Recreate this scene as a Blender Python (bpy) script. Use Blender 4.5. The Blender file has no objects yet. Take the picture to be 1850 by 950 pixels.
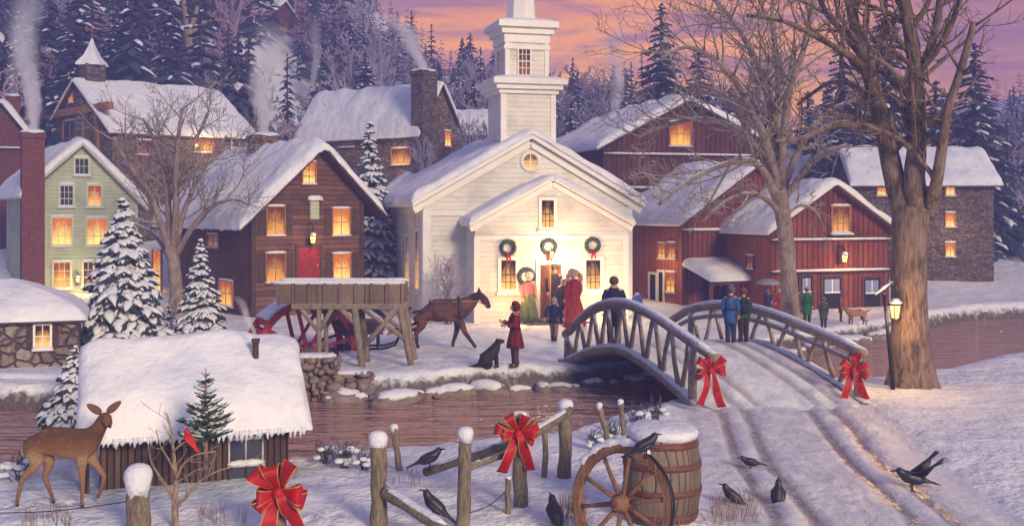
import bpy, bmesh, math, random
from mathutils import Vector, Matrix, noise
R = math.radians
scene = bpy.context.scene
COL = scene.collection
CAMZ, FPX, CX, HY = 3.6, 2000.0, 925.0, 378.0

def at(px, py, Y):
    return Vector(((px-CX)*Y/FPX, Y, CAMZ-(py-HY)*Y/FPX))

def lerp(a, b, t): return a+(b-a)*t
def clamp(x, a=0.0, b=1.0): return max(a, min(b, x))
def sstep(a, b, x):
    t = clamp((x-a)/(b-a)); return t*t*(3-2*t)
def pl(pts, x):
    if x <= pts[0][0]: return pts[0][1]
    for (a, va), (b, vb) in zip(pts, pts[1:]):
        if x <= b: return lerp(va, vb, (x-a)/(b-a))
    return pts[-1][1]
def fbm(x, y, z=0.0, o=3):
    s, a, t = 0, 1, 0
    for i in range(o):
        s += a*noise.noise(Vector((x, y, z+7.3*i))); t += a; a *= .5; x *= 2.03; y *= 2.03
    return s/t

# ---------------------------------------------------------------- objects
def tag(o, label=None, cat=None, group=None, kind=None):
    if label: o['label'] = label
    if cat: o['category'] = cat
    if group: o['group'] = group
    if kind: o['kind'] = kind
    return o
def thing(name, label, cat, loc=(0, 0, 0), rz=0.0, group=None):
    o = bpy.data.objects.new(name, None); COL.objects.link(o)
    o.location = loc; o.rotation_euler = (0, 0, rz); o.empty_display_size = .2
    return tag(o, label, cat, group)
def copy_tree(o, parent=None):
    c = o.copy(); COL.objects.link(c)
    if parent is not None: c.parent = parent
    for ch in list(o.children): copy_tree(ch, c)
    return c

class MB:
    def __init__(self):
        self.v, self.f, self.m, self.cur = [], [], [], 0
    def slot(self, i): self.cur = i; return self
    def add(self, vs, fs):
        b = len(self.v); self.v.extend([tuple(p) for p in vs])
        for f in fs:
            self.f.append(tuple(b+i for i in f)); self.m.append(self.cur)
        return self
    def box(self, x0, x1, y0, y1, z0, z1):
        return self.add([(x0,y0,z0),(x1,y0,z0),(x1,y1,z0),(x0,y1,z0),(x0,y0,z1),(x1,y0,z1),(x1,y1,z1),(x0,y1,z1)],
            [(3,2,1,0),(4,5,6,7),(0,1,5,4),(1,2,6,5),(2,3,7,6),(3,0,4,7)])
    def prism(self, poly, y0, y1):           # polygon in x,z extruded along y
        n = len(poly)
        vs = [(x, y0, z) for x, z in poly]+[(x, y1, z) for x, z in poly]
        fs = [tuple(range(n)), tuple(range(2*n-1, n-1, -1))]+[(i, i+n, (i+1) % n+n, (i+1) % n) for i in range(n)]
        return self.add(vs, fs)
    def bar(self, a, b, w, d=None, up=(0, 0, 1)):   # rectangular beam
        a, b = Vector(a), Vector(b); d = d or w
        t = (b-a).normalized(); u = Vector(up)
        if abs(t.dot(u)) > .95: u = Vector((0, 1, 0))
        s = t.cross(u).normalized(); u = s.cross(t)
        vs = []
        for p in (a, b):
            for i, j in ((-1,-1),(1,-1),(1,1),(-1,1)): vs.append(p+s*(w/2*i)+u*(d/2*j))
        return self.add(vs, [(3,2,1,0),(4,5,6,7),(0,1,5,4),(1,2,6,5),(2,3,7,6),(3,0,4,7)])
    def tube(self, pts, rad, n=8, cap=True, squash=1.0, lump=0.0, rng=None):
        pts = [Vector(p) for p in pts]
        if not hasattr(rad, '__len__'): rad = [rad]*len(pts)
        T = []
        for i in range(len(pts)):
            d = pts[min(i+1, len(pts)-1)]-pts[max(i-1, 0)]
            T.append(d.normalized() if d.length > 1e-9 else Vector((0, 0, 1)))
        ref = Vector((0, 0, 1)) if abs(T[0].z) < .9 else Vector((0, 1, 0))
        s = T[0].cross(ref).normalized()
        vs = []
        for i, p in enumerate(pts):
            s = (s-T[i]*s.dot(T[i]))
            if s.length < 1e-6: s = T[i].orthogonal()
            s.normalize(); u = s.cross(T[i])
            for k in range(n):
                a = 2*math.pi*k/n; r = rad[i]
                if lump: r *= 1+lump*((rng or random).random()-.5)
                vs.append(p+s*(math.cos(a)*r)+u*(math.sin(a)*r*squash))
        fs = []
        for i in range(len(pts)-1):
            for k in range(n):
                fs.append((i*n+k, i*n+(k+1) % n, (i+1)*n+(k+1) % n, (i+1)*n+k))
        if cap:
            fs.append(tuple(range(n-1, -1, -1))); e = (len(pts)-1)*n; fs.append(tuple(range(e, e+n)))
        return self.add(vs, fs)
    def lathe(self, prof, n=16, c=(0, 0, 0), sx=1.0, sy=1.0):
        vs, fs = [], []
        for r, z in prof:
            for k in range(n):
                a = 2*math.pi*k/n; vs.append((c[0]+math.cos(a)*r*sx, c[1]+math.sin(a)*r*sy, c[2]+z))
        for i in range(len(prof)-1):
            for k in range(n): fs.append((i*n+k, i*n+(k+1) % n, (i+1)*n+(k+1) % n, (i+1)*n+k))
        fs.append(tuple(range(n-1, -1, -1))); e = (len(prof)-1)*n; fs.append(tuple(range(e, e+n)))
        return self.add(vs, fs)
    def ball(self, c, r, n=10, m=7, jitter=0.0, rng=None):
        if not hasattr(r, '__len__'): r = (r, r, r)
        c = Vector(c); vs = [c+Vector((0, 0, -r[2]))]; fs = []
        for i in range(1, m):
            t = math.pi*i/m
            for k in range(n):
                a = 2*math.pi*k/n; q = 1+(jitter*((rng or random).random()-.5) if jitter else 0)
                vs.append(c+Vector((math.cos(a)*math.sin(t)*r[0]*q, math.sin(a)*math.sin(t)*r[1]*q, -math.cos(t)*r[2]*q)))
        vs.append(c+Vector((0, 0, r[2]))); L = len(vs)-1
        for k in range(n):
            fs.append((0, 1+(k+1) % n, 1+k)); fs.append((L, 1+(m-2)*n+k, 1+(m-2)*n+(k+1) % n))
        for i in range(m-2):
            for k in range(n): fs.append((1+i*n+k, 1+i*n+(k+1) % n, 1+(i+1)*n+(k+1) % n, 1+(i+1)*n+k))
        return self.add(vs, fs)
    def torus(self, c, Rr, r, axis='y', n=32, m=8, a0=0, a1=2*math.pi, ry=None):
        pts = []
        full = abs(a1-a0-2*math.pi) < 1e-6
        N = n if full else n+1
        vs, fs = [], []
        for i in range(N):
            a = a0+(a1-a0)*i/n; cr, sr = math.cos(a), math.sin(a)
            for k in range(m):
                b = 2*math.pi*k/m; q = Rr+r*math.cos(b); w = (ry or r)*math.sin(b)
                p = {'y': (cr*q, w, sr*q), 'x': (w, cr*q, sr*q), 'z': (cr*q, sr*q, w)}[axis]
                vs.append((c[0]+p[0], c[1]+p[1], c[2]+p[2]))
        for i in range(n):
            j = (i+1) % N
            for k in range(m): fs.append((i*m+k, i*m+(k+1) % m, j*m+(k+1) % m, j*m+k))
        if not full:
            fs.append(tuple(range(m))); fs.append(tuple(range((N-1)*m, N*m)))
        return self.add(vs, fs)
    def loft(self, rings, n=12, cap=True):     # rings: (cx,cy,cz,rx,ry)
        vs, fs = [], []
        for cx, cy, cz, rx, ry in rings:
            for k in range(n):
                a = 2*math.pi*k/n; vs.append((cx+math.cos(a)*rx, cy+math.sin(a)*ry, cz))
        for i in range(len(rings)-1):
            for k in range(n): fs.append((i*n+k, i*n+(k+1) % n, (i+1)*n+(k+1) % n, (i+1)*n+k))
        if cap:
            fs.append(tuple(range(n-1, -1, -1))); e = (len(rings)-1)*n; fs.append(tuple(range(e, e+n)))
        return self.add(vs, fs)
    def grid(self, nu, nv, fn):
        vs = [fn(i/nu, j/nv) for j in range(nv+1) for i in range(nu+1)]
        w = nu+1
        return self.add(vs, [(j*w+i, j*w+i+1, (j+1)*w+i+1, (j+1)*w+i) for j in range(nv) for i in range(nu)])
    def mesh(self, name, mats):
        me = bpy.data.meshes.new(name); me.from_pydata(self.v, [], self.f)
        if not isinstance(mats, (list, tuple)): mats = [mats]
        for m in mats: me.materials.append(m)
        if len(mats) > 1: me.polygons.foreach_set('material_index', self.m)
        return me
    def build(self, name, mats, parent=None, smooth=False, fix=True):
        me = self.mesh(name, mats)
        if fix:
            b = bmesh.new(); b.from_mesh(me); bmesh.ops.recalc_face_normals(b, faces=b.faces); b.to_mesh(me); b.free()
        if smooth: me.polygons.foreach_set('use_smooth', [True]*len(me.polygons))
        o = bpy.data.objects.new(name, me); COL.objects.link(o)
        if parent is not None: o.parent = parent
        return o

def skin_mesh(verts, edges, root=0, sub=2):
    """verts: (x,y,z,rx[,ry]); returns evaluated mesh grown over the skeleton"""
    me = bpy.data.meshes.new('skin'); me.from_pydata([v[:3] for v in verts], edges, [])
    o = bpy.data.objects.new('skin', me); COL.objects.link(o)
    mod = o.modifiers.new('s', 'SKIN'); mod.use_smooth_shade = True
    for i, v in enumerate(verts):
        d = me.skin_vertices[0].data[i]
        d.radius = (v[3], v[4] if len(v) > 4 else v[3]); d.use_root = (i == root)
    if sub:
        m2 = o.modifiers.new('u', 'SUBSURF'); m2.levels = sub; m2.render_levels = sub
    dg = bpy.context.evaluated_depsgraph_get()
    ev = o.evaluated_get(dg); out = bpy.data.meshes.new_from_object(ev, depsgraph=dg)
    bpy.data.objects.remove(o); bpy.data.meshes.remove(me)
    return out
def mesh_to_mb(mb, me):
    return mb.add([v.co[:] for v in me.vertices], [tuple(p.vertices) for p in me.polygons])

# ---------------------------------------------------------------- materials
class NT:
    def __init__(s, name):
        s.mat = bpy.data.materials.new(name); s.mat.use_nodes = True
        s.t = s.mat.node_tree; s.t.nodes.clear()
        s.out = s.n('ShaderNodeOutputMaterial')
    def n(s, typ, ins=None, **kw):
        nd = s.t.nodes.new(typ)
        for k, v in kw.items(): setattr(nd, k, v)
        for k, v in (ins or {}).items(): s.set(nd.inputs[k], v)
        return nd
    def set(s, sock, v):
        if isinstance(v, bpy.types.NodeSocket): s.t.links.new(v, sock)
        elif hasattr(v, 'outputs'): s.t.links.new(v.outputs[0], sock)
        else:
            if hasattr(sock.default_value, '__len__') and hasattr(v, '__len__') and len(sock.default_value) == 4 and len(v) == 3: v = (*v, 1)
            sock.default_value = v
    def math(s, op, a, b=0.0, c=None, cl=False):
        nd = s.n('ShaderNodeMath', operation=op, use_clamp=cl); s.set(nd.inputs[0], a); s.set(nd.inputs[1], b)
        if c is not None: s.set(nd.inputs[2], c)
        return nd.outputs[0]
    def mix(s, f, a, b, typ='MIX'):
        nd = s.n('ShaderNodeMix', data_type='RGBA', blend_type=typ)
        s.set(nd.inputs[0], f); s.set(nd.inputs[6], a); s.set(nd.inputs[7], b); return nd.outputs[2]
    def ramp(s, f, stops):
        nd = s.n('ShaderNodeValToRGB'); e = nd.color_ramp.elements
        while len(e) < len(stops): e.new(.5)
        for el, (p, c) in zip(e, stops):
            el.position = p; el.color = (*c, 1) if hasattr(c, '__len__') else (c, c, c, 1)
        s.set(nd.inputs[0], f); return nd.outputs[0]
    def rng(s, v, a, b, c=0.0, d=1.0):
        nd = s.n('ShaderNodeMapRange', interpolation_type='SMOOTHSTEP'); s.set(nd.inputs[0], v)
        for i, q in enumerate((a, b, c, d)): s.set(nd.inputs[i+1], q)
        return nd.outputs[0]
    def obj(s): return s.n('ShaderNodeTexCoord').outputs['Object']
    def mapv(s, v, scale=(1, 1, 1), rot=(0, 0, 0), loc=(0, 0, 0)):
        return s.n('ShaderNodeMapping', {'Vector': v, 'Scale': scale, 'Rotation': rot, 'Location': loc}).outputs[0]
    def noise(s, v, scale, detail=4.0, rough=.55, dist=0.0):
        return s.n('ShaderNodeTexNoise', {'Vector': v, 'Scale': scale, 'Detail': detail, 'Roughness': rough, 'Distortion': dist}).outputs[0]
    def bump(s, h, dist=.02, strength=1.0, prev=None):
        i = {'Height': h, 'Distance': dist, 'Strength': strength}
        if prev is not None: i['Normal'] = prev
        return s.n('ShaderNodeBump', i).outputs[0]
    def bsdf(s, color, rough=.7, normal=None, spec=.3, metal=0.0, **kw):
        i = {'Base Color': color, 'Roughness': rough, 'Specular IOR Level': spec, 'Metallic': metal}
        if normal is not None: i['Normal'] = normal
        i.update({k.replace('_', ' '): v for k, v in kw.items()})
        b = s.n('ShaderNodeBsdfPrincipled', i); s.t.links.new(b.outputs[0], s.out.inputs[0]); return s.mat
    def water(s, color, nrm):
        d = s.n('ShaderNodeBsdfDiffuse', {'Color': color, 'Normal': nrm}); g = s.n('ShaderNodeBsdfGlossy', {'Color': (1.0, .82, .62), 'Roughness': .08, 'Normal': nrm})  # warm gloss tint stands in for the orange sky reflection
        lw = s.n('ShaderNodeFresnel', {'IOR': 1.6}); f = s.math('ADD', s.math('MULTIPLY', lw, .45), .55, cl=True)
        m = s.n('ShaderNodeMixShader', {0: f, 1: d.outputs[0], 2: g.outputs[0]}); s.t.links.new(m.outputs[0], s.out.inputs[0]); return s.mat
    def xyz(s, v):
        return s.n('ShaderNodeSeparateXYZ', {0: v}).outputs

def hsvary(c, k): return tuple(x*k for x in c)

def m_plain(name, c, rough=.7, var=.25, scale=6.0, bump=.004, spec=.3, metal=0.0):
    t = NT(name); o = t.obj(); n = t.noise(o, scale, 5)
    col = t.mix(t.rng(n, .3, .7), hsvary(c, 1-var), hsvary(c, 1+var))
    return t.bsdf(col, rough, t.bump(t.noise(o, scale*5, 4), bump), spec, metal)

def m_snow(name, c=(.80, .80, .84), c2=(.70, .71, .79), scale=1.2, b=.05):
    t = NT(name); o = t.obj()
    col = t.mix(t.rng(t.noise(o, scale, 4), .35, .7), c, c2)
    h = t.math('ADD', t.noise(o, scale*2.2, 4), t.math('MULTIPLY', t.noise(o, scale*12, 3), .08))
    return t.bsdf(col, .62, t.bump(h, b*1.6), .25, Subsurface_Weight=0.0)

def m_planks(name, c1, c2, gap, width, axis='v', grain=1.0, gapw=.1, relief=.02):
    """boards in object space: axis v = vertical boards, h = horizontal boards, lap relief"""
    t = NT(name); o = t.obj(); x, y, z = t.xyz(o)
    u = t.math('ADD', x, y)
    a = u if axis == 'v' else z
    q = t.math('DIVIDE', a, width); cell = t.math('FLOOR', q); fr = t.math('FRACT', q)
    wn = t.n('ShaderNodeTexWhiteNoise', {'W': cell}, noise_dimensions='1D').outputs['Value']
    sc = (9, 9, 1.2) if axis == 'v' else (1.2, 1.2, 14)
    g = t.noise(t.mapv(o, sc), 3.0*grain, 6, .65, .4)
    f = t.math('ADD', t.math('MULTIPLY', wn, .55), t.math('MULTIPLY', t.rng(g, .3, .72), .55), cl=True)
    col = t.mix(f, c1, c2)
    col = t.mix(t.rng(t.noise(o, .9, 5, .65), .42, .68, 0, .6), col, hsvary(c1, .62))
    col = t.mix(t.rng(t.noise(t.mapv(o, (3, 3, .5)), 1.6, 5, .7), .55, .72, 0, .4), col, hsvary(c2, 1.12))
    edge = t.math('MINIMUM', fr, t.math('SUBTRACT', 1.0, fr))
    if axis == 'h':
        gm = t.rng(fr, 0.0, gapw, 1, 0); lap = t.math('SUBTRACT', 1.0, fr)
    else:
        gm = t.rng(edge, 0.0, gapw*.6, 1, 0); lap = t.rng(edge, 0, gapw)
    col = t.mix(gm, col, gap)
    nb = t.bump(lap, relief); nb = t.bump(g, .006, 1, nb)
    return t.bsdf(col, .78, nb, .2)

def m_stone(name, c1, c2, c3, mortar, scale=3.0, relief=.05, flat=1.5):
    t = NT(name); o = t.obj()
    w = t.n('ShaderNodeVectorMath', {0: o, 1: t.n('ShaderNodeVectorMath', {0: t.n('ShaderNodeTexNoise', {'Vector': o, 'Scale': 2.5}).outputs[1], 'Scale': .22}, operation='SCALE').outputs[0]}, operation='ADD').outputs[0]
    v = t.mapv(w, (1, 1, flat))
    vo = t.n('ShaderNodeTexVoronoi', {'Vector': v, 'Scale': scale})
    ve = t.n('ShaderNodeTexVoronoi', {'Vector': v, 'Scale': scale}, feature='DISTANCE_TO_EDGE').outputs[0]
    r = t.n('ShaderNodeSeparateColor', {0: vo.outputs['Color']}).outputs[0]
    col = t.ramp(r, [(0, c1), (.5, c2), (1, c3)])
    n = t.noise(o, scale*4, 5)
    col = t.mix(t.rng(n, .3, .7, 0, .5), col, hsvary(c1, .5))
    mk = t.rng(ve, .0, .06)
    col = t.mix(mk, mortar, col)
    h = t.math('ADD', t.rng(ve, 0, .16), t.math('MULTIPLY', n, .3))
    return t.bsdf(col, .85, t.bump(h, relief), .2)

def m_brick(name, c1, c2, mortar, s=1.0):
    t = NT(name); o = t.obj(); x, y, z = t.xyz(o)
    v = t.n('ShaderNodeCombineXYZ', {0: t.math('ADD', x, y), 1: z}).outputs[0]
    b = t.n('ShaderNodeTexBrick', {'Vector': v, 'Color1': c1, 'Color2': c2, 'Mortar': mortar, 'Scale': s, 'Mortar Size': .012, 'Brick Width': .24, 'Row Height': .085, 'Bias': .0})
    n = t.noise(o, 9, 5)
    col = t.mix(t.rng(n, .35, .7, 0, .6), b.outputs[0], hsvary(c1, .45))
    h = t.math('SUBTRACT', t.math('MULTIPLY', n, .4), b.outputs['Fac'])
    return t.bsdf(col, .85, t.bump(h, .015), .2)

def m_bark(name, c1, c2, snow=.55, scale=1.0, snowc=(.78, .77, .82)):
    t = NT(name); o = t.obj()
    v = t.mapv(o, (7*scale, 7*scale, 1.3*scale))
    n = t.noise(v, 2.2, 7, .68, .6)
    col = t.mix(t.rng(n, .32, .68), c1, c2)
    col = t.mix(t.rng(t.noise(o, 1.7*scale, 3), .4, .7, 0, .5), col, hsvary(c2, 1.15))
    nz = t.xyz(t.n('ShaderNodeNewGeometry').outputs['Normal'])[2]
    sn = t.rng(t.math('ADD', nz, t.math('MULTIPLY', t.noise(o, 4*scale, 3), .5)), snow+.2, snow+.45)
    nb = t.bump(n, .05/scale)
    col = t.mix(sn, col, snowc)
    return t.bsdf(col, .85, nb, .15)

def m_lit(name, top, bot, strength, h0=-.4, h1=.4):
    """warm lit glass: lamp glow low in the room, curtains darker above"""
    t = NT(name); g = t.n('ShaderNodeTexCoord').outputs['Generated']; o = t.obj()
    x, y, z = t.xyz(g)
    n = t.noise(t.mapv(o, (5, 5, 2)), 2.4, 4, .6)
    ax = t.math('ADD', t.math('ABSOLUTE', t.math('SUBTRACT', x, .5)), t.math('ABSOLUTE', t.math('SUBTRACT', y, .5)))
    f = t.math('ADD', t.math('ADD', t.math('MULTIPLY_ADD', z, 1.35, -.12), t.math('MULTIPLY', t.math('SUBTRACT', ax, .72), .8)), t.math('MULTIPLY', t.math('SUBTRACT', n, .5), 1.1), cl=True)
    col = t.mix(f, bot, top)
    e = t.n('ShaderNodeEmission', {0: col, 1: strength})
    gl = t.n('ShaderNodeBsdfGlossy', {'Roughness': .08, 'Color': (.8, .8, .9)})
    fr = t.n('ShaderNodeFresnel', {0: 1.3})
    mx = t.n('ShaderNodeMixShader', {0: fr.outputs[0], 1: e.outputs[0], 2: gl.outputs[0]})
    t.t.links.new(mx.outputs[0], t.out.inputs[0]); return t.mat
def m_emit(name, c, s):
    t = NT(name); e = t.n('ShaderNodeEmission', {0: c, 1: s}); t.t.links.new(e.outputs[0], t.out.inputs[0]); return t.mat

M = {}
M['snow'] = m_snow('snow', c=(.88,.88,.89), c2=(.76,.78,.85))
M['snow_roof'] = m_snow('snow_roof', (.88, .86, .87), (.72, .73, .81), .9, .07)
M['snow_small'] = m_snow('snow_small', scale=5, b=.02)
M['clap_white'] = m_planks('clap_white', (.79, .73, .63), (.87, .83, .74), (.52, .47, .41), .16, 'h', gapw=.12, relief=.02)
M['white'] = m_plain('white_paint', (.86, .82, .74), .5, .05, 3, .002)
M['clap_green'] = m_planks('clap_green', (.42, .47, .33), (.50, .54, .38), (.22, .26, .2), .15, 'h', gapw=.1, relief=.015)
M['green_trim'] = m_plain('green_trim', (.52, .55, .40), .6, .08, 4)
M['logs'] = m_planks('brown_boards', (.07, .032, .020), (.25, .12, .072), (.018, .009, .008), .17, 'h', gapw=.22, relief=.06)
M['brown_side'] = m_planks('brown_side', (.10, .04, .025), (.18, .075, .045), (.02, .01, .01), .2, 'v', gapw=.14, relief=.03)
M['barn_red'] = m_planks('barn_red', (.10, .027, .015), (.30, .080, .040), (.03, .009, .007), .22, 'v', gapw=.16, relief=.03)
M['barn_red_lit'] = m_planks('barn_red_lit', (.30, .085, .028), (.44, .13, .042), (.09, .025, .012), .22, 'v', gapw=.14, relief=.03)  # barn red boards with orange light put into their colour
M['barn_dark'] = m_planks('barn_dark', (.085, .03, .022), (.14, .05, .035), (.02, .01, .01), .24, 'v', gapw=.15, relief=.03)
M['trim_dark'] = m_plain('trim_dark', (.07, .035, .025), .7, .3, 7)
M['timber'] = m_plain('timber_orange', (.35, .15, .05), .7, .25, 7)
M['stone'] = m_stone('field_stone', (.15, .095, .06), (.30, .20, .125), (.40, .30, .21), (.06, .045, .04), 4.2, .05, 1.7)
M['stone_dark'] = m_stone('stone_dark', (.11, .08, .065), (.21, .15, .11), (.30, .23, .18), (.045, .035, .035), 4.6, .04, 2.0)
M['stone_lilac'] = m_stone('stone_cottage', (.16, .12, .10), (.33, .25, .20), (.42, .34, .31), (.06, .045, .04), 3.3, .09, 1.4)
M['brick'] = m_brick('red_brick', (.19, .045, .035), (.26, .065, .045), (.16, .11, .10), 1.0)
M['lit'] = m_lit('lit_window', (.30, .055, .008), (1.0, .46, .075), 1.2)
M['lit_warm'] = m_lit('lit_window_bright', (.45, .11, .014), (1.0, .58, .14), 1.45)
M['lit_low'] = m_lit('lit_window_red', (.035, .008, .007), (1.0, .48, .10), 1.3)
M['lit_soft'] = m_lit('lit_window_soft', (.16, .035, .008), (.85, .36, .06), 1.05)
M['lit_dim'] = m_lit('dim_window', (.10, .03, .02), (.40, .13, .05), .8)
def m_darkglass():
    t = NT('dark_glass'); o = t.obj()
    return t.bsdf(t.mix(t.noise(o, 3), (.02, .025, .04), (.06, .07, .11)), .12, None, .5)
M['dark'] = m_darkglass()
M['black'] = m_plain('black_void', (.012, .011, .014), .8, .2, 4)
M['iron'] = m_plain('black_iron', (.018, .018, .022), .45, .2, 20, .002, .5, .6)
M['old_wood'] = m_planks('old_wood', (.13, .10, .075), (.27, .215, .155), (.04, .03, .025), .4, 'v', gapw=.05, relief=.01)
def m_log(name, c1, c2, snow=.75):
    return m_bark(name, c1, c2, snow, 2.2)
M['post'] = m_log('weathered_post', (.10, .078, .055), (.30, .24, .165), .9)
M['bridge_wood'] = m_log('bridge_wood', (.17, .125, .09), (.42, .33, .24), .5)
M['trestle'] = m_log('trestle_wood', (.15, .11, .085), (.33, .255, .20), .7)
M['flume'] = m_planks('flume_boards', (.14, .10, .075), (.28, .205, .145), (.05, .035, .025), .55, 'v', gapw=.05, relief=.01)
M['wheel_red'] = m_plain('wheel_red', (.55, .055, .035), .6, .3, 5)
M['wheel_wood'] = m_log('wheel_wood', (.14, .062, .035), (.32, .17, .10), 1.4)
M['shed_wood'] = m_planks('shed_wood', (.05, .030, .024), (.17, .105, .080), (.015, .008, .008), .085, 'v', gapw=.2, relief=.02)
M['barrel'] = m_planks('barrel_staves', (.13, .095, .07), (.30, .225, .165), (.05, .03, .025), .09, 'v', gapw=.1, relief=.01)
M['hoop'] = m_plain('barrel_hoop', (.15, .055, .042), .55, .25, 9)
M['ribbon'] = m_plain('red_ribbon', (.40, .008, .008), .55, .3, 6, .004, .3)
M['ribbon_edge'] = m_plain('ribbon_gold', (.62, .33, .07), .35, .1, 5, .001, .5)
M['bark_big'] = m_bark('bark_big_tree', (.06, .04, .032), (.30, .21, .155), .85)
M['bark_mid'] = m_bark('bark_mid_tree', (.10, .068, .055), (.38, .29, .23), .62, 1.6)
M['bark_small'] = m_bark('bark_small_tree', (.14, .09, .065), (.42, .31, .22), .7, 3)
M['bark_far'] = m_bark('bark_far_tree', (.25, .16, .10), (.44, .32, .20), .9, 1)
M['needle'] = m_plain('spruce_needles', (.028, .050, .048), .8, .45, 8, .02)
M['needle_far'] = m_plain('far_needles', (.045, .06, .10), .85, .4, 2, .02)  # blue-violet mist is put into this needle colour
M['needle_green'] = m_plain('pine_needles', (.045, .085, .05), .8, .4, 8, .01)
M['frost'] = m_plain('frosted_twigs', (.36, .32, .42), .8, .25, 3)
M['frost_pink'] = m_plain('frosted_pink_twigs', (.40, .26, .34), .8, .25, 3)
M['dry_grass'] = m_plain('dry_grass', (.34, .22, .12), .8, .35, 4)
M['bush'] = m_plain('bush_twigs', (.10, .10, .15), .8, .4, 6)
M['rock'] = m_stone('river_rock', (.12, .10, .10), (.2, .17, .16), (.27, .23, .22), (.1, .08, .08), 1.2, .04, 1)
M['wreath'] = m_plain('wreath_green', (.05, .085, .075), .8, .5, 14, .02)
# ================================================================= LAND
WATER = -0.40
NEAR = [(-90, 16.4), (-12, 16.7), (-3, 17.2), (1, 19.0), (3.3, 22.4), (7.0, 24.8), (10, 26.2), (13, 29.0), (20, 35), (60, 42)]
FAR = [(-90, 21.0), (-9, 22.0), (-7.6, 22.3), (-7.2, 29.6), (-4.4, 29.6), (-4.1, 23.3), (-3, 23.4), (1, 24.7), (3.8, 26.6), (7, 30.0), (10.5, 33.6), (16.6, 40), (24, 42.5), (60, 48)]
RIDGE = [(-170, 52), (-100, 47), (-60, 45), (-36, 41), (-22, 33), (-10, 21), (2, 15.5), (16, 14.0), (34, 10.5), (52, 12), (72, 19), (110, 26), (170, 30)]
RISE = [(40, 0), (46, .015), (53, .05), (60, .11), (75, .27), (95, .58), (120, .82), (145, 1.0), (180, 1.0), (260, .9)]
ROADC = [(2, 4.6), (12, 4.1), (16, 4.25), (21, 4.9), (23, 4.3)]     # (Y, X centre)
ROADW = 1.62
_r = random.Random(31); PRINTS = []
for (ax, ay, bx, by, n_) in ((-7.4, 12.7, -5.3, 13.6, 9), (-3.4, 12.2, -.6, 13.9, 10), (.2, 12.6, 2.0, 15.2, 10), (1.9, 12.2, 2.6, 15.5, 10), (6.4, 12.4, 7.6, 15.8, 10)):
    for i in range(n_):
        for sg in (-1, 1): PRINTS.append((lerp(ax, bx, (i+.25*sg)/n_)+.09*sg+_r.uniform(-.03, .03), lerp(ay, by, (i+.25*sg)/n_)+_r.uniform(-.04, .04)))
def road_x(y): return pl(ROADC, y)
def land(x, y, detail=True):
    z = 0.0
    yn, yf = pl(NEAR, x), pl(FAR, x)
    if detail: w = .25*noise.noise(Vector((x*.7, 3.1, 0)))+.1*noise.noise(Vector((x*2.3, 1.1, 4)))
    else: w = 0
    ins = min(y-(yn+w), (yf-w)-y)            # >0 inside the channel
    if y > 34: z += pl(RISE, y)*pl(RIDGE, x)*1.0
    if y > 50: z += (1-abs(0))*1.6*fbm(x*.035, y*.035, 5)*sstep(50, 90, y)
    # foreground swell and drifts
    if y < 30:
        z += .10*fbm(x*.35, y*.35, 1)*sstep(4, 9, y)
        z += .16*sstep(-2, -7, x)*sstep(17, 12, y)*0
    else: z += .06*fbm(x*.3, y*.3, 2)
    z += .025*noise.noise(Vector((x*1.9, y*1.9, 0)))+(.018*noise.noise(Vector((x*4.5, y*4.5, 3))) if y < 40 else 0)
    if 23.5 < y < 37 and -7 < x < 5: z -= .035*max(0, noise.noise(Vector((x*2.6, y*2.2, 6))))*sstep(37, 34, y)
    if y < 16:
        for (a, b) in PRINTS:
            q = (x-a)**2+(y-b)**2
            if q < .05: z += -.055*math.exp(-q/.0045)+.018*math.exp(-(q**.5-.12)**2/.0012)
    # the far bank stands a little proud
    if y > yf-1.2: z += .10*sstep(2.6, .4, y-yf)*(1 if y > yf-.6 else .6)
    if y < yn+.5: z -= .07*sstep(1.8, 0, yn-y)
    if ins > -1.0:
        near_side = (y-yn) < (yf-y)
        wd = .95 if near_side else .34
        t = sstep(-wd, .45, ins)
        z = lerp(z, -1.0, t)
    # the road is worn a little into the snow
    if 2 < y < 23:
        d = abs(x-road_x(y))
        k = sstep(ROADW+.55, ROADW-.1, d)*sstep(23, 21.3, y)
        z = lerp(z, -.10 if ins < -.2 else z, k)
    return z
def hit(px, py, y0=5.0, y1=200.0, off=0.0):
    """point of the land seen through a picture position"""
    d = Vector(((px-CX)/FPX, 1, -(py-HY)/FPX)); y = y0
    while y < y1:
        p = d*y; p.z += CAMZ
        if p.z <= land(p.x, p.y)+off: break
        y += .02+y*.0008
    p.z = land(p.x, p.y)+off
    return p

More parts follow.
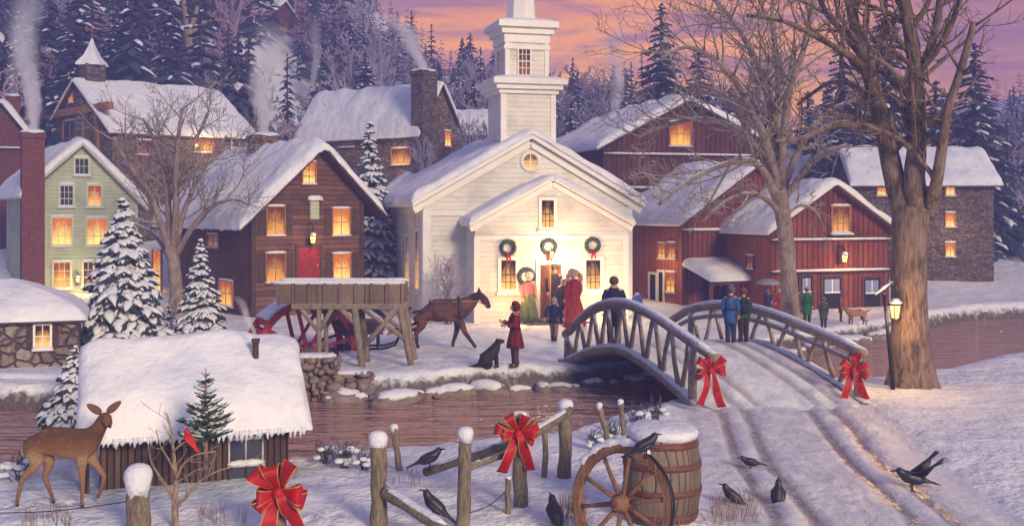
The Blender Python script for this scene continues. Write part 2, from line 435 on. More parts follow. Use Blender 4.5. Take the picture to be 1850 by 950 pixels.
def m_ground():
    t = NT('snow_ground'); o = t.obj()
    g = t.n('ShaderNodeNewGeometry'); nz = t.xyz(g.outputs['Normal'])[2]
    x, y, z = t.xyz(o)
    base = t.mix(t.rng(t.noise(o, .45, 5), .35, .68), (.88, .87, .87), (.77, .79, .86))
    n2 = t.noise(o, 5.0, 5, .62)
    soil = t.mix(t.noise(o, 14, 4, .7), (.03, .024, .022), (.24, .18, .15))
    f = t.rng(t.math('ADD', nz, t.math('MULTIPLY', t.math('SUBTRACT', n2, .5), .5)), .50, .74, 1, 0)
    low = t.rng(t.math('ADD', z, t.math('MULTIPLY', t.math('SUBTRACT', n2, .5), .35)), -.42, -.30, 1, 0)
    f = t.math('MAXIMUM', f, low)
    # trampled patches on the village green
    tr = t.math('MULTIPLY', t.rng(t.noise(t.mapv(o, (1, .45, 1)), 1.7, 6, .65), .52, .66, 0, .5), t.math('MULTIPLY', t.rng(y, 23, 26), t.rng(y, 38, 34)))
    base = t.mix(tr, base, (.50, .44, .40))
    col = t.mix(f, base, soil)
    h = t.math('ADD', t.noise(o, 1.6, 5), t.math('MULTIPLY', t.noise(o, 11, 4), .22))
    h2 = t.math('ADD', h, t.math('MULTIPLY', t.noise(t.mapv(o, (1, .5, 1)), 3.2, 4), .3))
    return t.bsdf(col, .6, t.bump(h2, .16), .25)
NU, NV = 330, 300
ys = [2.0]
while ys[-1] < 188: ys.append(ys[-1]+max(.085, (ys[-1])*.0062) if ys[-1] < 50 else ys[-1]*1.018)
def build_land():
    vs, fs = [], []
    for y in ys:
        w = 12+y*.98
        for i in range(NU+1):
            s = i/NU*2-1; x = w*(.55*s+.45*s**3)
            vs.append((x, y, land(x, y)))
    W = NU+1
    for j in range(len(ys)-1):
        for i in range(NU): fs.append((j*W+i, j*W+i+1, (j+1)*W+i+1, (j+1)*W+i))
    mb = MB(); mb.add(vs, fs)
    return tag(mb.build('snow_ground', m_ground(), None, True, False), kind='structure')
build_land()
# flat apron behind and around the viewpoint, so that the land goes on
mb = MB(); mb.grid(30, 8, lambda u, v: (-140+280*u, -60+62.05*v, -.12+.0*u))
tag(mb.build('snow_field', M['snow'], None, True), kind='structure')

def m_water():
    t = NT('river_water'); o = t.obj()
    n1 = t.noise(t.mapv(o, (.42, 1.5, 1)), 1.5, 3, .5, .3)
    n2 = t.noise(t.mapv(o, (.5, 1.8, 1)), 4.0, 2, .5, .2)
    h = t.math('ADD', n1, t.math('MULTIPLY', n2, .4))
    return t.water((.58, .23, .08), t.bump(h, .55, 1.0))  # sunset reflection is put into this orange base colour
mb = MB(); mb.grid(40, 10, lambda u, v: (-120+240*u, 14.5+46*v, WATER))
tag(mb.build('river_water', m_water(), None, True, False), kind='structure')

# the road: slushy snow with wheel ruts
def rut(d):
    return sum(-.085*math.exp(-((d-c)/.085)**4) for c in (-1.0, -.55, .62, 1.08))
def m_road():
    t = NT('slush_road'); o = t.obj(); x, y, z = t.xyz(o)
    u = t.n('ShaderNodeTexCoord').outputs['UV']
    n = t.noise(t.mapv(o, (1.5, .8, 1)), 1.6, 5, .6, .3)
    n2 = t.noise(t.mapv(o, (1.6, 1.0, 1)), 5.0, 4, .6)
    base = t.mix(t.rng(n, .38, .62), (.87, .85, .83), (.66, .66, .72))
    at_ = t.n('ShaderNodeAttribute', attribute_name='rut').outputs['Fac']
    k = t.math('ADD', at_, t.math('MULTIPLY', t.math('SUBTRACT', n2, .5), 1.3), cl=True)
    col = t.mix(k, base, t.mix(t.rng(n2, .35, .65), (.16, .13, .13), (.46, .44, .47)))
    vg = t.n('ShaderNodeAttribute', attribute_name='verge').outputs['Fac']
    col = t.mix(t.rng(t.math('ADD', vg, t.math('MULTIPLY', t.math('SUBTRACT', n2, .5), 1.2)), .15, .6), col, (.80, .79, .81))
    return t.bsdf(col, t.math('SUBTRACT', .50, t.math('MULTIPLY', k, .36)), t.bump(t.math('ADD', n, t.math('MULTIPLY', n2, .5)), .05), .5)
mb = MB(); ry = [2+i*.09 for i in range(int((21.5-2)/.09)+1)]; RN = 44
at_vals = []; ed_vals = []; vs = []
for y in ry:
    wob = .12*noise.noise(Vector((0, y*.35, 9)))
    for i in range(RN+1):
        d = (i/RN*2-1)*(ROADW+.25)
        e = sstep(ROADW+.25, ROADW-.25, abs(d))
        rr = rut(d+wob+.05*noise.noise(Vector((d*1.5, y*1.6, 2))))*(.75+.6*abs(noise.noise(Vector((d*2, y*1.3, 8)))))
        cx = road_x(y)+d
        z = lerp(land(cx, y, True)+.004, -.055+rr+.02*noise.noise(Vector((cx*2.1, y*1.2, 3)))+.016*noise.noise(Vector((cx*6, y*4.5, 1))), e)
        vs.append((cx, y, max(z, land(cx, y)+.004))); at_vals.append(clamp(-rr/.06)*e); ed_vals.append(1-e)
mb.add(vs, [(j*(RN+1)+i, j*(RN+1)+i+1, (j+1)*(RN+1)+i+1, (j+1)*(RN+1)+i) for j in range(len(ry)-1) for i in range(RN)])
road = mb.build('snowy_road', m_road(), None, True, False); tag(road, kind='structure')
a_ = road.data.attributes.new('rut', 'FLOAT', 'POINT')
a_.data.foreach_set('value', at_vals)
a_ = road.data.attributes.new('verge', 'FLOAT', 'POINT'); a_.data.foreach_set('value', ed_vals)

# ================================================================= CAMERA, SKY, SUN
cam = bpy.data.cameras.new('camera'); co = bpy.data.objects.new('camera', cam); COL.objects.link(co)
co.location = (0, 0, CAMZ); co.rotation_euler = (R(90), 0, 0)
cam.sensor_width = 36; cam.lens = FPX/1850*36; cam.shift_y = -97/1850; cam.clip_end = 2000; cam.clip_start = .1
scene.camera = co

SUN_EL, SUN_AZ = 20, 150       # azimuth from +Y clockwise: behind the viewer, to the right
w = bpy.data.worlds.new('World'); scene.world = w; w.use_nodes = True
def build_world():
    t = NT.__new__(NT); t.t = w.node_tree; t.t.nodes.clear(); t.out = t.n('ShaderNodeOutputWorld')
    d = t.n('ShaderNodeTexCoord').outputs['Generated']; x, y, z = t.xyz(d)
    front = t.ramp(z, [(0.0, (.9, .32, .10)), (.03, (1.5, .56, .08)), (.10, (2.1, .84, .06)), (.19, (2.0, .66, .06)), (.30, (1.7, .55, .12)), (.44, (1.2, .42, .16)), (.62, (.42, .28, .30)), (.85, (.19, .25, .58))])
    back = t.ramp(z, [(0.0, (.26, .30, .42)), (.2, (.29, .36, .54)), (.6, (.25, .34, .56)), (1, (.20, .29, .52))])
    # long streaky clouds lit purple
    cl = t.noise(t.mapv(d, (2.2, 2.2, 15), (0, 0, 0), (.35, 0, .2)), 2.3, 6, .6, .5)
    cm = t.math('MULTIPLY', t.rng(cl, .42, .62), t.rng(z, .0, .12, .75, 1.0))
    front = t.mix(cm, front, (.85, .33, .34))
    side = t.rng(x, .22, .40); front = t.mix(t.math('MULTIPLY', side, .7), front, (.62, .22, .30))
    front = t.mix(t.rng(x, -.22, -.55), front, (.42, .24, .42))
    col = t.mix(t.rng(y, -.1, .75), back, front)
    sky = t.n('ShaderNodeTexSky', sky_type='NISHITA', sun_disc=False)
    sky.sun_elevation = R(SUN_EL); sky.sun_rotation = R(SUN_AZ)
    b1 = t.n('ShaderNodeBackground', {0: col, 1: .60}); b2 = t.n('ShaderNodeBackground', {0: sky.outputs[0], 1: .006})
    ad = t.n('ShaderNodeAddShader', {0: b1.outputs[0], 1: b2.outputs[0]})
    t.t.links.new(ad.outputs[0], t.out.inputs[0])
build_world()
sl = bpy.data.lights.new('sun', 'SUN'); sl.energy = 3.7; sl.angle = R(14); sl.color = (1, .80, .53)
so = bpy.data.objects.new('sun', sl); COL.objects.link(so)
so.rotation_euler = (R(90-SUN_EL), 0, R(-SUN_AZ+180)) 
# haze in the valley
HAZE = .0039
if HAZE:
    t = NT('valley_haze'); v = t.n('ShaderNodeVolumePrincipled', {'Color': (.36, .40, .90), 'Density': HAZE, 'Anisotropy': .0})
    t.t.links.new(v.outputs[0], t.out.inputs['Volume'])
    mb = MB(); mb.box(-215, 215, -62, 192, -3, 72)
    tag(mb.build('haze', t.mat), kind='stuff')

def lamp(name, loc, power, color=(1, .62, .25), radius=.08):
    l = bpy.data.lights.new(name, 'POINT'); l.energy = power; l.color = color; l.shadow_soft_size = radius
    o = bpy.data.objects.new(name, l); COL.objects.link(o); o.location = loc; return o

vs_ = scene.view_settings
scene.display_settings.display_device = 'sRGB'
vs_.view_transform = 'Standard'; vs_.look = 'None'; vs_.exposure = 0.32; vs_.gamma = 1; vs_.use_curve_mapping = False
cy = scene.cycles
cy.max_bounces = 5; cy.diffuse_bounces = 3; cy.glossy_bounces = 3; cy.transparent_max_bounces = 8; cy.volume_bounces = 4; cy.volume_step_rate = .4
cy.use_denoising = True; cy.volume_max_steps = 96; cy.sample_clamp_indirect = 4.0
cy.caustics_reflective = False; cy.caustics_refractive = False
# ================================================================= BUILDINGS
class H:
    """local frame of a building: x along the gable front, y into the building, z up"""
    def __init__(s, name, label, cat, px, Y, z, yaw, group=None):
        s.X = (px-CX)*Y/FPX; s.Y = Y; s.z = z; s.yaw = R(yaw)
        s.root = thing(name, label, cat, (s.X, Y, z), s.yaw, group)
        s.c, s.s = math.cos(s.yaw), math.sin(s.yaw)
    def ray(s, px, py):
        dx, dy, dz = (px-CX)/FPX, 1.0, -(py-HY)/FPX
        ox, oy = -s.X, -s.Y
        return (ox*s.c+oy*s.s, -ox*s.s+oy*s.c, CAMZ-s.z), (dx*s.c+dy*s.s, -dx*s.s+dy*s.c, dz)
    def fy(s, px, py, c=0.0):
        o, d = s.ray(px, py); t = (c-o[1])/d[1]; return o[0]+d[0]*t, o[2]+d[2]*t
    def fx(s, px, py, c):
        o, d = s.ray(px, py); t = (c-o[0])/d[0]; return o[1]+d[1]*t, o[2]+d[2]*t
    def world(s, x, y, z): return Vector((s.X+x*s.c-y*s.s, s.Y+x*s.s+y*s.c, s.z+z))

def gable(h, xl, xr, L, zl, zr, xa, za, wall, deck=None, side=None, T=.22, ov=.35, of=.3, base=-1.2, snow=None, ob=None, y0=0.0, drip=.05, th=.09, seed=0):
    root = h.root; ob = of if ob is None else ob
    mb = MB(); mb.prism([(xl, base), (xr, base), (xr, zr), (xa, za), (xl, zl)], y0, y0+L)
    mats = [wall]
    if side is not None:
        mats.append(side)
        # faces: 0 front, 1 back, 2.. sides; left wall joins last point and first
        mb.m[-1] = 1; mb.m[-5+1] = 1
    mb.build('wall', mats, root)
    sl, sr = (za-zl)/(xa-xl), (za-zr)/(xr-xa)
    def zr_(x, k=0.0):
        d = x-xa; q = math.sqrt(d*d+k*k)-k
        return za-(sl if d < 0 else sr)*q
    X0, X1 = xl-ov, xr+ov; Y0, Y1 = y0-of, y0+L+ob
    e = .015
    mb = MB()
    mb.prism([(X0, zr_(X0)+e), (xa, za+e), (X1, zr_(X1)+e), (X1, zr_(X1)+e+th), (xa, za+e+th), (X0, zr_(X0)+e+th)], Y0, Y1)
    rf = mb.build('roof', deck or M['trim_dark'], root)
    if T > 0: roof_snow(rf, X0, X1, Y0, Y1, lambda x, k: zr_(x, k)+e+th, T, snow or M['snow_roof'], drip, seed, xa)
    return rf, zr_
def roof_snow(rf, X0, X1, Y0, Y1, zf, T, mat, drip=.05, seed=0, xa=None):
    pad = .05; A, B, C, D = X0-pad, X1+pad, Y0-pad, Y1+pad
    def samp(a, b, n, r):
        s = [0, .02*r, .12*r, .3*r, .6*r, r]; s = [q for q in s if q < (b-a)*.45]
        mid = [s[-1]+(b-a-2*s[-1])*i/n for i in range(1, n)]
        return [a+q for q in s]+[a+q for q in mid]+[b-q for q in reversed(s)]
    r = T*2.1
    xs = samp(A, B, max(10, int((B-A)/.22)), r); yy = samp(C, D, max(8, int((D-C)/.22)), r)
    if xa is not None: xs = sorted(set(xs+[xa, xa-.06, xa+.06, xa-.14, xa+.14]))
    def ed(d):
        q = clamp(d/r); return math.sqrt(max(0, 1-(1-q)**2))
    nx, ny = len(xs), len(yy); vs = []
    for j, y in enumerate(yy):
        for i, x in enumerate(xs):
            e = min(ed(x-A), ed(B-x), 1)*min(ed(y-C), ed(D-y), 1)
            e = (e*2+min(ed(x-A), ed(B-x), ed(y-C), ed(D-y)))/3
            n = fbm(x*.9+seed*3.1, y*.9, seed, 3)
            z = zf(x, .22)+T*e*(.9+.75*n)+.05*n
            zb = zf(x, 0)
            if e < .35: z = min(z, zb+T*.5)-drip*(1-e/.35)*(.5+abs(noise.noise(Vector((x*4.1+seed, y*4.1, 2))))*1.6)
            yo = .05*noise.noise(Vector((x*2.2, seed, y*.2)))*(1 if (j < 3 or j > ny-4) else 0)
            vs.append((x, y+yo, z))
    top = len(vs)
    for j, y in enumerate(yy):
        for i, x in enumerate(xs): vs.append((x, y, zf(x, 0)-.004 if 0 < i < nx-1 and 0 < j < ny-1 else vs[j*nx+i][2]-.01))
    fs = []
    for j in range(ny-1):
        for i in range(nx-1):
            a = j*nx+i; q = (a, a+1, a+nx+1, a+nx); fs.append(q); fs.append(tuple(top+k for k in reversed(q)))
    def st(a, b): fs.append((a, b, top+b, top+a))
    for i in range(nx-1): st(i+1, i); st((ny-1)*nx+i, (ny-1)*nx+i+1)
    for j in range(ny-1): st(j*nx, (j+1)*nx); st((j+1)*nx+nx-1, j*nx+nx-1)
    mb = MB(); mb.add(vs, fs)
    o = mb.build('roof_snow', mat, rf, True, False); return o

def mp(side, c):
    if side == 'f': return lambda u, d, z: (u, c-d, z)
    if side == 'l': return lambda u, d, z: (c-d, u, z)
    return lambda u, d, z: (c+d, u, z)
def ubox(mb, f, u0, u1, d0, d1, z0, z1):
    vs = [f(u, d, z) for z in (z0, z1) for (u, d) in ((u0, d0), (u1, d0), (u1, d1), (u0, d1))]
    return mb.add(vs, [(3,2,1,0),(4,5,6,7),(0,1,5,4),(1,2,6,5),(2,3,7,6),(3,0,4,7)])
def window(root, side, c, u0, u1, z0, z1, glass='lit', frame='white', grid=(2, 3), fw=.07, snow=True, shutters=None, name='window', mun=None, label=None):
    f = mp(side, c); u0, u1 = min(u0, u1), max(u0, u1); z0, z1 = min(z0, z1), max(z0, z1)
    if glass in ('lit', 'lit_warm'): glass = ('lit', 'lit_warm', 'lit_soft', 'lit_warm')[int(abs(u0*37+z0*91)) % 4]
    mb = MB()
    ubox(mb, f, u0-fw, u0, -.03, .055, z0-fw, z1+fw); ubox(mb, f, u1, u1+fw, -.03, .055, z0-fw, z1+fw)
    ubox(mb, f, u0, u1, -.03, .05, z1, z1+fw); ubox(mb, f, u0, u1, -.03, .05, z0-fw, z0)
    ubox(mb, f, u0-fw*1.5, u1+fw*1.5, -.03, .10, z0-fw*1.6, z0-fw*.9)
    mw = .022; mf = mb
    if mun: mb = MB()
    for i in range(1, grid[0]):
        u = lerp(u0, u1, i/grid[0]); ubox(mb, f, u-mw/2, u+mw/2, .0, .034, z0, z1)
    for j in range(1, grid[1]):
        z = lerp(z0, z1, j/grid[1]); q = mw*(1.6 if j == grid[1]//2 and grid[1] > 2 else 1); ubox(mb, f, u0, u1, -.002, .031, z-q/2, z+q/2)
    w = mf.build(name, M[frame], root)
    if mun: mb.build('muntins', M[mun], w)
    if label: w['label'] = label
    mb = MB(); ubox(mb, f, u0+.002, u1-.002, -.02, .012, z0+.002, z1-.002)
    mb.build('pane', M[glass], w)
    if snow:
        mb = MB(); pts = [Vector(f(lerp(u0-fw*1.4, u1+fw*1.4, i/6), .05, z0-fw*.9+.02)) for i in range(7)]
        mb.tube(pts, [.02, .045, .05, .045, .055, .045, .02], 8, lump=.2, rng=random.Random(int(u0*99)))
        mb.build('sill_snow', M['snow_small'], w, True); mb = MB()
        pts = [Vector(f(lerp(u0-fw*1.2, u1+fw*1.2, i/6), .025, z1+fw+.015)) for i in range(7)]
        mb.tube(pts, [.015, .04, .045, .05, .04, .045, .015], 8, lump=.2, rng=random.Random(int(u0*77)))
        mb.build('lintel_snow', M['snow_small'], w, True)
    if shutters:
        sw = (u1-u0)*.42
        for a, b in ((u0-fw-.01-sw, u0-fw-.01), (u1+fw+.01, u1+fw+.01+sw)):
            mb = MB(); ubox(mb, f, a, b, -.02, .03, z0-.02, z1+.02)
            for q in (.1, .9): ubox(mb, f, a+.02, b-.02, .029, .042, lerp(z0, z1, q)-.03, lerp(z0, z1, q)+.03)
            mb.build('shutter', M[shutters], w)
    return w
def wpx(h, side, c, a, b, **kw):
    """window from two picture corners on a wall"""
    g = (lambda p: h.fy(p[0], p[1], c)) if side == 'f' else (lambda p: h.fx(p[0], p[1], c))
    (u0, z0), (u1, z1) = g(a), g(b)
    return window(h.root, side, c, u0, u1, z0, z1, **kw)
def door(root, side, c, u0, u1, z0, z1, mat, frame, handle=True, name='door', label=None, trim=True):
    f = mp(side, c); u0, u1 = min(u0, u1), max(u0, u1); z0, z1 = min(z0, z1), max(z0, z1)
    mb = MB(); ubox(mb, f, u0, u1, -.03, .02, z0, z1)
    for a, b in ((.08, .46), (.54, .92)):
        for p, q in ((.10, .45), (.55, .92)):
            ubox(mb, f, lerp(u0, u1, a), lerp(u0, u1, b), .01, .032, lerp(z0, z1, p), lerp(z0, z1, q))
    d = mb.build(name, mat, root)
    if label: d['label'] = label
    if trim:
        mb = MB(); w = .09
        ubox(mb, f, u0-w, u0, -.03, .05, z0, z1+w); ubox(mb, f, u1, u1+w, -.03, .05, z0, z1+w); ubox(mb, f, u0, u1, -.03, .047, z1, z1+w)
        mb.build('door_frame', frame, d)
    if handle:
        mb = MB(); mb.ball(f(lerp(u0, u1, .88), .06, lerp(z0, z1, .48)), .035); mb.build('handle', M['ribbon_edge'], d, True)
    return d
def ledge(h, side, c, u0, u1, z, depth=.16, name='snowy_ledge', mat='trim_dark'):
    f = mp(side, c); mb = MB(); ubox(mb, f, u0, u1, -.03, depth, z-.05, z); o = mb.build(name, M[mat], h.root)
    mb = MB(); n = 14
    mb.tube([Vector(f(lerp(u0, u1, i/n), depth*.5, z+.02)) for i in range(n+1)], [.03]+[.075]*(n-1)+[.03], 8, squash=.75, lump=.25, rng=random.Random(3))
    mb.build('ledge_snow', M['snow_small'], o, True); return o
def lantern(root, c, s=.16, bracket=None, parts=True, glow=8):
    """hanging lantern: cage, glass, cap"""
    x, y, z = c; mb = MB()
    for i in range(6):
        a = i*math.pi/3; mb.bar((x+s*.62*math.cos(a), y+s*.62*math.sin(a), z-s), (x+s*.95*math.cos(a), y+s*.95*math.sin(a), z+s*.9), s*.12)
    mb.lathe([(s*.3, -s*1.3), (s*.75, -s*1.15), (s*.75, -s*.95)], 12, c)
    mb.lathe([(s*1.15, s*.85), (s*1.1, s*1.0), (s*.6, s*1.5), (s*.25, s*1.9), (s*.1, s*2.2)], 12, c)
    if bracket: mb.tube(bracket, s*.13, 6)
    o = mb.build('lantern', M['iron'], root)
    mb = MB(); mb.lathe([(s*.5, -s*.95), (s*.62, -s*.4), (s*.78, s*.84)], 10, c); mb.build('lantern_glass', M['lamp_glass'], o, True)
    mb = MB(); mb.lathe([(s*1.0, s*1.12), (s*.9, s*1.3), (s*.4, s*1.8), (.01, s*1.95)], 10, c); mb.build('lantern_snow', M['snow_small'], o, True)
    return o
def chimney(h, x0, x1, y0, y1, z0, z1, mat, pots=2, cap='snow_small'):
    mb = MB(); mb.box(x0, x1, y0, y1, z0, z1-.22); k = .06; mb.box(x0-k, x1+k, y0-k, y1+k, z1-.22, z1-.1); mb.box(x0-.02, x1+.02, y0-.02, y1+.02, z1-.1, z1)
    o = mb.build('chimney', M[mat], h.root)
    mb = MB(); mb.grid(8, 8, lambda u, v: (lerp(x0-k, x1+k, u), lerp(y0-k, y1+k, v), z1-.02+.13*(max(0, 1-(2*u-1)**4)*max(0, 1-(2*v-1)**4))**.5+.02*math.sin(u*9+v*7)))
    if cap: mb.build('chimney_snow', M[cap], o, True)
    return o
M['lamp_glass'] = m_emit('lamp_glass', (1, .60, .18), 2.4)

# ---------------------------------------------------------------- church
def church():
    h = H('white_church', 'white clapboard church with a square steeple, wreaths and lit windows', 'church', 952, 37.0, 0.0, 15)
    r = h.root; white = M['white']
    xl, zl = h.fy(766, 362); xr, zr = h.fy(1140, 362); xa, za = h.fy(956, 252); xa = (xl+xr)/2; zl = zr = (zl+zr)/2
    gable(h, xl, xr, 8.0, zl, zr, xa, za, M['clap_white'], deck=white, T=.20, ov=.42, of=.28, seed=1, th=.16)
    # trims of the main front
    mb = MB()
    zb = h.fy(950, 378)[1]
    mb.box(xl-.03, xr+.03, -.06, .02, zb-.22, zb); mb.box(xl-.05, xr+.05, -.10, .02, zb, zb+.07)
    mb.box(xl-.035, xl+.22, -.045, .02, -.5, zb-.22); mb.box(xr-.22, xr+.035, -.045, .02, -.5, zb-.22)
    mb.box(xl-.045, xl+.01, -.04, .28, -.5, zl-.05); mb.box(xl-.05, xl+.02, .0, 8.0, zl-.42, zl-.14)
    s = (za-zl)/(xa-xl)
    for sg in (-1, 1):
        a = (xa, -.05, za-.14); b = (xa+sg*(xr-xa+.35), -.05, za-.14-s*(xr-xa+.35)); mb.bar(a, b, .1, .22)
    mb.build('white_trim', white, r)
    # tall side windows
    for a, b in (((752, 418), (759, 523)), ((734, 427), (741, 520))):
        wpx(h, 'l', xl, a, b, glass='lit_low', grid=(2, 6), fw=.09, snow=False)
    # round window
    u, z = h.fy(958, 292)
    mb = MB(); mb.torus((u, -.02, z), .30, .07, 'y', 28, 8); mb.box(u-.015, u+.015, -.035, .0, z-.28, z+.28); mb.box(u-.28, u+.28, -.033, .0, z-.015, z+.015)
    w = mb.build('round_window', white, r, False); mb = MB()
    mb.prism([(u+.28*math.cos(i*math.pi/12), z+.28*math.sin(i*math.pi/12)) for i in range(24)], -.02, .02); mb.build('pane', M['lit_low'], w)
    # vestibule with its own gable
    c = -1.3
    vl, vzl = h.fy(858, 408, c); vr, _ = h.fy(1133, 408, c); va, vza = h.fy(990, 327, c); va = (vl+vr)/2; vzl = h.fy(995, 404, c)[1]
    gable(h, vl, vr, 1.32, vzl, vzl, va, vza, M['clap_white'], deck=white, T=.13, ov=.20, of=.16, ob=-.02, y0=c, seed=2, th=.10, base=-.6)
    mb = MB(); zt = h.fy(995, 427, c)[1]
    mb.box(vl-.03, vr+.03, c-.05, c+.02, zt-.10, zt+.03)
    mb.box(vl-.035, vl+.16, c-.042, c+.02, -.5, zt-.1); mb.box(vr-.16, vr+.035, c-.042, c+.02, -.5, zt-.1)
    s = (vza-vzl)/(vr-va)
    for sg in (-1, 1): mb.bar((va, c-.04, vza-.1), (va+sg*(vr-va+.16), c-.04, vza-.1-s*(vr-va+.16)), .08, .16)
    mb.build('entrance_trim', white, r)
    for a, b in (((905, 470), (931, 522)), ((1058, 470), (1084, 522))): wpx(h, 'f', c, a, b, glass='lit_low', grid=(3, 4), fw=.11, snow=False, mun='trim_dark')
    wpx(h, 'f', c, (978, 362), (1000, 411), glass='lit_low', grid=(3, 4), fw=.10, snow=False, mun='trim_dark')
    # open doorway: leaf folded inwards, glowing vestibule
    (u0, z1) = h.fy(975, 478, c); (u1, z0) = h.fy(1013, 577, c); z0 = -.05
    mb = MB(); f = mp('f', c)
    ubox(mb, f, u0-.14, u0, -.02, .06, z0, z1+.16); ubox(mb, f, u1, u1+.14, -.02, .06, z0, z1+.16); ubox(mb, f, u0-.02, u1+.02, -.02, .055, z1, z1+.16)
    d = mb.build('doorway', white, r)
    mb = MB(); ubox(mb, f, u0, u1, -.02, .01, z0, z1); mb.build('lit_entry', M['door_glow'], d)
    mb = MB(); a = (u0+.03, c-.03); ang = R(-62); L = (u1-u0)*.62
    b2 = (u0+.03+L*math.cos(ang), c-.03+L*math.sin(ang))
    mb.bar((a[0], a[1], (z0+z1)/2), (b2[0], b2[1], (z0+z1)/2), .045, z1-z0-.06)
    mb.build('door', M['timber'], d)
    # lantern over the door
    u, z = h.fy(993, 462, c); lantern(r, (u, c-.22, z), .085, [(u, c, z+.25), (u, c-.22, z+.27), (u, c-.22, z+.15)])
    p = h.world(u, c-1.0, z-.05); lamp('church_lamp', p, 165, (1, .68, .34), .3)
    for q in (918, 1071):
        uw, zw = h.fy(q, 510, c); lamp('plaza_fill_light', h.world(uw, c-.9, zw-.3), 45, (1, .58, .22), .25)  # added fill lights outside the windows, warming the plaza
    mb = MB(); mb.box(u0-.5, u1+.5, c-.75, c, -.4, .10); mb.box(u0-.7, u1+.7, c-1.1, c-.75, -.4, .02); mb.build('door_step', M['stone_dark'], r)
    # steeple
    ty = .35; a1, _ = h.fy(906, 200, ty); b1, _ = h.fy(1003, 200, ty); tc = (a1+b1)/2; w1 = (b1-a1)/2
    def zz(py, y=ty): return h.fy(950, py, y)[1]
    zc1, zc1t, zb2, zc2, zc2t = zz(168), zz(143), zz(140), zz(75), zz(38)
    cyy = ty+w1
    def sq(mb, w, z0, z1, dx=0): mb.box(tc-w, tc+w, cyy-w, cyy+w, z0, z1)
    mb = MB(); sq(mb, w1, za-1.6, zc1); w2 = w1*.80; sq(mb, w2, zc1t, zc2)
    st = mb.build('steeple', M['clap_white'], r)
    mb = MB()
    for sx in (-1, 1):
        for sy in (-1, 1):
            mb.box(tc+sx*w1-.1, tc+sx*w1+.1 if sx < 0 else tc+sx*w1+.02, cyy+sy*w1-.1, cyy+sy*w1+.1, za-1.5, zc1) if False else None
    for sx in (-1, 1):
        x0 = tc+sx*w1; mb.box(min(x0, x0-sx*.16)-(.02 if sx < 0 else 0), max(x0, x0-sx*.16)+(.02 if sx > 0 else 0), cyy-w1-.03, cyy-w1+.02, za-1.5, zc1-.02)
        x0 = tc+sx*w2; mb.box(min(x0, x0-sx*.13)-(.02 if sx < 0 else 0), max(x0, x0-sx*.13)+(.02 if sx > 0 else 0), cyy-w2-.03, cyy-w2+.02, zc1t+.05, zc2-.02)
    mb.box(tc-w1-.03, tc-w1+.01, cyy-w1-.028, cyy-w1+.16, za-1.5, zc1-.02)
    k = (zc1t-zc1)
    sq(mb, w1+.10, zc1-.03, zc1+k*.25); sq(mb, w1+.22, zc1+k*.25, zc1+k*.6); sq(mb, w1+.34, zc1+k*.6, zc1t)
    k = (zc2t-zc2)
    sq(mb, w2+.06, zc2-.25, zc2-.12); sq(mb, w2+.05, zc2-.02, zc2+k*.4); sq(mb, w2+.16, zc2+k*.4, zc2+k*.7); sq(mb, w2+.30, zc2+k*.7, zc2t)
    mb.build('cornice', white, st)
    mb = MB()
    for wq, z in ((w1+.33, zc1t), (w2+.28, zc2t)):
        mb.grid(20, 20, lambda u, v: (tc-wq+2*wq*u, cyy-wq+2*wq*v, z-.01+.14*(max(0, 1-(2*u-1)**6)*max(0, 1-(2*v-1)**6))**.5))
    mb.build('cornice_snow', M['snow_small'], st, True)
    mb = MB(); ws = w2*.74; n = 8
    mb.lathe([(ws*1.08, zc2t), (ws*1.06, zc2t+.15), (ws*.96, zc2t+.2), (ws*.08, zc2t+6.6), (.02, zc2t+6.7)], 8, (tc, cyy, 0)); mb.build('spire', white, st)
    f0 = cyy-w2
    (u0, z1), (u1, z0) = h.fy(937, 86, f0), h.fy(957, 136, f0)
    window(r, 'f', f0, u0, u1, z0, z1, glass='lit_dim', grid=(3, 4), fw=.05, snow=False)
    window(r, 'l', tc-w2, cyy-.2, cyy+.2, z0, z1, glass='lit_dim', grid=(2, 4), fw=.05, snow=False)
    return h, c
M['door_glow'] = m_lit('door_glow', (.60, .13, .02), (1, .50, .11), 1.5)
CH, CHC = church()

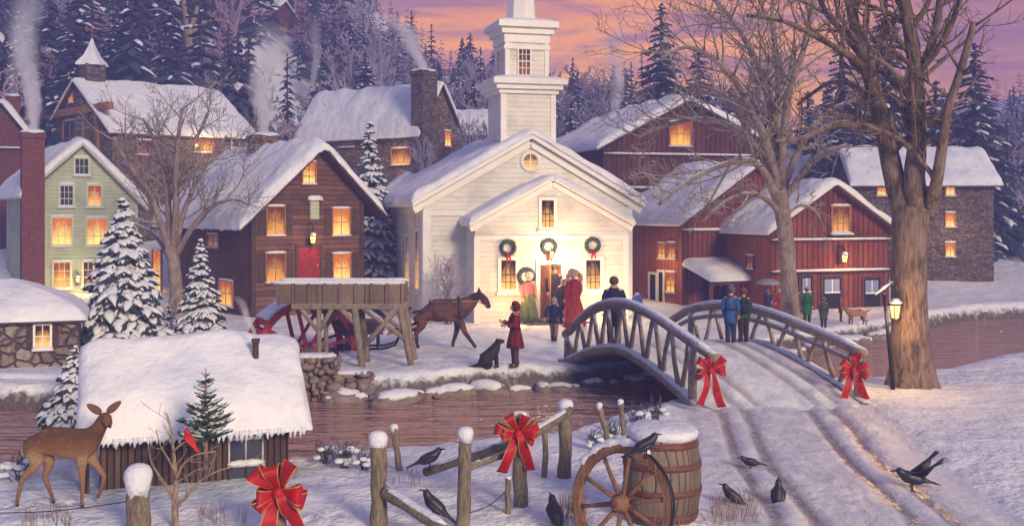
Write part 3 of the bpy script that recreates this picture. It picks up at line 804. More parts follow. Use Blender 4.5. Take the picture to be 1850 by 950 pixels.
# ---------------------------------------------------------------- brown mill house
M['door_red'] = m_plain('red_door', (.24, .016, .012), .55, .35, 6)
def mill():
    h = H('brown_mill_house', 'brown board mill house with a red door above the water wheel', 'house', 555, 38, 0, 36)
    r = h.root
    xl, _ = h.fy(455, 400); xr, _ = h.fy(655, 400); xa, za = h.fy(574, 272); zr = h.fy(655, 362)[1]; zl = h.fy(455, 388)[1]
    gable(h, xl, xr, 8.0, zl, zr, xa, za, M['logs'], side=M['brown_side'], T=.34, ov=.62, of=.55, seed=3, drip=.16)
    mb = MB(); mb.box(xl-.03, xl+.12, -.05, .1, -.5, zl-.02); mb.build('corner_board', M['trim_dark'], r)
    mb = MB(); mb.box(xr-.12, xr+.03, -.05, .1, -.5, zr-.02); mb.build('corner_board', M['trim_dark'], r)
    wpx(h, 'f', 0, (547, 294), (569, 331), glass='lit', frame='timber', grid=(2, 3), fw=.05)
    for a, b in (((482, 374), (513, 424)), ((601, 378), (631, 424)), ((481, 459), (514, 508)), ((602, 460), (632, 508))):
        wpx(h, 'f', 0, a, b, glass='lit_warm', frame='timber', grid=(2, 2), fw=.04, shutters='trim_dark')
    (u0, z1), (u1, z0) = h.fy(538, 448), h.fy(577, 508)
    door(r, 'f', 0, u0, u1, z0, z1, M['door_red'], M['trim_dark'], label='bright red panelled door')
    # hooded green hatch and a lamp on a bracket
    (u0, z1), (u1, z0) = h.fy(559, 362), h.fy(575, 396)
    mb = MB(); mb.box(u0, u1, -.08, .02, z0, z1); mb.box(u0+.05, u1-.05, -.1, -.07, z0+.06, z1-.06); hp = mb.build('hatch', M['clap_green'], r)
    mb = MB(); mb.box(u0-.1, u1+.1, -.2, .0, z1+.0, z1+.06); mb.tube([(lerp(u0-.1, u1+.1, i/5), -.1, z1+.09) for i in range(6)], [.04, .08, .09, .08, .09, .04], 8); mb.build('hatch_hood', M['snow_small'], hp, True)
    u, z = h.fy(556, 432); lantern(r, (u, -.42, z), .13, [(u, 0, z+.5), (u, -.3, z+.55), (u, -.42, z+.45), (u, -.42, z+.25)])
    lamp('mill_lamp', h.world(u, -.85, z-.1), 26)
    # side windows under the eave
    for a, b, g in (((397, 507), (421, 553), 'lit_warm'), ((376, 424), (396, 446), 'lit_dim'), ((277, 452), (292, 528), 'lit')):
        wpx(h, 'l', xl, a, b, glass=g, frame='timber', grid=(2, 2), fw=.05)
    # chimney on the ridge
    yc = 4.6; mb = None
    chimney(h, xa-.5, xa+.5, yc-.4, yc+.4, za-.6, h.fy(500, 246, yc)[1], 'stone')
    return h.world(xa, yc, h.fy(500, 246, yc)[1])
MILL_TOP = mill()

# ---------------------------------------------------------------- pale green house
def green_house():
    h = H('green_house', 'tall pale green house with a red brick chimney on its front', 'house', 150, 44, 0, 31)
    r = h.root
    xl, _ = h.fy(52, 400); xr, _ = h.fy(248, 400); xa, za = h.fy(147, 264); zr = h.fy(248, 366)[1]; zl = h.fy(52, 345)[1]
    gable(h, xl, xr, 7, zl, zr, xa, za, M['clap_green'], T=.26, ov=.35, of=.4, seed=4, deck=M['green_trim'])
    wpx(h, 'f', 0, (136, 287), (159, 314), glass='dark', frame='green_trim', grid=(3, 2), fw=.08)
    wpx(h, 'f', 0, (109, 336), (131, 370), glass='dark', frame='green_trim', grid=(3, 3), fw=.09)
    wpx(h, 'f', 0, (159, 336), (182, 371), glass='lit_warm', frame='green_trim', grid=(2, 3), fw=.08)
    wpx(h, 'f', 0, (94, 394), (129, 441), glass='lit_warm', frame='green_trim', grid=(3, 3), fw=.08)
    wpx(h, 'f', 0, (157, 396), (194, 441), glass='lit', frame='green_trim', grid=(3, 3), fw=.08)
    wpx(h, 'f', 0, (97, 475), (126, 518), glass='lit', frame='green_trim', grid=(3, 3), fw=.08)
    wpx(h, 'f', 0, (151, 474), (167, 514), glass='lit_dim', frame='green_trim', grid=(2, 3), fw=.08)
    for x in (xl, xr-.14): mb = MB(); mb.box(x-.02, x+.16, -.035, .1, -.6, min(zl, zr)-.1); mb.build('corner_board', M['green_trim'], r)
    c = -.55
    x0, z1 = h.fy(40, 238, c); x1, _ = h.fy(81, 238, c)
    chimney(h, x0, x1, c, .02, -1, z1, 'brick')
    u, z = h.fy(138, 505); lamp('house_lamp', h.world(u, -.7, z), 30, (1, .75, .3))
    mb = MB(); lantern(r, (u, -.35, z), .1, [(u, 0, z+.3), (u, -.35, z+.32), (u, -.35, z+.2)])
    return h.world((x0+x1)/2, c/2, z1)
GREEN_TOP = green_house()

# ---------------------------------------------------------------- long stone house with a cupola (upper left)
def stone_long():
    h = H('stone_house', 'long stone house with a cupola and weathervane on the hill', 'house', 140, 57, 3.2, -47)
    r = h.root
    xr, zr = h.fy(203, 238); xl, zl = h.fy(84, 225); zl = zr; xa = (xl+xr)/2; za = h.fy(141, 150)[1]
    y1, _ = h.fx(456, 240, xr)
    gable(h, xl, xr, y1, zl, zr, xa, za, M['stone'], T=.22, ov=.25, of=.25, seed=5, base=-3)
    print('stone_long', xl, xr, zr, za, y1)
    (u0, z1), (u1, z0) = h.fy(125, 163), h.fy(133, 184); window(r, 'f', 0, u0, u1, z0, z1, glass='lit_warm', frame='timber', grid=(2, 2), fw=.06)
    z = h.fy(130, 203)[1]; mb = MB(); mb.box(xl-.1, xr+.1, -.25, .02, z-.18, z+.18); mb.build('timber_beam', M['timber'], r)
    for a in (.12, .78):
        u = lerp(xl, xr, a); mb = MB(); mb.box(u, u+.35, -.12, .02, -1.2, z-.2); mb.build('timber_post', M['timber'], r)
    wpx(h, 'f', 0, (115, 222), (150, 262), glass='dark', frame='timber', grid=(3, 3), fw=.08)
    for a, b, g in (((420, 245), (445, 266), 'dark'), ((352, 246), (382, 274), 'lit_warm'), ((344, 315), (375, 340), 'lit_warm'), ((250, 255), (275, 278), 'lit_dim')):
        wpx(h, 'r', xr, a, b, glass=g, frame='white' if g == 'dark' else 'timber', grid=(2, 2), fw=.08)
    p = h.fx(367, 262, xr); lamp('stone_house_lamp', h.world(xr+.8, p[0], p[1]), 45)
    # cupola
    yc = .75; k = .5
    mb = MB(); mb.box(xa-k, xa+k, yc-k, yc+k, za-.4, za+1.0); mb.box(xa-.2, xa+.2, yc-k-.02, yc-k+.02, za+.3, za+.8); mb.box(xa+k-.02, xa+k+.02, yc-.2, yc+.2, za+.3, za+.8)
    cu = mb.build('cupola', M['stone_dark'], r)
    mb = MB(); mb.lathe([(k*1.75, za+.95), (k*1.7, za+1.08), (k*.95, za+1.45), (k*.4, za+1.95), (.05, za+2.35)], 4, (xa, yc, 0)); o = mb.build('cupola_roof', M['snow_roof'], cu)
    mb = MB(); z = za+2.3; mb.tube([(xa, yc, z), (xa, yc, z+.75)], .03, 6); mb.bar((xa-.45, yc-.1, z+.55), (xa+.4, yc+.1, z+.55), .05, .05); mb.add([(xa-.5, yc-.11, z+.42), (xa-.15, yc-.04, z+.56), (xa-.5, yc-.1, z+.78), (xa-.5, yc-.13, z+.6)], [(0, 1, 2), (0, 2, 3), (0, 3, 1), (1, 3, 2)])
    mb.build('weathervane', M['timber'], cu)
stone_long()

def stone_chimney_house():
    h = H('stone_cottage', 'stone cottage with one broad stone chimney on the slope left of the steeple', 'house', 800, 56, 3.2, 52)
    r = h.root
    xl, zl = h.fy(757, 236); xr, _ = h.fy(831, 236); zr = h.fy(831, 205)[1]; zl = h.fy(757, 236)[1]
    xa = (xl+xr)/2; zr = zl; za = h.fy(794, 156)[1]
    y1, _ = h.fx(540, 238, xl)
    gable(h, xl, xr, y1, zl, zr, xa, za, M['stone'], T=.22, ov=.25, of=.22, seed=6, base=-3)
    print('stone2', xl, xr, zl, za, y1)
    for a, b in (((708, 270), (742, 296)), ((612, 252), (640, 264))):
        wpx(h, 'l', xl, a, b, glass='lit_warm' if a[0] > 650 else 'dark', frame='timber', grid=(3, 2), fw=.06)
    wpx(h, 'f', 0, (803, 238), (814, 264), glass='lit_warm', frame='timber', grid=(2, 2), fw=.06)
    c = -.45
    x0, z1 = h.fy(752, 124, c); x1, _ = h.fy(790, 124, c)
    x0 = h.fy(764, 124, c)[0]; chimney(h, x0, x1, c, .35, -2, z1, 'stone_dark')
    p = h.fx(725, 284, xl); lamp('cottage_lamp', h.world(xl-.8, p[0], p[1]), 30)
    return h.world((x0+x1)/2, -.05, z1)
STONE_TOP = stone_chimney_house()

# ---------------------------------------------------------------- barns
def barn_dark():
    h = H('dark_barn', 'large dark brown barn behind the church with an orange loft window', 'barn', 1240, 50, .6, 16)
    xl, zl = h.fy(1090, 268); xr, zr = h.fy(1392, 268); xa, za = h.fy(1238, 186); zl = zr = (zl+zr)/2
    gable(h, xl, xr, 9, zl, zr, xa, za, M['barn_dark'], T=.30, ov=.45, of=.5, seed=7)
    wpx(h, 'f', 0, (1211, 222), (1247, 262), glass='lit', frame='timber', grid=(3, 2), fw=.08)
    for a, b in (((1148, 354), (1172, 370)), ((1180, 354), (1200, 370))): wpx(h, 'f', 0, a, b, glass='dark', frame='barn_dark', grid=(2, 1), fw=.08)
    for py in (280, 340):
        z = h.fy(1240, py)[1]; ledge(h, 'f', 0, xl, xr, z, .12)
    return h
barn_dark()
def barn_mid():
    h = H('tall_red_barn', 'red barn with an orange-lit side wall just right of the church', 'barn', 1320, 42, -.1, 27)
    r = h.root
    xl, zl = h.fy(1233, 402); xa, za = h.fy(1362, 304); xr = 2*xa-xl; zr = zl
    gable(h, xl, xr, 4.3, zl, zr, xa, za, M['barn_red'], side=M['barn_red_lit'], T=.26, ov=.35, of=.3, seed=8)
    z = h.fy(1250, 483)[1]; ledge(h, 'f', 0, xl, xr, z)
    z = h.fy(1300, 415)[1]; ledge(h, 'f', 0, xl, xr, z, .08)
    for a, b in (((1190, 441), (1203, 466)), ((1208, 440), (1221, 466)), ((1205, 493), (1220, 527))): wpx(h, 'l', xl, a, b, glass='lit_warm', frame='timber', grid=(2, 3), fw=.06)
    for a, b in (((1175, 495), (1186, 562)), ((1191, 491), (1199, 562))):
        (u0, z1), (u1, z0) = h.fx(*a, xl), h.fx(*b, xl); door(r, 'l', xl, u0, u1, z0-.2, z1, M['black'], M['white'], handle=False, label='dark open doorway')
    for a, b in (((1268, 500), (1282, 565)), ):
        (u0, z1), (u1, z0) = h.fy(*a), h.fy(*b); door(r, 'f', 0, u0, u1, z0-.2, z1, M['black'], M['trim_dark'], handle=False, label='dark open doorway')
    p = h.fx(1212, 480, xl); lamp('barn_side_lamp', h.world(xl-.8, p[0], p[1]), 30)
    # snow-roofed porch standing against the wall
    c = -1.5
    (u0, z1), (u1, _) = h.fy(1284, 500, c), h.fy(1362, 490, c); z1 = h.fy(1284, 512, c)[1]; zt = z1+.42
    mb = MB()
    for u in (u0+.05, lerp(u0, u1, .5), u1-.05): mb.box(u-.05, u+.05, c, c+.1, -1, z1+.1)
    mb.box(u0, u1, c+.0, c+.1, z1-.06, z1+.06); po = mb.build('porch', M['barn_red_lit'], r)
    def pz(y): return z1+.1+(y-c)*.30
    mb = MB(); mb.add([(u0-.15, c-.2, pz(c-.2)), (u1+.15, c-.2, pz(c-.2)), (u1+.15, 0, pz(0)), (u0-.15, 0, pz(0)), (u0-.15, c-.2, pz(c-.2)+.07), (u1+.15, c-.2, pz(c-.2)+.07), (u1+.15, 0, pz(0)+.07), (u0-.15, 0, pz(0)+.07)], [(3,2,1,0),(4,5,6,7),(0,1,5,4),(1,2,6,5),(2,3,7,6),(3,0,4,7)])
    pr = mb.build('porch_roof', M['trim_dark'], po)
    mb = MB(); mb.grid(24, 14, lambda u, v: (lerp(u0-.2, u1+.2, u), lerp(c-.26, .0, v), pz(lerp(c-.26, 0, v))+.05+.26*(max(0, 1-(2*u-1)**8)*max(0, 1-(1-min(v*1.2, 1))**6))**.5*(1+.2*noise.noise(Vector((u*4, v*3, 1)))))); mb.build('porch_snow', M['snow_roof'], pr, True)
    mb = MB(); mb.box(lerp(u0, u1, .5)+.1, u1-.1, c+.25, c+.35, -1, z1); mb.build('porch_wall', M['barn_red'], po)
    return h
barn_mid()
def barn_right():
    h = H('low_red_barn', 'red barn with a lit loft window and a row of dark doors on the right', 'barn', 1505, 40, -.15, 20)
    r = h.root
    xl, zl = h.fy(1392, 425); xr, zr = h.fy(1606, 410); xa, za = h.fy(1513, 338); zl = zr = (zl+zr)/2; xa = (xl+xr)/2
    gable(h, xl, xr, 5.0, zl, zr, xa, za, M['barn_red'], side=M['barn_red_lit'], T=.26, ov=.32, of=.35, seed=9)
    wpx(h, 'f', 0, (1503, 374), (1533, 418), glass='lit', frame='timber', grid=(3, 3), fw=.06)
    for py in (433, 489): ledge(h, 'f', 0, xl, xr, h.fy(1500, py)[1])
    ledge(h, 'f', -.03, *[h.fy(p, 425)[0] for p in (1497, 1539)], h.fy(1515, 424)[1], .2, 'window_ledge')
    u, z = h.fy(1515, 466); lantern(r, (u, -.35, z), .14, [(u, 0, z+.4), (u, -.3, z+.45), (u, -.35, z+.27)])
    lamp('barn_lamp', h.world(u, -.9, z-.1), 60, (1, .5, .2))
    for a, b, lit in (((1446, 499), (1466, 562), 1), ((1486, 501), (1518, 562), 1), ((1560, 503), (1588, 562), 1)):
        (u0, z1), (u1, z0) = h.fy(*a), h.fy(*b); d = door(r, 'f', 0, u0, u1, z0-.3, z1, M['black'], M['trim_dark'], handle=False)
        f = mp('f', 0); mb = MB(); zm = lerp(z1, z0, .42); ubox(mb, f, u0+.06, u1-.06, .03, .04, zm, z1-.07); mb.build('door_glass', M['sky_glass'], d)
        mb = MB(); ubox(mb, f, u0+.05, u1-.05, .035, .075, zm-.05, zm); ubox(mb, f, (u0+u1)/2-.02, (u0+u1)/2+.02, .037, .05, zm, z1-.07); mb.build('door_sill', M['snow_small'], d)
    (u0, z1), (u1, z0) = h.fx(1350, 463, xl), h.fx(1362, 470, xl); window(r, 'l', xl, u0, u1, z0-.3, z1, glass='lit_dim', frame='trim_dark', grid=(2, 2), fw=.05)
    return h
def m_skyglass():
    t = NT('blue_glass'); return t.bsdf((.22, .26, .42), .15, None, .8)
M['sky_glass'] = m_skyglass()
BR = barn_right()

# ---------------------------------------------------------------- houses on the right and behind
def long_house(name, label, pxl, pxr, Y, z, pyr, pye, wall, wins=(), seed=0, yaw=88, depth=2.4, T=.22, lean=0):
    """ridge runs across the picture; the long wall faces the viewer"""
    h = H(name, label, 'house', pxr, Y+depth, z, yaw)
    xl = -depth/ math.sin(h.yaw) if False else -depth
    _, zl = h.fx((pxl+pxr)/2, pye, xl); za = CAMZ-(pyr-HY)*(Y+depth)/FPX-z
    ya, _ = h.fx(pxl, pye, xl)
    gable(h, xl, depth, abs(ya), zl, zl, 0, za, wall, T=T, ov=.3, of=.25, seed=seed, base=-3)
    for a, b, g in wins: wpx(h, 'l', xl, a, b, glass=g, frame='timber', grid=(2, 2), fw=.06)
    return h, xl
h, xl_ = long_house('stone_inn', 'dark stone building with a column of lit windows beyond the big tree', 1545, 1765, 49, .3, 276, 332, M['stone_dark'],
    [((1709, 330), (1724, 352), 'lit_warm'), ((1709, 386), (1724, 408), 'lit_warm'), ((1709, 440), (1724, 462), 'lit_warm'), ((1585, 338), (1600, 352), 'lit_warm'), ((1660, 395), (1672, 412), 'lit')], 11, 84)
p = h.fx(1716, 420, xl_); lamp('inn_lamp', h.world(xl_-.9, p[0], p[1]), 25)
long_house('snowy_roofed_house', 'house behind the barns showing mostly a broad blue snowy roof', 1432, 1640, 57, 1.2, 262, 330, M['stone_dark'], [], 12, 86, 3.2)
long_house('small_stone_house', 'small stone house with a blue snowy roof just left of the steeple', 822, 905, 63, 4.5, 206, 242, M['stone_dark'], [], 13, 86, 2.0)
def green_small():
    h = H('small_green_house', 'small green gabled house between the mill and the church', 'house', 735, 45, .5, 8)
    xl, zl = h.fy(694, 362); xr, zr = h.fy(775, 362); xa, za = h.fy(735, 325)
    gable(h, xl, xr, 5, zl, zl, xa, za, M['clap_green'], T=.2, ov=.2, of=.3, seed=14)
    wpx(h, 'f', 0, (712, 352), (735, 372), glass='dark', frame='green_trim', grid=(2, 2), fw=.06)
green_small()
def left_house():
    h = H('brick_cabin', 'reddish cabin with a small brick chimney at the far left edge', 'house', 20, 53, 2.2, 22)
    xl, zl = h.fy(-60, 270); xr, zr = h.fy(62, 262); xa, za = h.fy(8, 190)
    xa = (xl+xr)/2
    gable(h, xl, xr, 6, zr, zr, xa, za, M['brick'], T=.22, ov=.3, of=.3, seed=15)
    x0, z1 = h.fy(12, 174, 1.0); x1, _ = h.fy(36, 174, 1.0); chimney(h, x0, x1, .6, 1.3, za-1.8, z1, 'brick')
    ledge(h, 'f', 0, xl, xr, h.fy(20, 268)[1])
    return h.world((x0+x1)/2, 1, z1)
LEFT_TOP = left_house()
def cabin(px, py_top, py_base, w, Y, label, seed):
    q = hit(px, py_base, 50); Y = q.y; z = q.z
    h = H('hillside_cabin', label, 'house', px, Y, z, 60)
    k = Y/FPX; za = (py_base-py_top)*k; zl = za*.45
    gable(h, -w/2, w/2, w*1.5, zl, zl, 0, za, M['brick'], T=.3, ov=.4, of=.3, seed=seed, base=-4)
    window(h.root, 'f', 0, -.5, .5, zl*.3, zl*.9, glass='lit_dim', frame='timber', snow=False)
cabin(512, 6, 62, 3.6, 105, 'small red-walled cabin with a snowy roof high on the wooded hill', 16)
cabin(440, -25, 26, 3.6, 125, 'highest small cabin on the hill at the top edge', 17)

# ---------------------------------------------------------------- stone cottage by the water, left edge (hipped roof)
def hip_cottage():
    Y = 25.0; z = -.45
    h = H('hipped_stone_cottage', 'stone cottage with a hipped snowy roof and one candle-lit window by the river', 'cottage', 60, Y, z, 20)
    r = h.root; xr, ze = h.fy(140, 577); xl = xr-5.0; D = 2.8
    mb = MB(); mb.box(xl, xr, 0, D, -.8, ze); mb.build('wall', M['stone_lilac'], r)
    zr = h.fy(60, 508, D/2)[1]; o = .18; T = .2
    def hz(x, y):
        d = min(x-(xl-o), (xr+o)-x, y+o, D+o-y); return ze+.02+(zr-ze-.1)*clamp(d/(D/2+o))**.9
    mb = MB(); mb.box(xl-o, xr+o, -o, D+o, ze-.05, ze+.02); rf = mb.build('roof', M['trim_dark'], r)
    mb = MB()
    def g(u, v):
        x = lerp(xl-o-.04, xr+o+.04, u); y = lerp(-o-.04, D+o+.04, v)
        d = min(x-(xl-o-.04), (xr+o+.04)-x, y+o+.04, D+o+.04-y)
        return (x, y, hz(x, y)+T*math.sqrt(clamp(d/.3))*(1+.3*fbm(x, y, 3))-.02)
    mb.grid(70, 50, g); mb.build('roof_snow', M['snow_roof'], rf, True, False)
    wpx(h, 'f', 0, (64, 588), (90, 626), glass='lit_low', frame='white', grid=(2, 2), fw=.05, snow=True, shutters='trim_dark')
hip_cottage()
def low_wall():
    w = thing('stone_wall', 'low stone river wall with snow on top below the hipped cottage', 'wall', at(60, 700, 23.2))
    w.location.z = -.5
    mb = MB(); mb.grid(2, 2, lambda u, v: (0, 0, 0)) if False else None
    mb.box(-3.5, .75, 0, .7, -.5, .52); mb.build('masonry', M['stone_lilac'], w)
    mb = MB(); mb.grid(40, 8, lambda u, v: (lerp(-3.55, .8, u), lerp(-.06, .78, v), .5+.14*math.sqrt(max(0, (1-(2*v-1)**4)*(1-(2*u-1)**20)))+.03*noise.noise(Vector((u*9, v*2, 0))))); mb.build('wall_snow', M['snow_small'], w, True, False)
low_wall()

# ---------------------------------------------------------------- shed in the foreground
M['old_trim'] = m_plain('old_trim', (.42, .40, .40), .7, .3, 9)
def shed():
    Y = 15.15; X = (150-CX)*Y/FPX
    h = H('wooden_shed', 'small weathered plank shed under a thick snowy roof beside the deer', 'shed', 150, Y, -.02, -70)
    r = h.root; L = 2.85; run = 1.05; za = 1.62; zl = .86
    mb = MB(); mb.prism([(-run, -.5), (run, -.5), (run, zl-.12), (0, za-.1), (-run, zl-.12)], .22, L-.22); mb.build('wall', M['shed_wood'], r)
    # sagging flared roof
    ov = .30; th = .05
    def zr(x):
        a = abs(x); return za-(za-zl)*(a/run)**1.0-.06*0
    X1 = run+ov
    mb = MB(); mb.prism([(-X1, zr(X1)), (0, za), (X1, zr(X1)), (X1, zr(X1)+th), (0, za+th), (-X1, zr(X1)+th)], .0, L); rf = mb.build('roof', M['trim_dark'], r)
    roof_snow(rf, -X1, X1, 0, L, lambda x, k: za+th-(za-zl)/run*(math.sqrt(x*x+k*k)-k), .20, M['snow_roof'], .07, 21, 0)
    # ragged snow fringe and icicles along the eave
    rg = random.Random(5); mb = MB()
    y = .0
    while y < L:
        w = rg.uniform(.03, .09); l = .02+.10*abs(noise.noise(Vector((y*3.1, 2, 1))))+rg.uniform(0, .06)*rg.choice((0, 0, 1))
        mb.tube([(X1+.03, y, zr(X1)+.08), (X1+.035, y, zr(X1)+.02), (X1+.03, y+rg.uniform(-.01, .01), zr(X1)-l)], [w*.6, w*.5, .006], 6)
        y += w*rg.uniform(.8, 1.5)
    ic = mb.build('snow_fringe', M['snow_small'], rf, True)
    (u0, z1), (u1, z0) = h.fx(415, 795, run), h.fx(472, 832, run)
    window(r, 'r', run, u0, u1, z0, z1, glass='dark', frame='old_trim', grid=(2, 1), fw=.025, snow=True)
    (u0, z1), (u1, z0) = h.fx(415, 845, run), h.fx(472, 868, run)
    window(r, 'r', run, u0, u1, z0, z1, glass='dark', frame='shed_wood', grid=(2, 1), fw=.02, snow=False)
    # stove pipe through the roof
    p = h.fx(462, 668, .55); y = p[0]; zb = zr(.55)
    mb = MB(); mb.tube([(.55, y, zb-.1), (.55, y, zb+.56)], .042, 12); mb.lathe([(.055, zb+.54), (.06, zb+.6), (.02, zb+.6)], 12, (.55, y, 0)); mb.build('stove_pipe', M['timber_dark'], r, True)
    # gable post on the open left end
    for q in (run-.02, -run-.08): mb = MB(); mb.box(q, q+.1, 0, .1, -.3, zr(run)); mb.build('corner_post', M['shed_wood'], r)
    return h.world(.55, y, zb+.6)
M['timber_dark'] = m_plain('rusty_pipe', (.10, .05, .035), .7, .4, 12)
SHED_TOP = shed()
# ================================================================= BRIDGE
def catmull(pts, t):
    xs = [p[0] for p in pts]
    if t <= xs[0]: return pts[0][1]
    if t >= xs[-1]: return pts[-1][1]
    i = max(k for k in range(len(xs)) if xs[k] <= t); i = min(i, len(xs)-2)
    def sl(k):
        a, b = max(k-1, 0), min(k+1, len(xs)-1); return (pts[b][1]-pts[a][1])/(xs[b]-xs[a])
    h = xs[i+1]-xs[i]; u = (t-xs[i])/h
    return ((2*u**3-3*u*u+1)*pts[i][1]+(u**3-2*u*u+u)*h*sl(i)+(-2*u**3+3*u*u)*pts[i+1][1]+(u**3-u*u)*h*sl(i+1))
A0, A1 = Vector((3.35, 20.9, 0)), Vector((1.3, 25.9, 0))
B0, B1 = Vector((6.55, 21.2, 0)), Vector((4.4, 27.2, 0))
DECK = [(-.14, -.24), (0, .03), (.25, .42), (.5, .64), (.75, .46), (1, .06), (1.12, -.05)]
LRAIL = [(-.17, .90), (0, 1.12), (.25, 1.46), (.5, 1.60), (.75, 1.36), (1.02, .66)]
RRAIL = [(-.05, .88), (0, .94), (.25, 1.18), (.5, 1.37), (.75, 1.37), (1, 1.14), (1.16, .78)]
def dk(t): return catmull(DECK, t)
def bp(side, t):
    a, b = (A0, A1) if side == 'l' else (B0, B1); return a+(b-a)*t
def deck_pt(s, t):
    p = bp('l', t).lerp(bp('r', t), s); p.z = dk(t); return p
def deck_z(x, y):
    best = None
    for i in range(41):
        t = i/40; a, b = bp('l', t), bp('r', t)
        d = (b-a); q = Vector((x, y, 0))-a; s = q.dot(d)/d.dot(d); r = (q-d*s).length
        if best is None or r < best[0]: best = (r, dk(t))
    return best[1]
def bridge():
    O = Vector((3.9, 23.8, 0))
    br = thing('footbridge', 'arched log footbridge with criss-cross railings crossing the river', 'bridge', O)
    def W(p): return Vector(p)-O
    T = [i/44*1.23-.13 for i in range(45)]
    mb = MB(); vs = []
    for t in T:
        for s, dz in ((-.02, 0), (1.02, 0), (1.02, -.12), (-.02, -.12)): p = deck_pt(s, t); vs.append(W(p+Vector((0, 0, dz))))
    fs = []
    for i in range(len(T)-1):
        for k in range(4): fs.append((i*4+k, i*4+(k+1) % 4, i*4+4+(k+1) % 4, i*4+4+k))
    fs += [(0, 1, 2, 3), tuple(4*(len(T)-1)+k for k in (3, 2, 1, 0))]
    mb.add(vs, fs); mb.build('deck', M['bridge_wood'], br)
    mb = MB(); n = 36; vals = []; vs = []
    for t in T:
        for i in range(n+1):
            s = i/n; p = deck_pt(lerp(.035, .965, s), t); d = (s-.5)*2*1.55
            e = min(1, s*n/3, (1-s)*n/3); rr = rut(d); vals.append(clamp(-rr/.06)*.7)
            p.z += .012+e*(.085+rr*.7+.03*noise.noise(p*2.5)); vs.append(W(p))
    mb.add(vs, [(j*(n+1)+i, j*(n+1)+i+1, (j+1)*(n+1)+i+1, (j+1)*(n+1)+i) for j in range(len(T)-1) for i in range(n)])
    o = mb.build('deck_snow', bpy.data.materials['slush_road'], br, True, False)
    a = o.data.attributes.new('rut', 'FLOAT', 'POINT'); a.data.foreach_set('value', vals)
    rg = random.Random(4)
    for side, rail in (('l', LRAIL), ('r', RRAIL)):
        t0, t1 = rail[0][0], rail[-1][0]
        def rp(t, off=0):
            p = bp(side, t); p.z = catmull(rail, t)+off; return W(p)
        ts = [lerp(t0, t1, i/24) for i in range(25)]
        mb = MB(); mb.tube([rp(t) for t in ts], [.095+.01*rg.random() for _ in ts], 10); mb.build('handrail', M['bridge_wood'], br, True)
        mb = MB(); mb.tube([rp(t, .085) for t in ts[1:-1]], [.05]+[.072+.012*rg.random() for _ in ts[3:-1]]+[.04], 8, squash=.6); mb.build('rail_snow', M['snow_small'], br, True)
        ts2 = [lerp(t0+.04, t1-.03, i/24) for i in range(25)]
        mb = MB(); mb.tube([rp(t, -.24) for t in ts2], .055, 8)
        if side == 'r': mb.build('lower_rail', M['bridge_wood'], br, True)
        # arched beam at the deck edge
        def gp(t, o_=0): p = bp(side, t); p.z = dk(t)-.03+o_; return W(p)
        ts3 = [lerp(-.08, 1.06, i/28) for i in range(29)]
        mb = MB(); mb.tube([gp(t) for t in ts3], .115, 10); mb.build('arch_beam', M['bridge_wood'], br, True)
        mb = MB(); mb.tube([gp(t, .1) for t in ts3[1:-1]], [.03]+[.075]*25+[.03], 8, squash=.55); mb.build('beam_snow', M['snow_small'], br, True)
        N = 8 if side == 'l' else 6
        tt = [lerp(.0, 1.0, i/N) for i in range(N+1)]
        for i in range(N):
            a, m_, b = tt[i], (tt[i]+tt[i+1])/2, tt[i+1]
            for q, w in ((a, m_), (b, m_)):
                p0 = bp(side, lerp(q, w, .9)); p0.z = dk(lerp(q, w, .9)); p1 = rp(lerp(q, w, .12), -.05)
                mb = MB(); p0 = W(p0); mid = (p0+p1)/2+Vector((rg.uniform(-.03, .03), 0, 0))
                mb.tube([p0, mid, p1], [.055, .047, .045], 7); mb.build('baluster', M['bridge_wood'], br, True)
        for t in (-.02, 1.0):
            p0 = bp(side, t); p1 = rp(t); p0 = W(Vector((p0.x, p0.y, -.3)))
            mb = MB(); mb.tube([p0, p1], [.09, .08], 8); mb.build('end_post', M['bridge_wood'], br, True)
    return br
bridge()

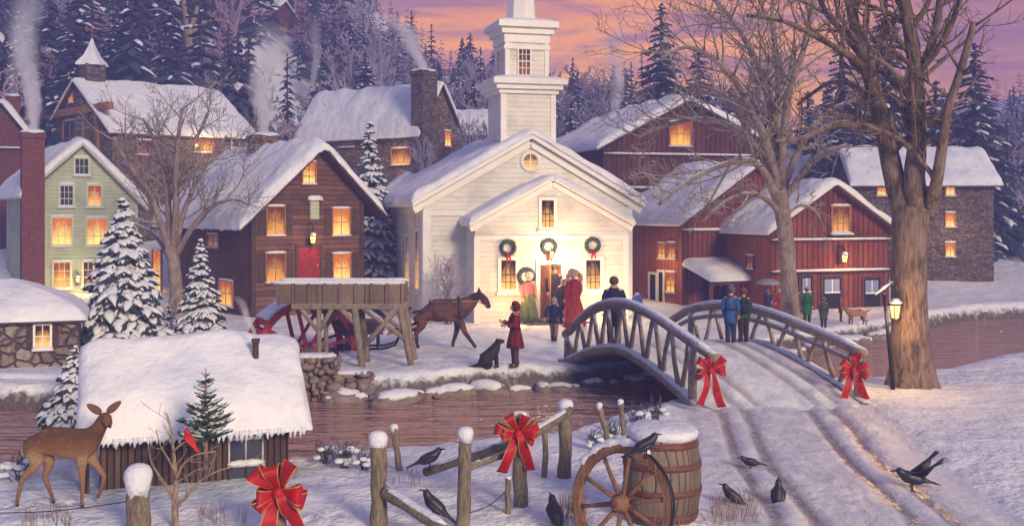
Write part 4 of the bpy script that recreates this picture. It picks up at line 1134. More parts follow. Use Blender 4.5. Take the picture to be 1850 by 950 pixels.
# ================================================================= RIBBON BOWS
def bow(label, p, size, yaw=0, seed=0, tails=1.0, cat='bow', group='red ribbon bows'):
    rg = random.Random(seed)
    b = thing('red_bow', label, cat, p, R(yaw), group)
    def strip(path, wid, nrm, name):
        """path points with width direction; three bands: gold, red, gold"""
        mb = MB(); cols = [-1, -.9, 0, .9, 1]
        vs = []
        for (q, w, wd) in path:
            for c in cols: vs.append(Vector(q)+Vector(wd)*(w*c))
        n = len(cols)
        for j in range(len(path)-1):
            for i in range(n-1):
                mb.cur = 1 if i in (0, n-2) else 0
        mb.v = [tuple(v) for v in vs]
        for j in range(len(path)-1):
            for i in range(n-1):
                mb.f.append((j*n+i, j*n+i+1, (j+1)*n+i+1, (j+1)*n+i)); mb.m.append(1 if i in (0, n-2) else 0)
        o = mb.build(name, [M['ribbon'], M['ribbon_edge']], b, True, False)
        s = o.modifiers.new('thickness', 'SOLIDIFY'); s.thickness = .012*size; s.offset = 0
        return o
    loops = [(150, 1.0), (205, .95), (105, .95), (62, 1.0), (20, 1.0), (335, .95), (178, .8), (0, .75)]
    for k, (a, l) in enumerate(loops):
        a = R(a+rg.uniform(-17, 17)); L = size*.52*l*rg.uniform(.8, 1.12); e = Vector((math.cos(a), 0, math.sin(a))); t = Vector((-math.sin(a), 0, math.cos(a)))
        path = []
        for i in range(15):
            s = i/14; r = L*math.sin(math.pi*s)**.75
            y = -size*.02-(.16*size*math.sin(2*math.pi*s))*1.0-size*.11*math.sin(math.pi*s)*(1 if k < 6 else 1.6)
            w = size*(.045+.115*math.sin(math.pi*s)**1.2)
            wd = (t*.85+Vector((0, .55*(1 if k % 2 else -1)*math.sin(math.pi*s)+.2*math.cos(math.pi*s), 0))).normalized()
            path.append((e*r+Vector((0, y, 0)), w, wd))
        strip(path, 1, None, 'loop')
    kx = {-1: rg.uniform(.15, .36), 1: rg.uniform(.15, .36)}
    for sg in (-1, 1):
        path = []; Lt = size*.85*tails*rg.uniform(.78, 1.15)
        for i in range(12):
            s = i/11
            x = sg*size*(.04+kx[sg]*s**1.1); z = -Lt*s; y = -size*(.10+.10*math.sin(s*5+sg)+.05*s)
            wd = Vector((math.cos(.35*sg*math.sin(s*4)), .45*math.sin(s*4+sg), .18*sg)).normalized()
            path.append((Vector((x, y, z)), size*(.06+.075*min(1, s*2.2)), wd))
        strip(path, 1, None, 'tail')
    mb = MB(); mb.ball((0, -size*.13, 0), (size*.10, size*.09, size*.115), 12, 8, .12, rg); mb.build('knot', M['ribbon'], b, True)
    return b

# ================================================================= POSTS AND FENCE
def log_mb(a, b, r0, r1, n=12, seg=7, wob=.012, seed=0):
    mb = MB(); rg = random.Random(seed); a, b = Vector(a), Vector(b)
    pts = [a.lerp(b, i/seg)+Vector((rg.uniform(-wob, wob), rg.uniform(-wob, wob), 0))*(0 if i in (0,) else 1) for i in range(seg+1)]
    mb.tube(pts, [lerp(r0, r1, i/seg)*(1+rg.uniform(-.06, .06)) for i in range(seg+1)], n, lump=.10, rng=rg); return mb
def cap_mb(p, r, h, seed=0):
    rg = random.Random(seed); mb = MB()
    mb.lathe([(r*.98, -h*.5), (r*1.12, -h*.22), (r*1.2, h*.05), (r*1.12, h*.32), (r*.85, h*.52), (r*.45, h*.62), (r*.1, h*.64)], 16, p)
    mb.v = [(x+rg.uniform(-1, 1)*r*.06, y+rg.uniform(-1, 1)*r*.06, z-(rg.random()*h*.45 if i < 16 else 0)) for i, (x, y, z) in enumerate(mb.v)]
    return mb
def post(name, label, px, pyt, pyb, rpx, lean=(0, 0), cat='post', group='weathered fence posts', seed=0, parent=None, sn=1.0):
    g = hit(px+lean[0], pyb) if pyb < 948 else None
    Y = g.y if g is not None else 7200/(pyb-378)
    base = Vector(((px+lean[0]-CX)*Y/FPX, Y, (land((px+lean[0]-CX)*Y/FPX, Y))-.25))
    top = at(px, pyt, Y+lean[1]); r = rpx*Y/FPX
    if parent is None:
        t = thing(name, label, cat, (base.x, base.y, base.z+.25), 0, group); O = Vector(t.location)
        log_mb(base-O, top-O, r*1.05, r*.95, seed=seed).build('stake', M['post'], t, True)
        if sn: cap_mb(top-O, r, r*1.5*sn, seed).build('snow_cap', M['snow_small'], t, True)
        return t, top, Y
    O = Vector(parent.location)
    log_mb(base-O, top-O, r*1.05, r*.95, seed=seed).build('post', M['post'], parent, True)
    if sn: cap_mb(top-O, r, r*1.5*sn, seed).build('snow_cap', M['snow_small'], parent, True)
    return base, top, Y
fence = thing('rail_fence', 'broken rail fence of four snow-capped log posts beside the river', 'fence', (-.9, 13.2, 0))
F1 = post('', '', 683, 792, 950, 15, (2, 0), parent=fence, seed=1)
F2 = post('', '', 841, 782, 952, 12.5, (-6, 0), parent=fence, seed=2)
F3 = post('', '', 938, 748, 913, 12.5, (4, 0), parent=fence, seed=3, sn=.5)
F4 = post('', '', 1022, 732, 862, 12, (-3, 0), parent=fence, seed=4)
O = Vector(fence.location)
def frail(a, b, r, seed, sn=True):
    a, b = a-O, b-O
    log_mb(a, b, r, r*.92, 10, 8, .012, seed).build('rail', M['post'], fence, True)
    if sn:
        mb = MB(); mb.tube([a.lerp(b, .05+.9*i/8)+Vector((0, 0, r*.75)) for i in range(9)], [r*.3]+[r*.72]*7+[r*.3], 8, squash=.55, lump=.2, rng=random.Random(seed)); mb.build('rail_snow', M['snow_small'], fence, True)
frail(at(1030, 742, F4[2]-.14), at(938, 800, F3[2]-.14), .062, 5)
frail(at(945, 795, F3[2]+.14), at(770, 852, 14.6), .062, 6)
frail(at(928, 815, F3[2]+.05), at(846, 845, F2[2]+.5), .04, 7, False)
frail(at(690, 884, F1[2]+.0), at(812, 962, F2[2]-.9), .072, 8)
bow('red bow on the fence post with snowy rails, above the middle of the foreground', at(936, 782, F3[2]-.12), .50, 0, 2, 1.15)
P0, t0_, y0_ = post('gate_post', 'thick snow-capped post in the left foreground below the shed', 250, 862, 958, 21, (0, 0), seed=9, sn=1.25, group=None)
P5, t5_, y5_ = post('bow_post', 'dark post behind the largest red bow', 505, 872, 960, 12, (0, 0), seed=10, group=None)
bow('largest red bow with gold edges on a post in the left foreground', at(505, 888, y5_-.16), .66, 0, 1, 1.0)
bow('red bow on the near left railing end of the footbridge', at(1281, 668, 20.15), .60, 10, 3, 1.25)
bow('red bow on the right railing end of the footbridge near the big tree', at(1541, 668, 21.0), .62, -10, 4, 1.2)
post('thin_stake', 'thin stake leaning by the water just right of the snow-capped fence end', 712, 772, 850, 6, (14, 0), 'stake', 'thin stakes by the water', 11, None, 1.2)
post('thin_stake', 'thin upright stake close beside the tallest fence post', 985, 768, 862, 5.5, (0, 0), 'stake', 'thin stakes by the water', 12, None, .8)
post('thin_stake', 'leaning thin stake on the bank, left of a pair behind the barrel', 1083, 732, 808, 5, (26, 0), 'stake', 'thin stakes by the water', 13, None, 1.2)
post('thin_stake', 'straighter thin stake on the bank, right of a pair behind the barrel', 1121, 726, 786, 5, (10, 0), 'stake', 'thin stakes by the water', 14, None, 1.2)
post('thin_stake', 'short pale stake standing below the middle red bow', 918, 862, 928, 5.5, (-2, 0), 'stake', None, 15, None, .6)
def wire(label, pts, r=.006):
    mb = MB(); o = Vector(pts[0]); P = []
    for a, b in zip(pts, pts[1:]):
        for i in range(8): q = Vector(a).lerp(Vector(b), i/8)-o; q.z -= .05*math.sin(math.pi*i/8); P.append(q)
    P.append(Vector(pts[-1])-o); mb.tube(P, r, 5)
    w = mb.build('fence_wire', M['iron'], None, True); w.location = o; tag(w, label, 'wire')
wire('slack wire from the thick post to the left edge under the deer', [at(-60, 925, y0_), at(232, 905, y0_)])
wire('thin wire sagging between the fence post and the short pale stake', [at(850, 925, F2[2]-.1), at(914, 886, 13.3)])

# ================================================================= BARREL AND WAGON WHEEL
def barrel():
    p = hit(1196, 934); b = thing('barrel', 'old wooden barrel with red hoops and a thick cap of snow', 'barrel', p, .3)
    hgt = .98; Rm = .455
    def rad(z): return Rm-(.062*((z/hgt-.5)*2)**2)
    mb = MB(); mb.lathe([(rad(z), z) for z in [hgt*i/14 for i in range(15)]]+[(rad(hgt)-.03, hgt), (rad(hgt)-.03, hgt-.05)], 40); mb.build('staves', M['barrel'], b, False)
    for z in (.07, .36, .66, .90):
        mb = MB(); w = .035
        pr = [(rad(z-w)+.012, z-w), (rad(z)+.015, z), (rad(z+w)+.012, z+w)]
        mb.lathe([(pr[0][0]-.01, z-w)]+pr+[(pr[2][0]-.01, z+w)], 40); mb.build('hoop', M['hoop'], b, True)
    rg = random.Random(2); mb = MB(); r0 = rad(hgt)
    mb.lathe([(r0*.96, hgt-.03), (r0*1.06, hgt-.01), (r0*1.08, hgt+.05), (r0*1.02, hgt+.075), (r0*.8, hgt+.105), (r0*.4, hgt+.12), (.01, hgt+.122)], 40)
    mb.v = [(x, y, z+.022*noise.noise(Vector((x*4, y*4, 2)))-(.03*abs(noise.noise(Vector((x*9, y*9, 5)))) if i < 80 else 0)) for i, (x, y, z) in enumerate(mb.v)]
    mb.build('snow_cap', M['snow_small'], b, True)
    return b
barrel()
def wagon_wheel():
    Y = 11.75; c = at(1124, 908, Y); Rw = .60
    w = thing('wagon_wheel', 'old wooden wagon wheel leaning against the barrel', 'wheel', (c.x, c.y, c.z), 0)
    w.rotation_euler = (R(-8), 0, R(-36))
    mb = MB(); n = 48; vs = []; fs = []
    for i in range(n):
        a = 2*math.pi*i/n
        for r, y in ((Rw, -.045), (Rw, .045), (Rw-.085, .04), (Rw-.085, -.04)): vs.append((math.cos(a)*r*(1+.006*math.sin(i*5)), y, math.sin(a)*r))
    for i in range(n):
        j = (i+1) % n
        for k in range(4): fs.append((i*4+k, i*4+(k+1) % 4, j*4+(k+1) % 4, j*4+k))
    mb.add(vs, fs); mb.build('rim', M['wheel_wood'], w)
    mb = MB(); mb.torus((0, 0, 0), Rw+.008, .008, 'y', 48, 6, ry=.04); mb.build('tyre', M['iron'], w, True)
    for i in range(10):
        a = 2*math.pi*(i+.35)/10; e = Vector((math.cos(a), 0, math.sin(a)))
        mb = MB(); mb.tube([e*.07, e*.25, e*.42, e*(Rw-.07)], [.030, .026, .022, .026], 8); mb.build('spoke', M['wheel_wood'], w, True)
    mb = MB(); pr = [(.02, -.17), (.06, -.165), (.075, -.13), (.08, -.06), (.105, -.03), (.105, .05), (.07, .12), (.06, .15), (.02, .15)]
    mb.lathe(pr, 18); mb.v = [(x, z, y) for x, y, z in mb.v]; hb = mb.build('hub', M['wheel_wood'], w, True)
    mb = MB(); mb.lathe([(.01, -.19), (.04, -.188), (.045, -.165)], 14); mb.v = [(x, z, y) for x, y, z in mb.v]; mb.build('hub_cap', M['hoop'], hb, True)
    mb = MB(); k = 18
    mb.tube([(math.cos(a)*(Rw+.025), 0, math.sin(a)*(Rw+.025)) for a in [R(62)+R(88)*i/k for i in range(k+1)]], [.01]+[.05+.012*math.sin(i*1.7) for i in range(k-1)]+[.01], 8); mb.build('rim_snow', M['snow_small'], w, True)
    return w
wagon_wheel()

# ================================================================= WATER WHEEL, FLUME, PIER
def water_wheel():
    Y = 27.6; c = at(556, 636, Y); Rw = 1.30; D = .95
    w = thing('water_wheel', 'large red water wheel turning beside the mill under the flume', 'wheel', c, R(30))
    for y in (0, D):
        mb = MB(); n = 48; vs = []; fs = []
        for i in range(n):
            a = 2*math.pi*i/n
            for r, yy in ((Rw, y-.05), (Rw, y+.05), (Rw-.16, y+.05), (Rw-.16, y-.05)): vs.append((math.cos(a)*r, yy, math.sin(a)*r))
        for i in range(n):
            j = (i+1) % n
            for k in range(4): fs.append((i*4+k, i*4+(k+1) % 4, j*4+(k+1) % 4, j*4+k))
        mb.add(vs, fs); mb.build('rim', M['wheel_red'], w)
        for i in range(8):
            a = 2*math.pi*(i+.3)/8; e = Vector((math.cos(a), 0, math.sin(a)))
            mb = MB(); mb.bar(e*.1+Vector((0, y, 0)), e*(Rw-.1)+Vector((0, y, 0)), .085, .07); mb.build('spoke', M['wheel_red'], w)
    for i in range(28):
        a = 2*math.pi*i/28; e = Vector((math.cos(a), 0, math.sin(a))); t = Vector((-math.sin(a), 0, math.cos(a)))
        mb = MB(); p = e*(Rw-.12)+t*.05; q = e*(Rw+.02)-t*.05
        mb.add([p+Vector((0, .05, 0)), p+Vector((0, D-.05, 0)), q+Vector((0, D-.05, 0)), q+Vector((0, .05, 0)), p+t*.03+Vector((0, .05, 0)), p+t*.03+Vector((0, D-.05, 0)), q+t*.03+Vector((0, D-.05, 0)), q+t*.03+Vector((0, .05, 0))],
            [(3,2,1,0),(4,5,6,7),(0,1,5,4),(1,2,6,5),(2,3,7,6),(3,0,4,7)]); mb.build('paddle', M['wheel_red'], w)
    mb = MB(); mb.tube([(0, -.35, 0), (0, D+.5, 0)], .09, 12); mb.build('axle', M['trestle'], w, True)
    mb = MB(); mb.tube([(0, -.12, 0), (0, .12, 0)], .17, 14); mb.build('hub', M['wheel_wood'], w, True)
    mb = MB(); mb.grid(14, 5, lambda u, v: (math.cos(R(78+62*u))*(Rw+.05), lerp(0, D, v), math.sin(R(78+62*u))*(Rw+.05)+.02*math.sin(u*17+v*5))); o = mb.build('wheel_snow', M['snow_small'], w, True); o.modifiers.new('t', 'SOLIDIFY').thickness = .07
water_wheel()
def flume():
    Y = 25.4; a = at(500, 513, Y); b = at(730, 553, Y); xm = (a.x+b.x)/2
    f = thing('timber_flume', 'raised timber water flume on cross-braced trestle legs', 'flume', (xm, Y, 0))
    x0, x1, zt, zb = a.x-xm, b.x-xm, a.z, b.z; D = .95
    mb = MB(); mb.box(x0, x1, 0, .05, zb+.05, zt); mb.box(x0, x1, D-.05, D, zb+.05, zt); mb.box(x0, x1, .05, D-.05, zb+.05, zb+.10)
    mb.build('trough', M['flume'], f)
    n = 8
    for i in range(n+1):
        x = lerp(x0+.03, x1-.03, i/n); mb = MB(); mb.box(x-.035, x+.035, -.05, .0, zb+.02, zt+.02); mb.build('batten', M['flume'], f)
    for y in (-.02, D+.02):
        mb = MB(); m = 18; mb.tube([(lerp(x0-.15, x1+.03, i/m), y+.02, zt+.03) for i in range(m+1)], [.02]+[.05]*(m-1)+[.02], 8, lump=.2, rng=random.Random(2)); mb.build('edge_snow', M['snow_small'], f, True)
    mb = MB(); mb.box(x0+.35, x1+.05, -.07, .03, zb-.06, zb+.05); mb.build('beam', M['trestle'], f)
    mb = MB(); mb.box(x0+.35, x1+.05, D-.03, D+.07, zb-.06, zb+.05); mb.build('beam', M['trestle'], f)
    def X(px, py, y=Y): p = at(px, py, y); return Vector((p.x-xm, p.y-Y, p.z))
    def lg(p, q, r=.065, name='leg'):
        mb = MB(); p, q = Vector(p), Vector(q); mid = (p+q)/2; mb.tube([p, mid, q], [r, r*.95, r*.9], 8, lump=.08, rng=random.Random(int(p.x*50))); mb.build(name, M['trestle'], f, True)
    z0 = -.15
    for dy in (0, D):
        def pt(px, py): v = X(px, py); v.y += dy; return v
        lg(pt(640, 553), pt(655, 672), .085); lg(pt(722, 553), pt(746, 676), .08)
        lg(pt(576, 553), pt(577, 690), .06)
        lg(pt(540, 555), pt(576, 600), .05, 'brace'); lg(pt(602, 553), pt(576, 600), .055, 'brace')
        lg(pt(612, 555), pt(645, 590), .055, 'brace')
        lg(pt(655, 556), pt(742, 620), .06, 'brace'); lg(pt(718, 556), pt(655, 628), .06, 'brace')
flume()
def pier():
    c = at(600, 735, 23.2); p = thing('stone_pier', 'rough fieldstone pier at the water edge below the wheel', 'pier', (c.x, 23.2, WATER))
    rg = random.Random(8); mb = MB(); L = lambda px: (px-CX)*23.2/FPX-c.x
    zt1 = at(0, 645, 23.2).z-WATER; zt2 = at(0, 675, 23.2).z-WATER
    def stones(x0, x1, zt):
        z = -.15
        while z < zt-.03:
            h_ = rg.uniform(.11, .20); x = x0-rg.uniform(0, .12)
            while x < x1-.02:
                w_ = rg.choice((.12, .18, .24, .34))*rg.uniform(.8, 1.2); k = rg.uniform(.8, 1.25)
                for y in (0.0, .28):
                    mb.ball((x+w_/2, y+rg.uniform(-.09, .07), z+h_/2+rg.uniform(-.05, .05)), (w_*.56, .2, h_*.62*k), 8, 6, .35, rg)
                x += w_*.96
            z += h_*.9
    stones(L(535), L(606), zt1); stones(L(600), L(668), zt2)
    mb.build('masonry', M['pier_stone'], p, True)
    mb = MB(); mb.box(L(538), L(603), .0, .8, -.4, zt1-.08); mb.box(L(603)+.003, L(664), .0, .8, -.4, zt2-.08); mb.build('core', M['stone_dark'], p)
    mb = MB()
    for a, b, z in ((535, 606, zt1), (606, 668, zt2)):
        m = 10; mb.tube([(lerp(L(a), L(b), i/m), .1, z+.02) for i in range(m+1)], [.08]+[.22]*(m-1)+[.08], 10, squash=.28, lump=.15, rng=rg)
    mb.build('pier_snow', M['snow_small'], p, True)
def m_pierstone():
    t = NT('pier_stone'); o = t.obj()
    n = t.noise(o, 2.6, 2, .4); n2 = t.noise(o, 22, 5)
    col = t.ramp(n, [(.3, (.16, .11, .095)), (.45, (.34, .25, .20)), (.55, (.22, .19, .20)), (.7, (.42, .33, .26))])
    return t.bsdf(t.mix(t.rng(n2, .3, .7, 0, .4), col, (.09, .07, .06)), .85, t.bump(n2, .02), .2)
M['pier_stone'] = m_pierstone()
pier()

# ================================================================= ROCKS
def rock_proto(seed):
    rg = random.Random(seed); r = thing('bank_rock', 'snow-topped rock at the edge of the far river bank', 'rock', (0, 0, 0), 0, 'snowy rocks along the far bank')
    mb = MB(); mb.ball((0, 0, .05), (.30, .22, .20), 11, 8, .28, rg); mb.build('stone', M['pier_stone'], r, True)
    mb = MB(); mb.ball((0, .02, .16), (.24, .18, .12), 11, 7, .15, rg); mb.build('rock_snow', M['snow_small'], r, True)
    return r
PR = [rock_proto(i) for i in range(4)]; used = set(); rg = random.Random(12)
spots = []
x = -3.7
while x < 13:
    yf = pl(FAR, x); y = yf-rg.uniform(.15, .5)
    spots.append((x, y, WATER-.02+rg.uniform(-.05, .05), rg.choice((.5, .7, .9, 1.25))*rg.uniform(.8, 1.15))); x += rg.uniform(.16, .5)
for i, (x, y, z, s) in enumerate(spots):
    k = rg.randrange(4)
    o = PR[k] if k not in used else copy_tree(PR[k]); used.add(k)
    o.location = (x, y, z); o.rotation_euler.z = rg.uniform(0, 6.28); o.scale = (s*rg.uniform(.9, 1.5), s, s*rg.uniform(.7, 1.1))
for k in range(4):
    if k not in used: PR[k].location = (-3, 23, WATER)
for px, py, s, lab in ((716, 729, 1.6, 'rock with a snow cap standing out in the river right of the pier'), (790, 716, 1.1, 'small snowy rock in the river close under the far bank')):
    o = copy_tree(PR[0]); Y = (CAMZ-WATER)*FPX/(py-HY); o.location = ((px-CX)*Y/FPX, Y, WATER); o.scale = (s*1.3, s, s*.7); o['label'] = lab; del o['group']

# ================================================================= LAMP POST
def lamp_post():
    b = hit(1614, 703); t = thing('lamp_post', 'black iron lamp post with a glowing lantern beside the big tree', 'lamp post', b)
    k = b.y/FPX; O = Vector(b)
    def P(px, py, dy=0): return at(px, py, b.y+dy)-O
    mb = MB(); mb.tube([P(1614, 712), P(1610, 660), P(1603, 590), P(1597, 532)], [.05, .04, .035, .03], 10); mb.tube([P(1597, 532), P(1595, 520)], [.045, .02], 10)
    mb.tube([P(1583, 534), P(1598, 522), P(1612, 512), P(1620, 516), P(1621, 530)], [.02, .028, .028, .022, .02], 8); mb.build('pole', M['iron'], t, True)
    mb = MB(); mb.tube([P(1581, 532), P(1597, 519), P(1613, 509)], [.015, .035, .015], 8); mb.build('arm_snow', M['snow_small'], t, True)
    c = P(1618, 562); lantern(t, tuple(c), .14, [tuple(P(1620, 528)), tuple(P(1619, 540))])
    lamp('street_lamp_light', (O+c+Vector((-.1, -.38, -.05))), 55, (1, .58, .2), .15)
lamp_post()
# ================================================================= BARE TREES
def limb_path(p, d, L, n, rng, wig=.18, up=.12):
    pts = [Vector(p)]; d = Vector(d).normalized()
    for i in range(n):
        d = (d+Vector((rng.uniform(-wig, wig), rng.uniform(-wig, wig), rng.uniform(-wig, wig)*.8+up))).normalized()
        pts.append(pts[-1]+d*(L/n))
    return pts
def grow(mb, pts, r0, r1, depth, rng, rmin=.006, dens=1.0, spread=.9, up=.12, lratio=.62, flat=.7, n=None):
    m = len(pts)-1
    rad = [lerp(r0, r1, (i/m)**.85) for i in range(m+1)]
    mb.tube(pts, rad, n or (8 if r0 > .05 else 5 if r0 > .015 else 4), cap=True)
    if depth <= 0: return
    L = sum((pts[i+1]-pts[i]).length for i in range(m))
    k = max(2, int(round((3+depth)*dens)))
    for j in range(k):
        t = lerp(.28, 1.0, (j+rng.random()*.8)/k); f = t*m; i = min(int(f), m-1)
        p = pts[i].lerp(pts[i+1], f-i); d = (pts[i+1]-pts[i]).normalized()
        r = lerp(r0, r1, t**.85)*rng.uniform(.5, .72)
        if r < rmin: r = rmin
        ax = Vector((rng.uniform(-1, 1), rng.uniform(-1, 1)*flat, rng.uniform(-.55, .8))); ax = (ax-d*ax.dot(d))
        if ax.length < .05: continue
        nd = (d*rng.uniform(.45, .9)+ax.normalized()*spread).normalized()
        l = L*lratio*rng.uniform(.6, 1.05)*(1-.35*t)
        grow(mb, limb_path(p, nd, l, 5, rng, .22, up), r, max(r*.35, rmin*.6), depth-1, rng, rmin, dens, spread, up, lratio, flat)
def tree_from_pixels(name, label, cat, base, Y, trunk, limbs, mat, seed, rmin=.008, dens=1.0, depth=3, group=None, auto_len=.5, up=.1, flare=0):
    """trunk/limbs: lists of (px,py,r_px[,dy]); every limb becomes real wood at depth Y+dy"""
    rng = random.Random(seed); t = thing(name, label, cat, base, 0, group); O = Vector(base); k = Y/FPX
    def conv(l):
        P, Rr = [], []
        for q in l:
            dy = q[3] if len(q) > 3 else 0
            P.append(at(q[0], q[1], Y+dy)-O); Rr.append(q[2]*k)
        # smooth
        out, rr = [P[0]], [Rr[0]]
        for i in range(len(P)-1):
            p0, p1, p2, p3 = P[max(i-1, 0)], P[i], P[i+1], P[min(i+2, len(P)-1)]
            for s in (.25, .5, .75, 1):
                out.append(.5*((2*p1)+(p2-p0)*s+(2*p0-5*p1+4*p2-p3)*s*s+(3*p1-p0-3*p2+p3)*s**3)); rr.append(lerp(Rr[i], Rr[i+1], s))
        return out, rr
    mb = MB(); P, Rr = conv(trunk); mb.tube(P, Rr, 16, lump=.10, rng=rng)
    if flare:
        for a in range(flare):
            an = 2*math.pi*a/flare+rng.uniform(-.2, .2); e = Vector((math.cos(an), math.sin(an), 0)); r = Rr[0]
            mb.tube([P[0]+e*r*1.25+Vector((0, 0, -.25)), P[0]+e*r*.85+Vector((0, 0, .12)), P[0]+e*r*.62+Vector((0, 0, .55)), P[0]+e*r*.4+Vector((0, 0, 1.2))], [r*.24, r*.3, r*.26, r*.12], 8)
    mb.build('trunk', mat, t, True)
    mb = MB()
    for l in limbs:
        P, Rr = conv(l); mb.tube(P, Rr, 10 if Rr[0] > .03 else 6, lump=.06, rng=rng)
        m = len(P)-1; Lt = sum((P[i+1]-P[i]).length for i in range(m))
        nb = max(3, int(Lt/auto_len*dens))
        for j in range(nb):
            f = lerp(.22, 1.0, (j+rng.random())/nb)*m; f = min(f, m-.001); i = int(f); p = P[i].lerp(P[i+1], f-i); d = (P[i+1]-P[i]).normalized()
            ax = Vector((rng.uniform(-1, 1), rng.uniform(-.7, .7), rng.uniform(-.5, .9))); ax = ax-d*ax.dot(d)
            if ax.length < .05: continue
            nd = (d*rng.uniform(.5, 1)+ax.normalized()*.85).normalized(); r = max(rmin, lerp(Rr[i], Rr[i+1], f-i)*rng.uniform(.32, .55))
            grow(mb, limb_path(p, nd, Lt*rng.uniform(.22, .45), 6, rng, .24, up), r, max(r*.35, rmin*.6), depth-1, rng, rmin, dens*.85, .85, up)
    mb.build('branches', mat, t, True, False)
    return t
b = hit(1647, 698); Yb = b.y
tree_from_pixels('bare_tree', 'huge bare tree with a forked bark trunk on the right', 'tree', b, Yb,
    [(1648, 706, 42), (1645, 650, 35), (1643, 560, 31), (1642, 470, 31), (1645, 400, 33), (1648, 375, 33)],
    [[(1640, 400, 24), (1618, 330, 20, .1), (1600, 250, 17, .1), (1580, 170, 15, .2), (1562, 105, 13, .2), (1545, 50, 11, .3), (1532, -20, 9, .4), (1525, -90, 6, .5)],
     [(1656, 395, 24), (1652, 320, 19, -.2), (1658, 240, 16, -.3), (1655, 150, 14, -.3), (1648, 80, 13, -.4), (1635, 10, 11, -.5), (1622, -70, 8, -.6)],
     [(1656, 140, 9, -.3), (1680, 90, 8, -.1), (1695, 30, 7, 0), (1702, -50, 5, .2)],
     [(1672, 390, 14), (1690, 340, 11, -.5), (1703, 260, 9, -.8), (1712, 200, 8, -1), (1735, 130, 7, -1.2), (1760, 40, 5, -1.4)],
     [(1660, 130, 7, -.3), (1700, 80, 6, -.5), (1728, 20, 5, -.7), (1745, -40, 4, -.9)],
     [(1596, 240, 9, .1), (1560, 228, 7, -.4), (1510, 225, 6, -.9), (1450, 250, 4, -1.3), (1400, 255, 3, -1.7)],
     [(1572, 130, 8, .2), (1530, 98, 6, -.2), (1480, 70, 5, -.6), (1420, 40, 4, -1.0), (1350, 28, 3, -1.4)],
     [(1566, 112, 8, .2), (1520, 55, 6, .5), (1490, 20, 5, .9), (1470, -40, 4, 1.2)],
     [(1558, 95, 6, .2), (1566, 40, 5, .6), (1570, -20, 4, .9)],
     [(1588, 200, 6, .1), (1550, 160, 5, .8), (1500, 150, 4, 1.4), (1440, 190, 3, 1.9)],
     [(1660, 200, 6, -.3), (1630, 150, 5, -.9), (1605, 120, 4, -1.4), (1570, 100, 3, -1.8)]],
    M['bark_big'], 5, rmin=.006, dens=1.05, depth=3, auto_len=.38, up=.06, flare=9)
b = hit(1428, 578); Ym = b.y
tree_from_pixels('bare_tree', 'spreading bare tree in front of the red barns, right of the church', 'tree', b, Ym,
    [(1430, 585, 19), (1426, 520, 15), (1421, 440, 14), (1413, 380, 14), (1408, 345, 15)],
    [[(1404, 360, 9), (1380, 310, 7, -.4), (1350, 290, 6, -.9), (1300, 300, 5, -1.4), (1240, 330, 4, -1.8), (1190, 370, 3, -2.1)],
     [(1402, 350, 9), (1375, 280, 7, .3), (1330, 235, 6, .8), (1270, 215, 5, 1.2), (1200, 228, 4, 1.6), (1150, 250, 3, 2)],
     [(1405, 340, 9), (1385, 260, 8, -.3), (1345, 175, 6, -.8), (1300, 115, 5, -1.2), (1240, 85, 4, -1.6), (1190, 110, 3, -2)],
     [(1408, 335, 9), (1398, 250, 8, .2), (1385, 160, 6, .5), (1350, 80, 5, .8), (1310, 20, 4, 1.1), (1270, -20, 3, 1.4)],
     [(1412, 335, 9), (1415, 250, 7, -.2), (1428, 160, 6, -.5), (1455, 80, 5, -.7), (1470, 0, 4, -.9)],
     [(1410, 335, 7), (1406, 230, 6, .5), (1405, 130, 5, .9), (1395, 40, 4, 1.2), (1400, -30, 3, 1.5)],
     [(1414, 345, 8), (1435, 290, 6, .4), (1462, 240, 5, .8), (1500, 200, 4, 1.2), (1545, 180, 3, 1.6)],
     [(1416, 360, 7), (1445, 320, 5, -.4), (1480, 280, 4, -.9), (1530, 262, 3, -1.3)],
     [(1408, 385, 6), (1385, 360, 5, -.6), (1350, 350, 4, -1.1), (1310, 365, 3, -1.6), (1270, 400, 2.5, -2)],
     [(1395, 320, 6), (1360, 255, 5, 1.0), (1310, 175, 4, 1.5), (1240, 150, 3, 1.9)],
     [(1418, 390, 5), (1445, 370, 4, .5), (1475, 385, 3, .8), (1490, 420, 2.5, 1)]],
    M['bark_mid'], 9, rmin=.010, dens=1.25, depth=3, auto_len=.45, up=.05, flare=5)
b = hit(322, 560); Yl = 37.0; b = Vector(((322-CX)*Yl/FPX, Yl, land((322-CX)*Yl/FPX, Yl)))
tree_from_pixels('bare_tree', 'slender bare tree between the green house and the brown mill', 'tree', b, Yl,
    [(322, 580, 14), (318, 520, 12), (313, 470, 12), (310, 448, 13)],
    [[(308, 455, 8), (292, 410, 6, -.3), (270, 350, 5, -.6), (235, 300, 4, -.9), (205, 250, 3, -1.2)],
     [(310, 450, 8), (305, 390, 6, .2), (300, 330, 5, .4), (285, 270, 4, .7), (260, 215, 3, 1)],
     [(313, 448, 8), (318, 380, 6, -.2), (318, 310, 5, -.5), (322, 250, 4, -.8), (330, 195, 3, -1)],
     [(316, 452, 7), (330, 390, 5, .4), (355, 330, 4, .8), (385, 280, 3, 1.2), (410, 245, 2.5, 1.5)],
     [(318, 460, 7), (345, 415, 5, -.4), (380, 375, 4, -.8), (420, 360, 3, -1.2), (450, 370, 2.5, -1.5)],
     [(306, 465, 6), (285, 430, 5, .5), (255, 410, 4, .8), (225, 400, 3, 1)],
     [(300, 340, 5, .4), (330, 290, 4, .8), (360, 240, 3, 1.1), (375, 205, 2.5, 1.4)]],
    M['bark_mid'], 11, rmin=.010, dens=1.25, depth=3, auto_len=.45, up=.07, flare=4)
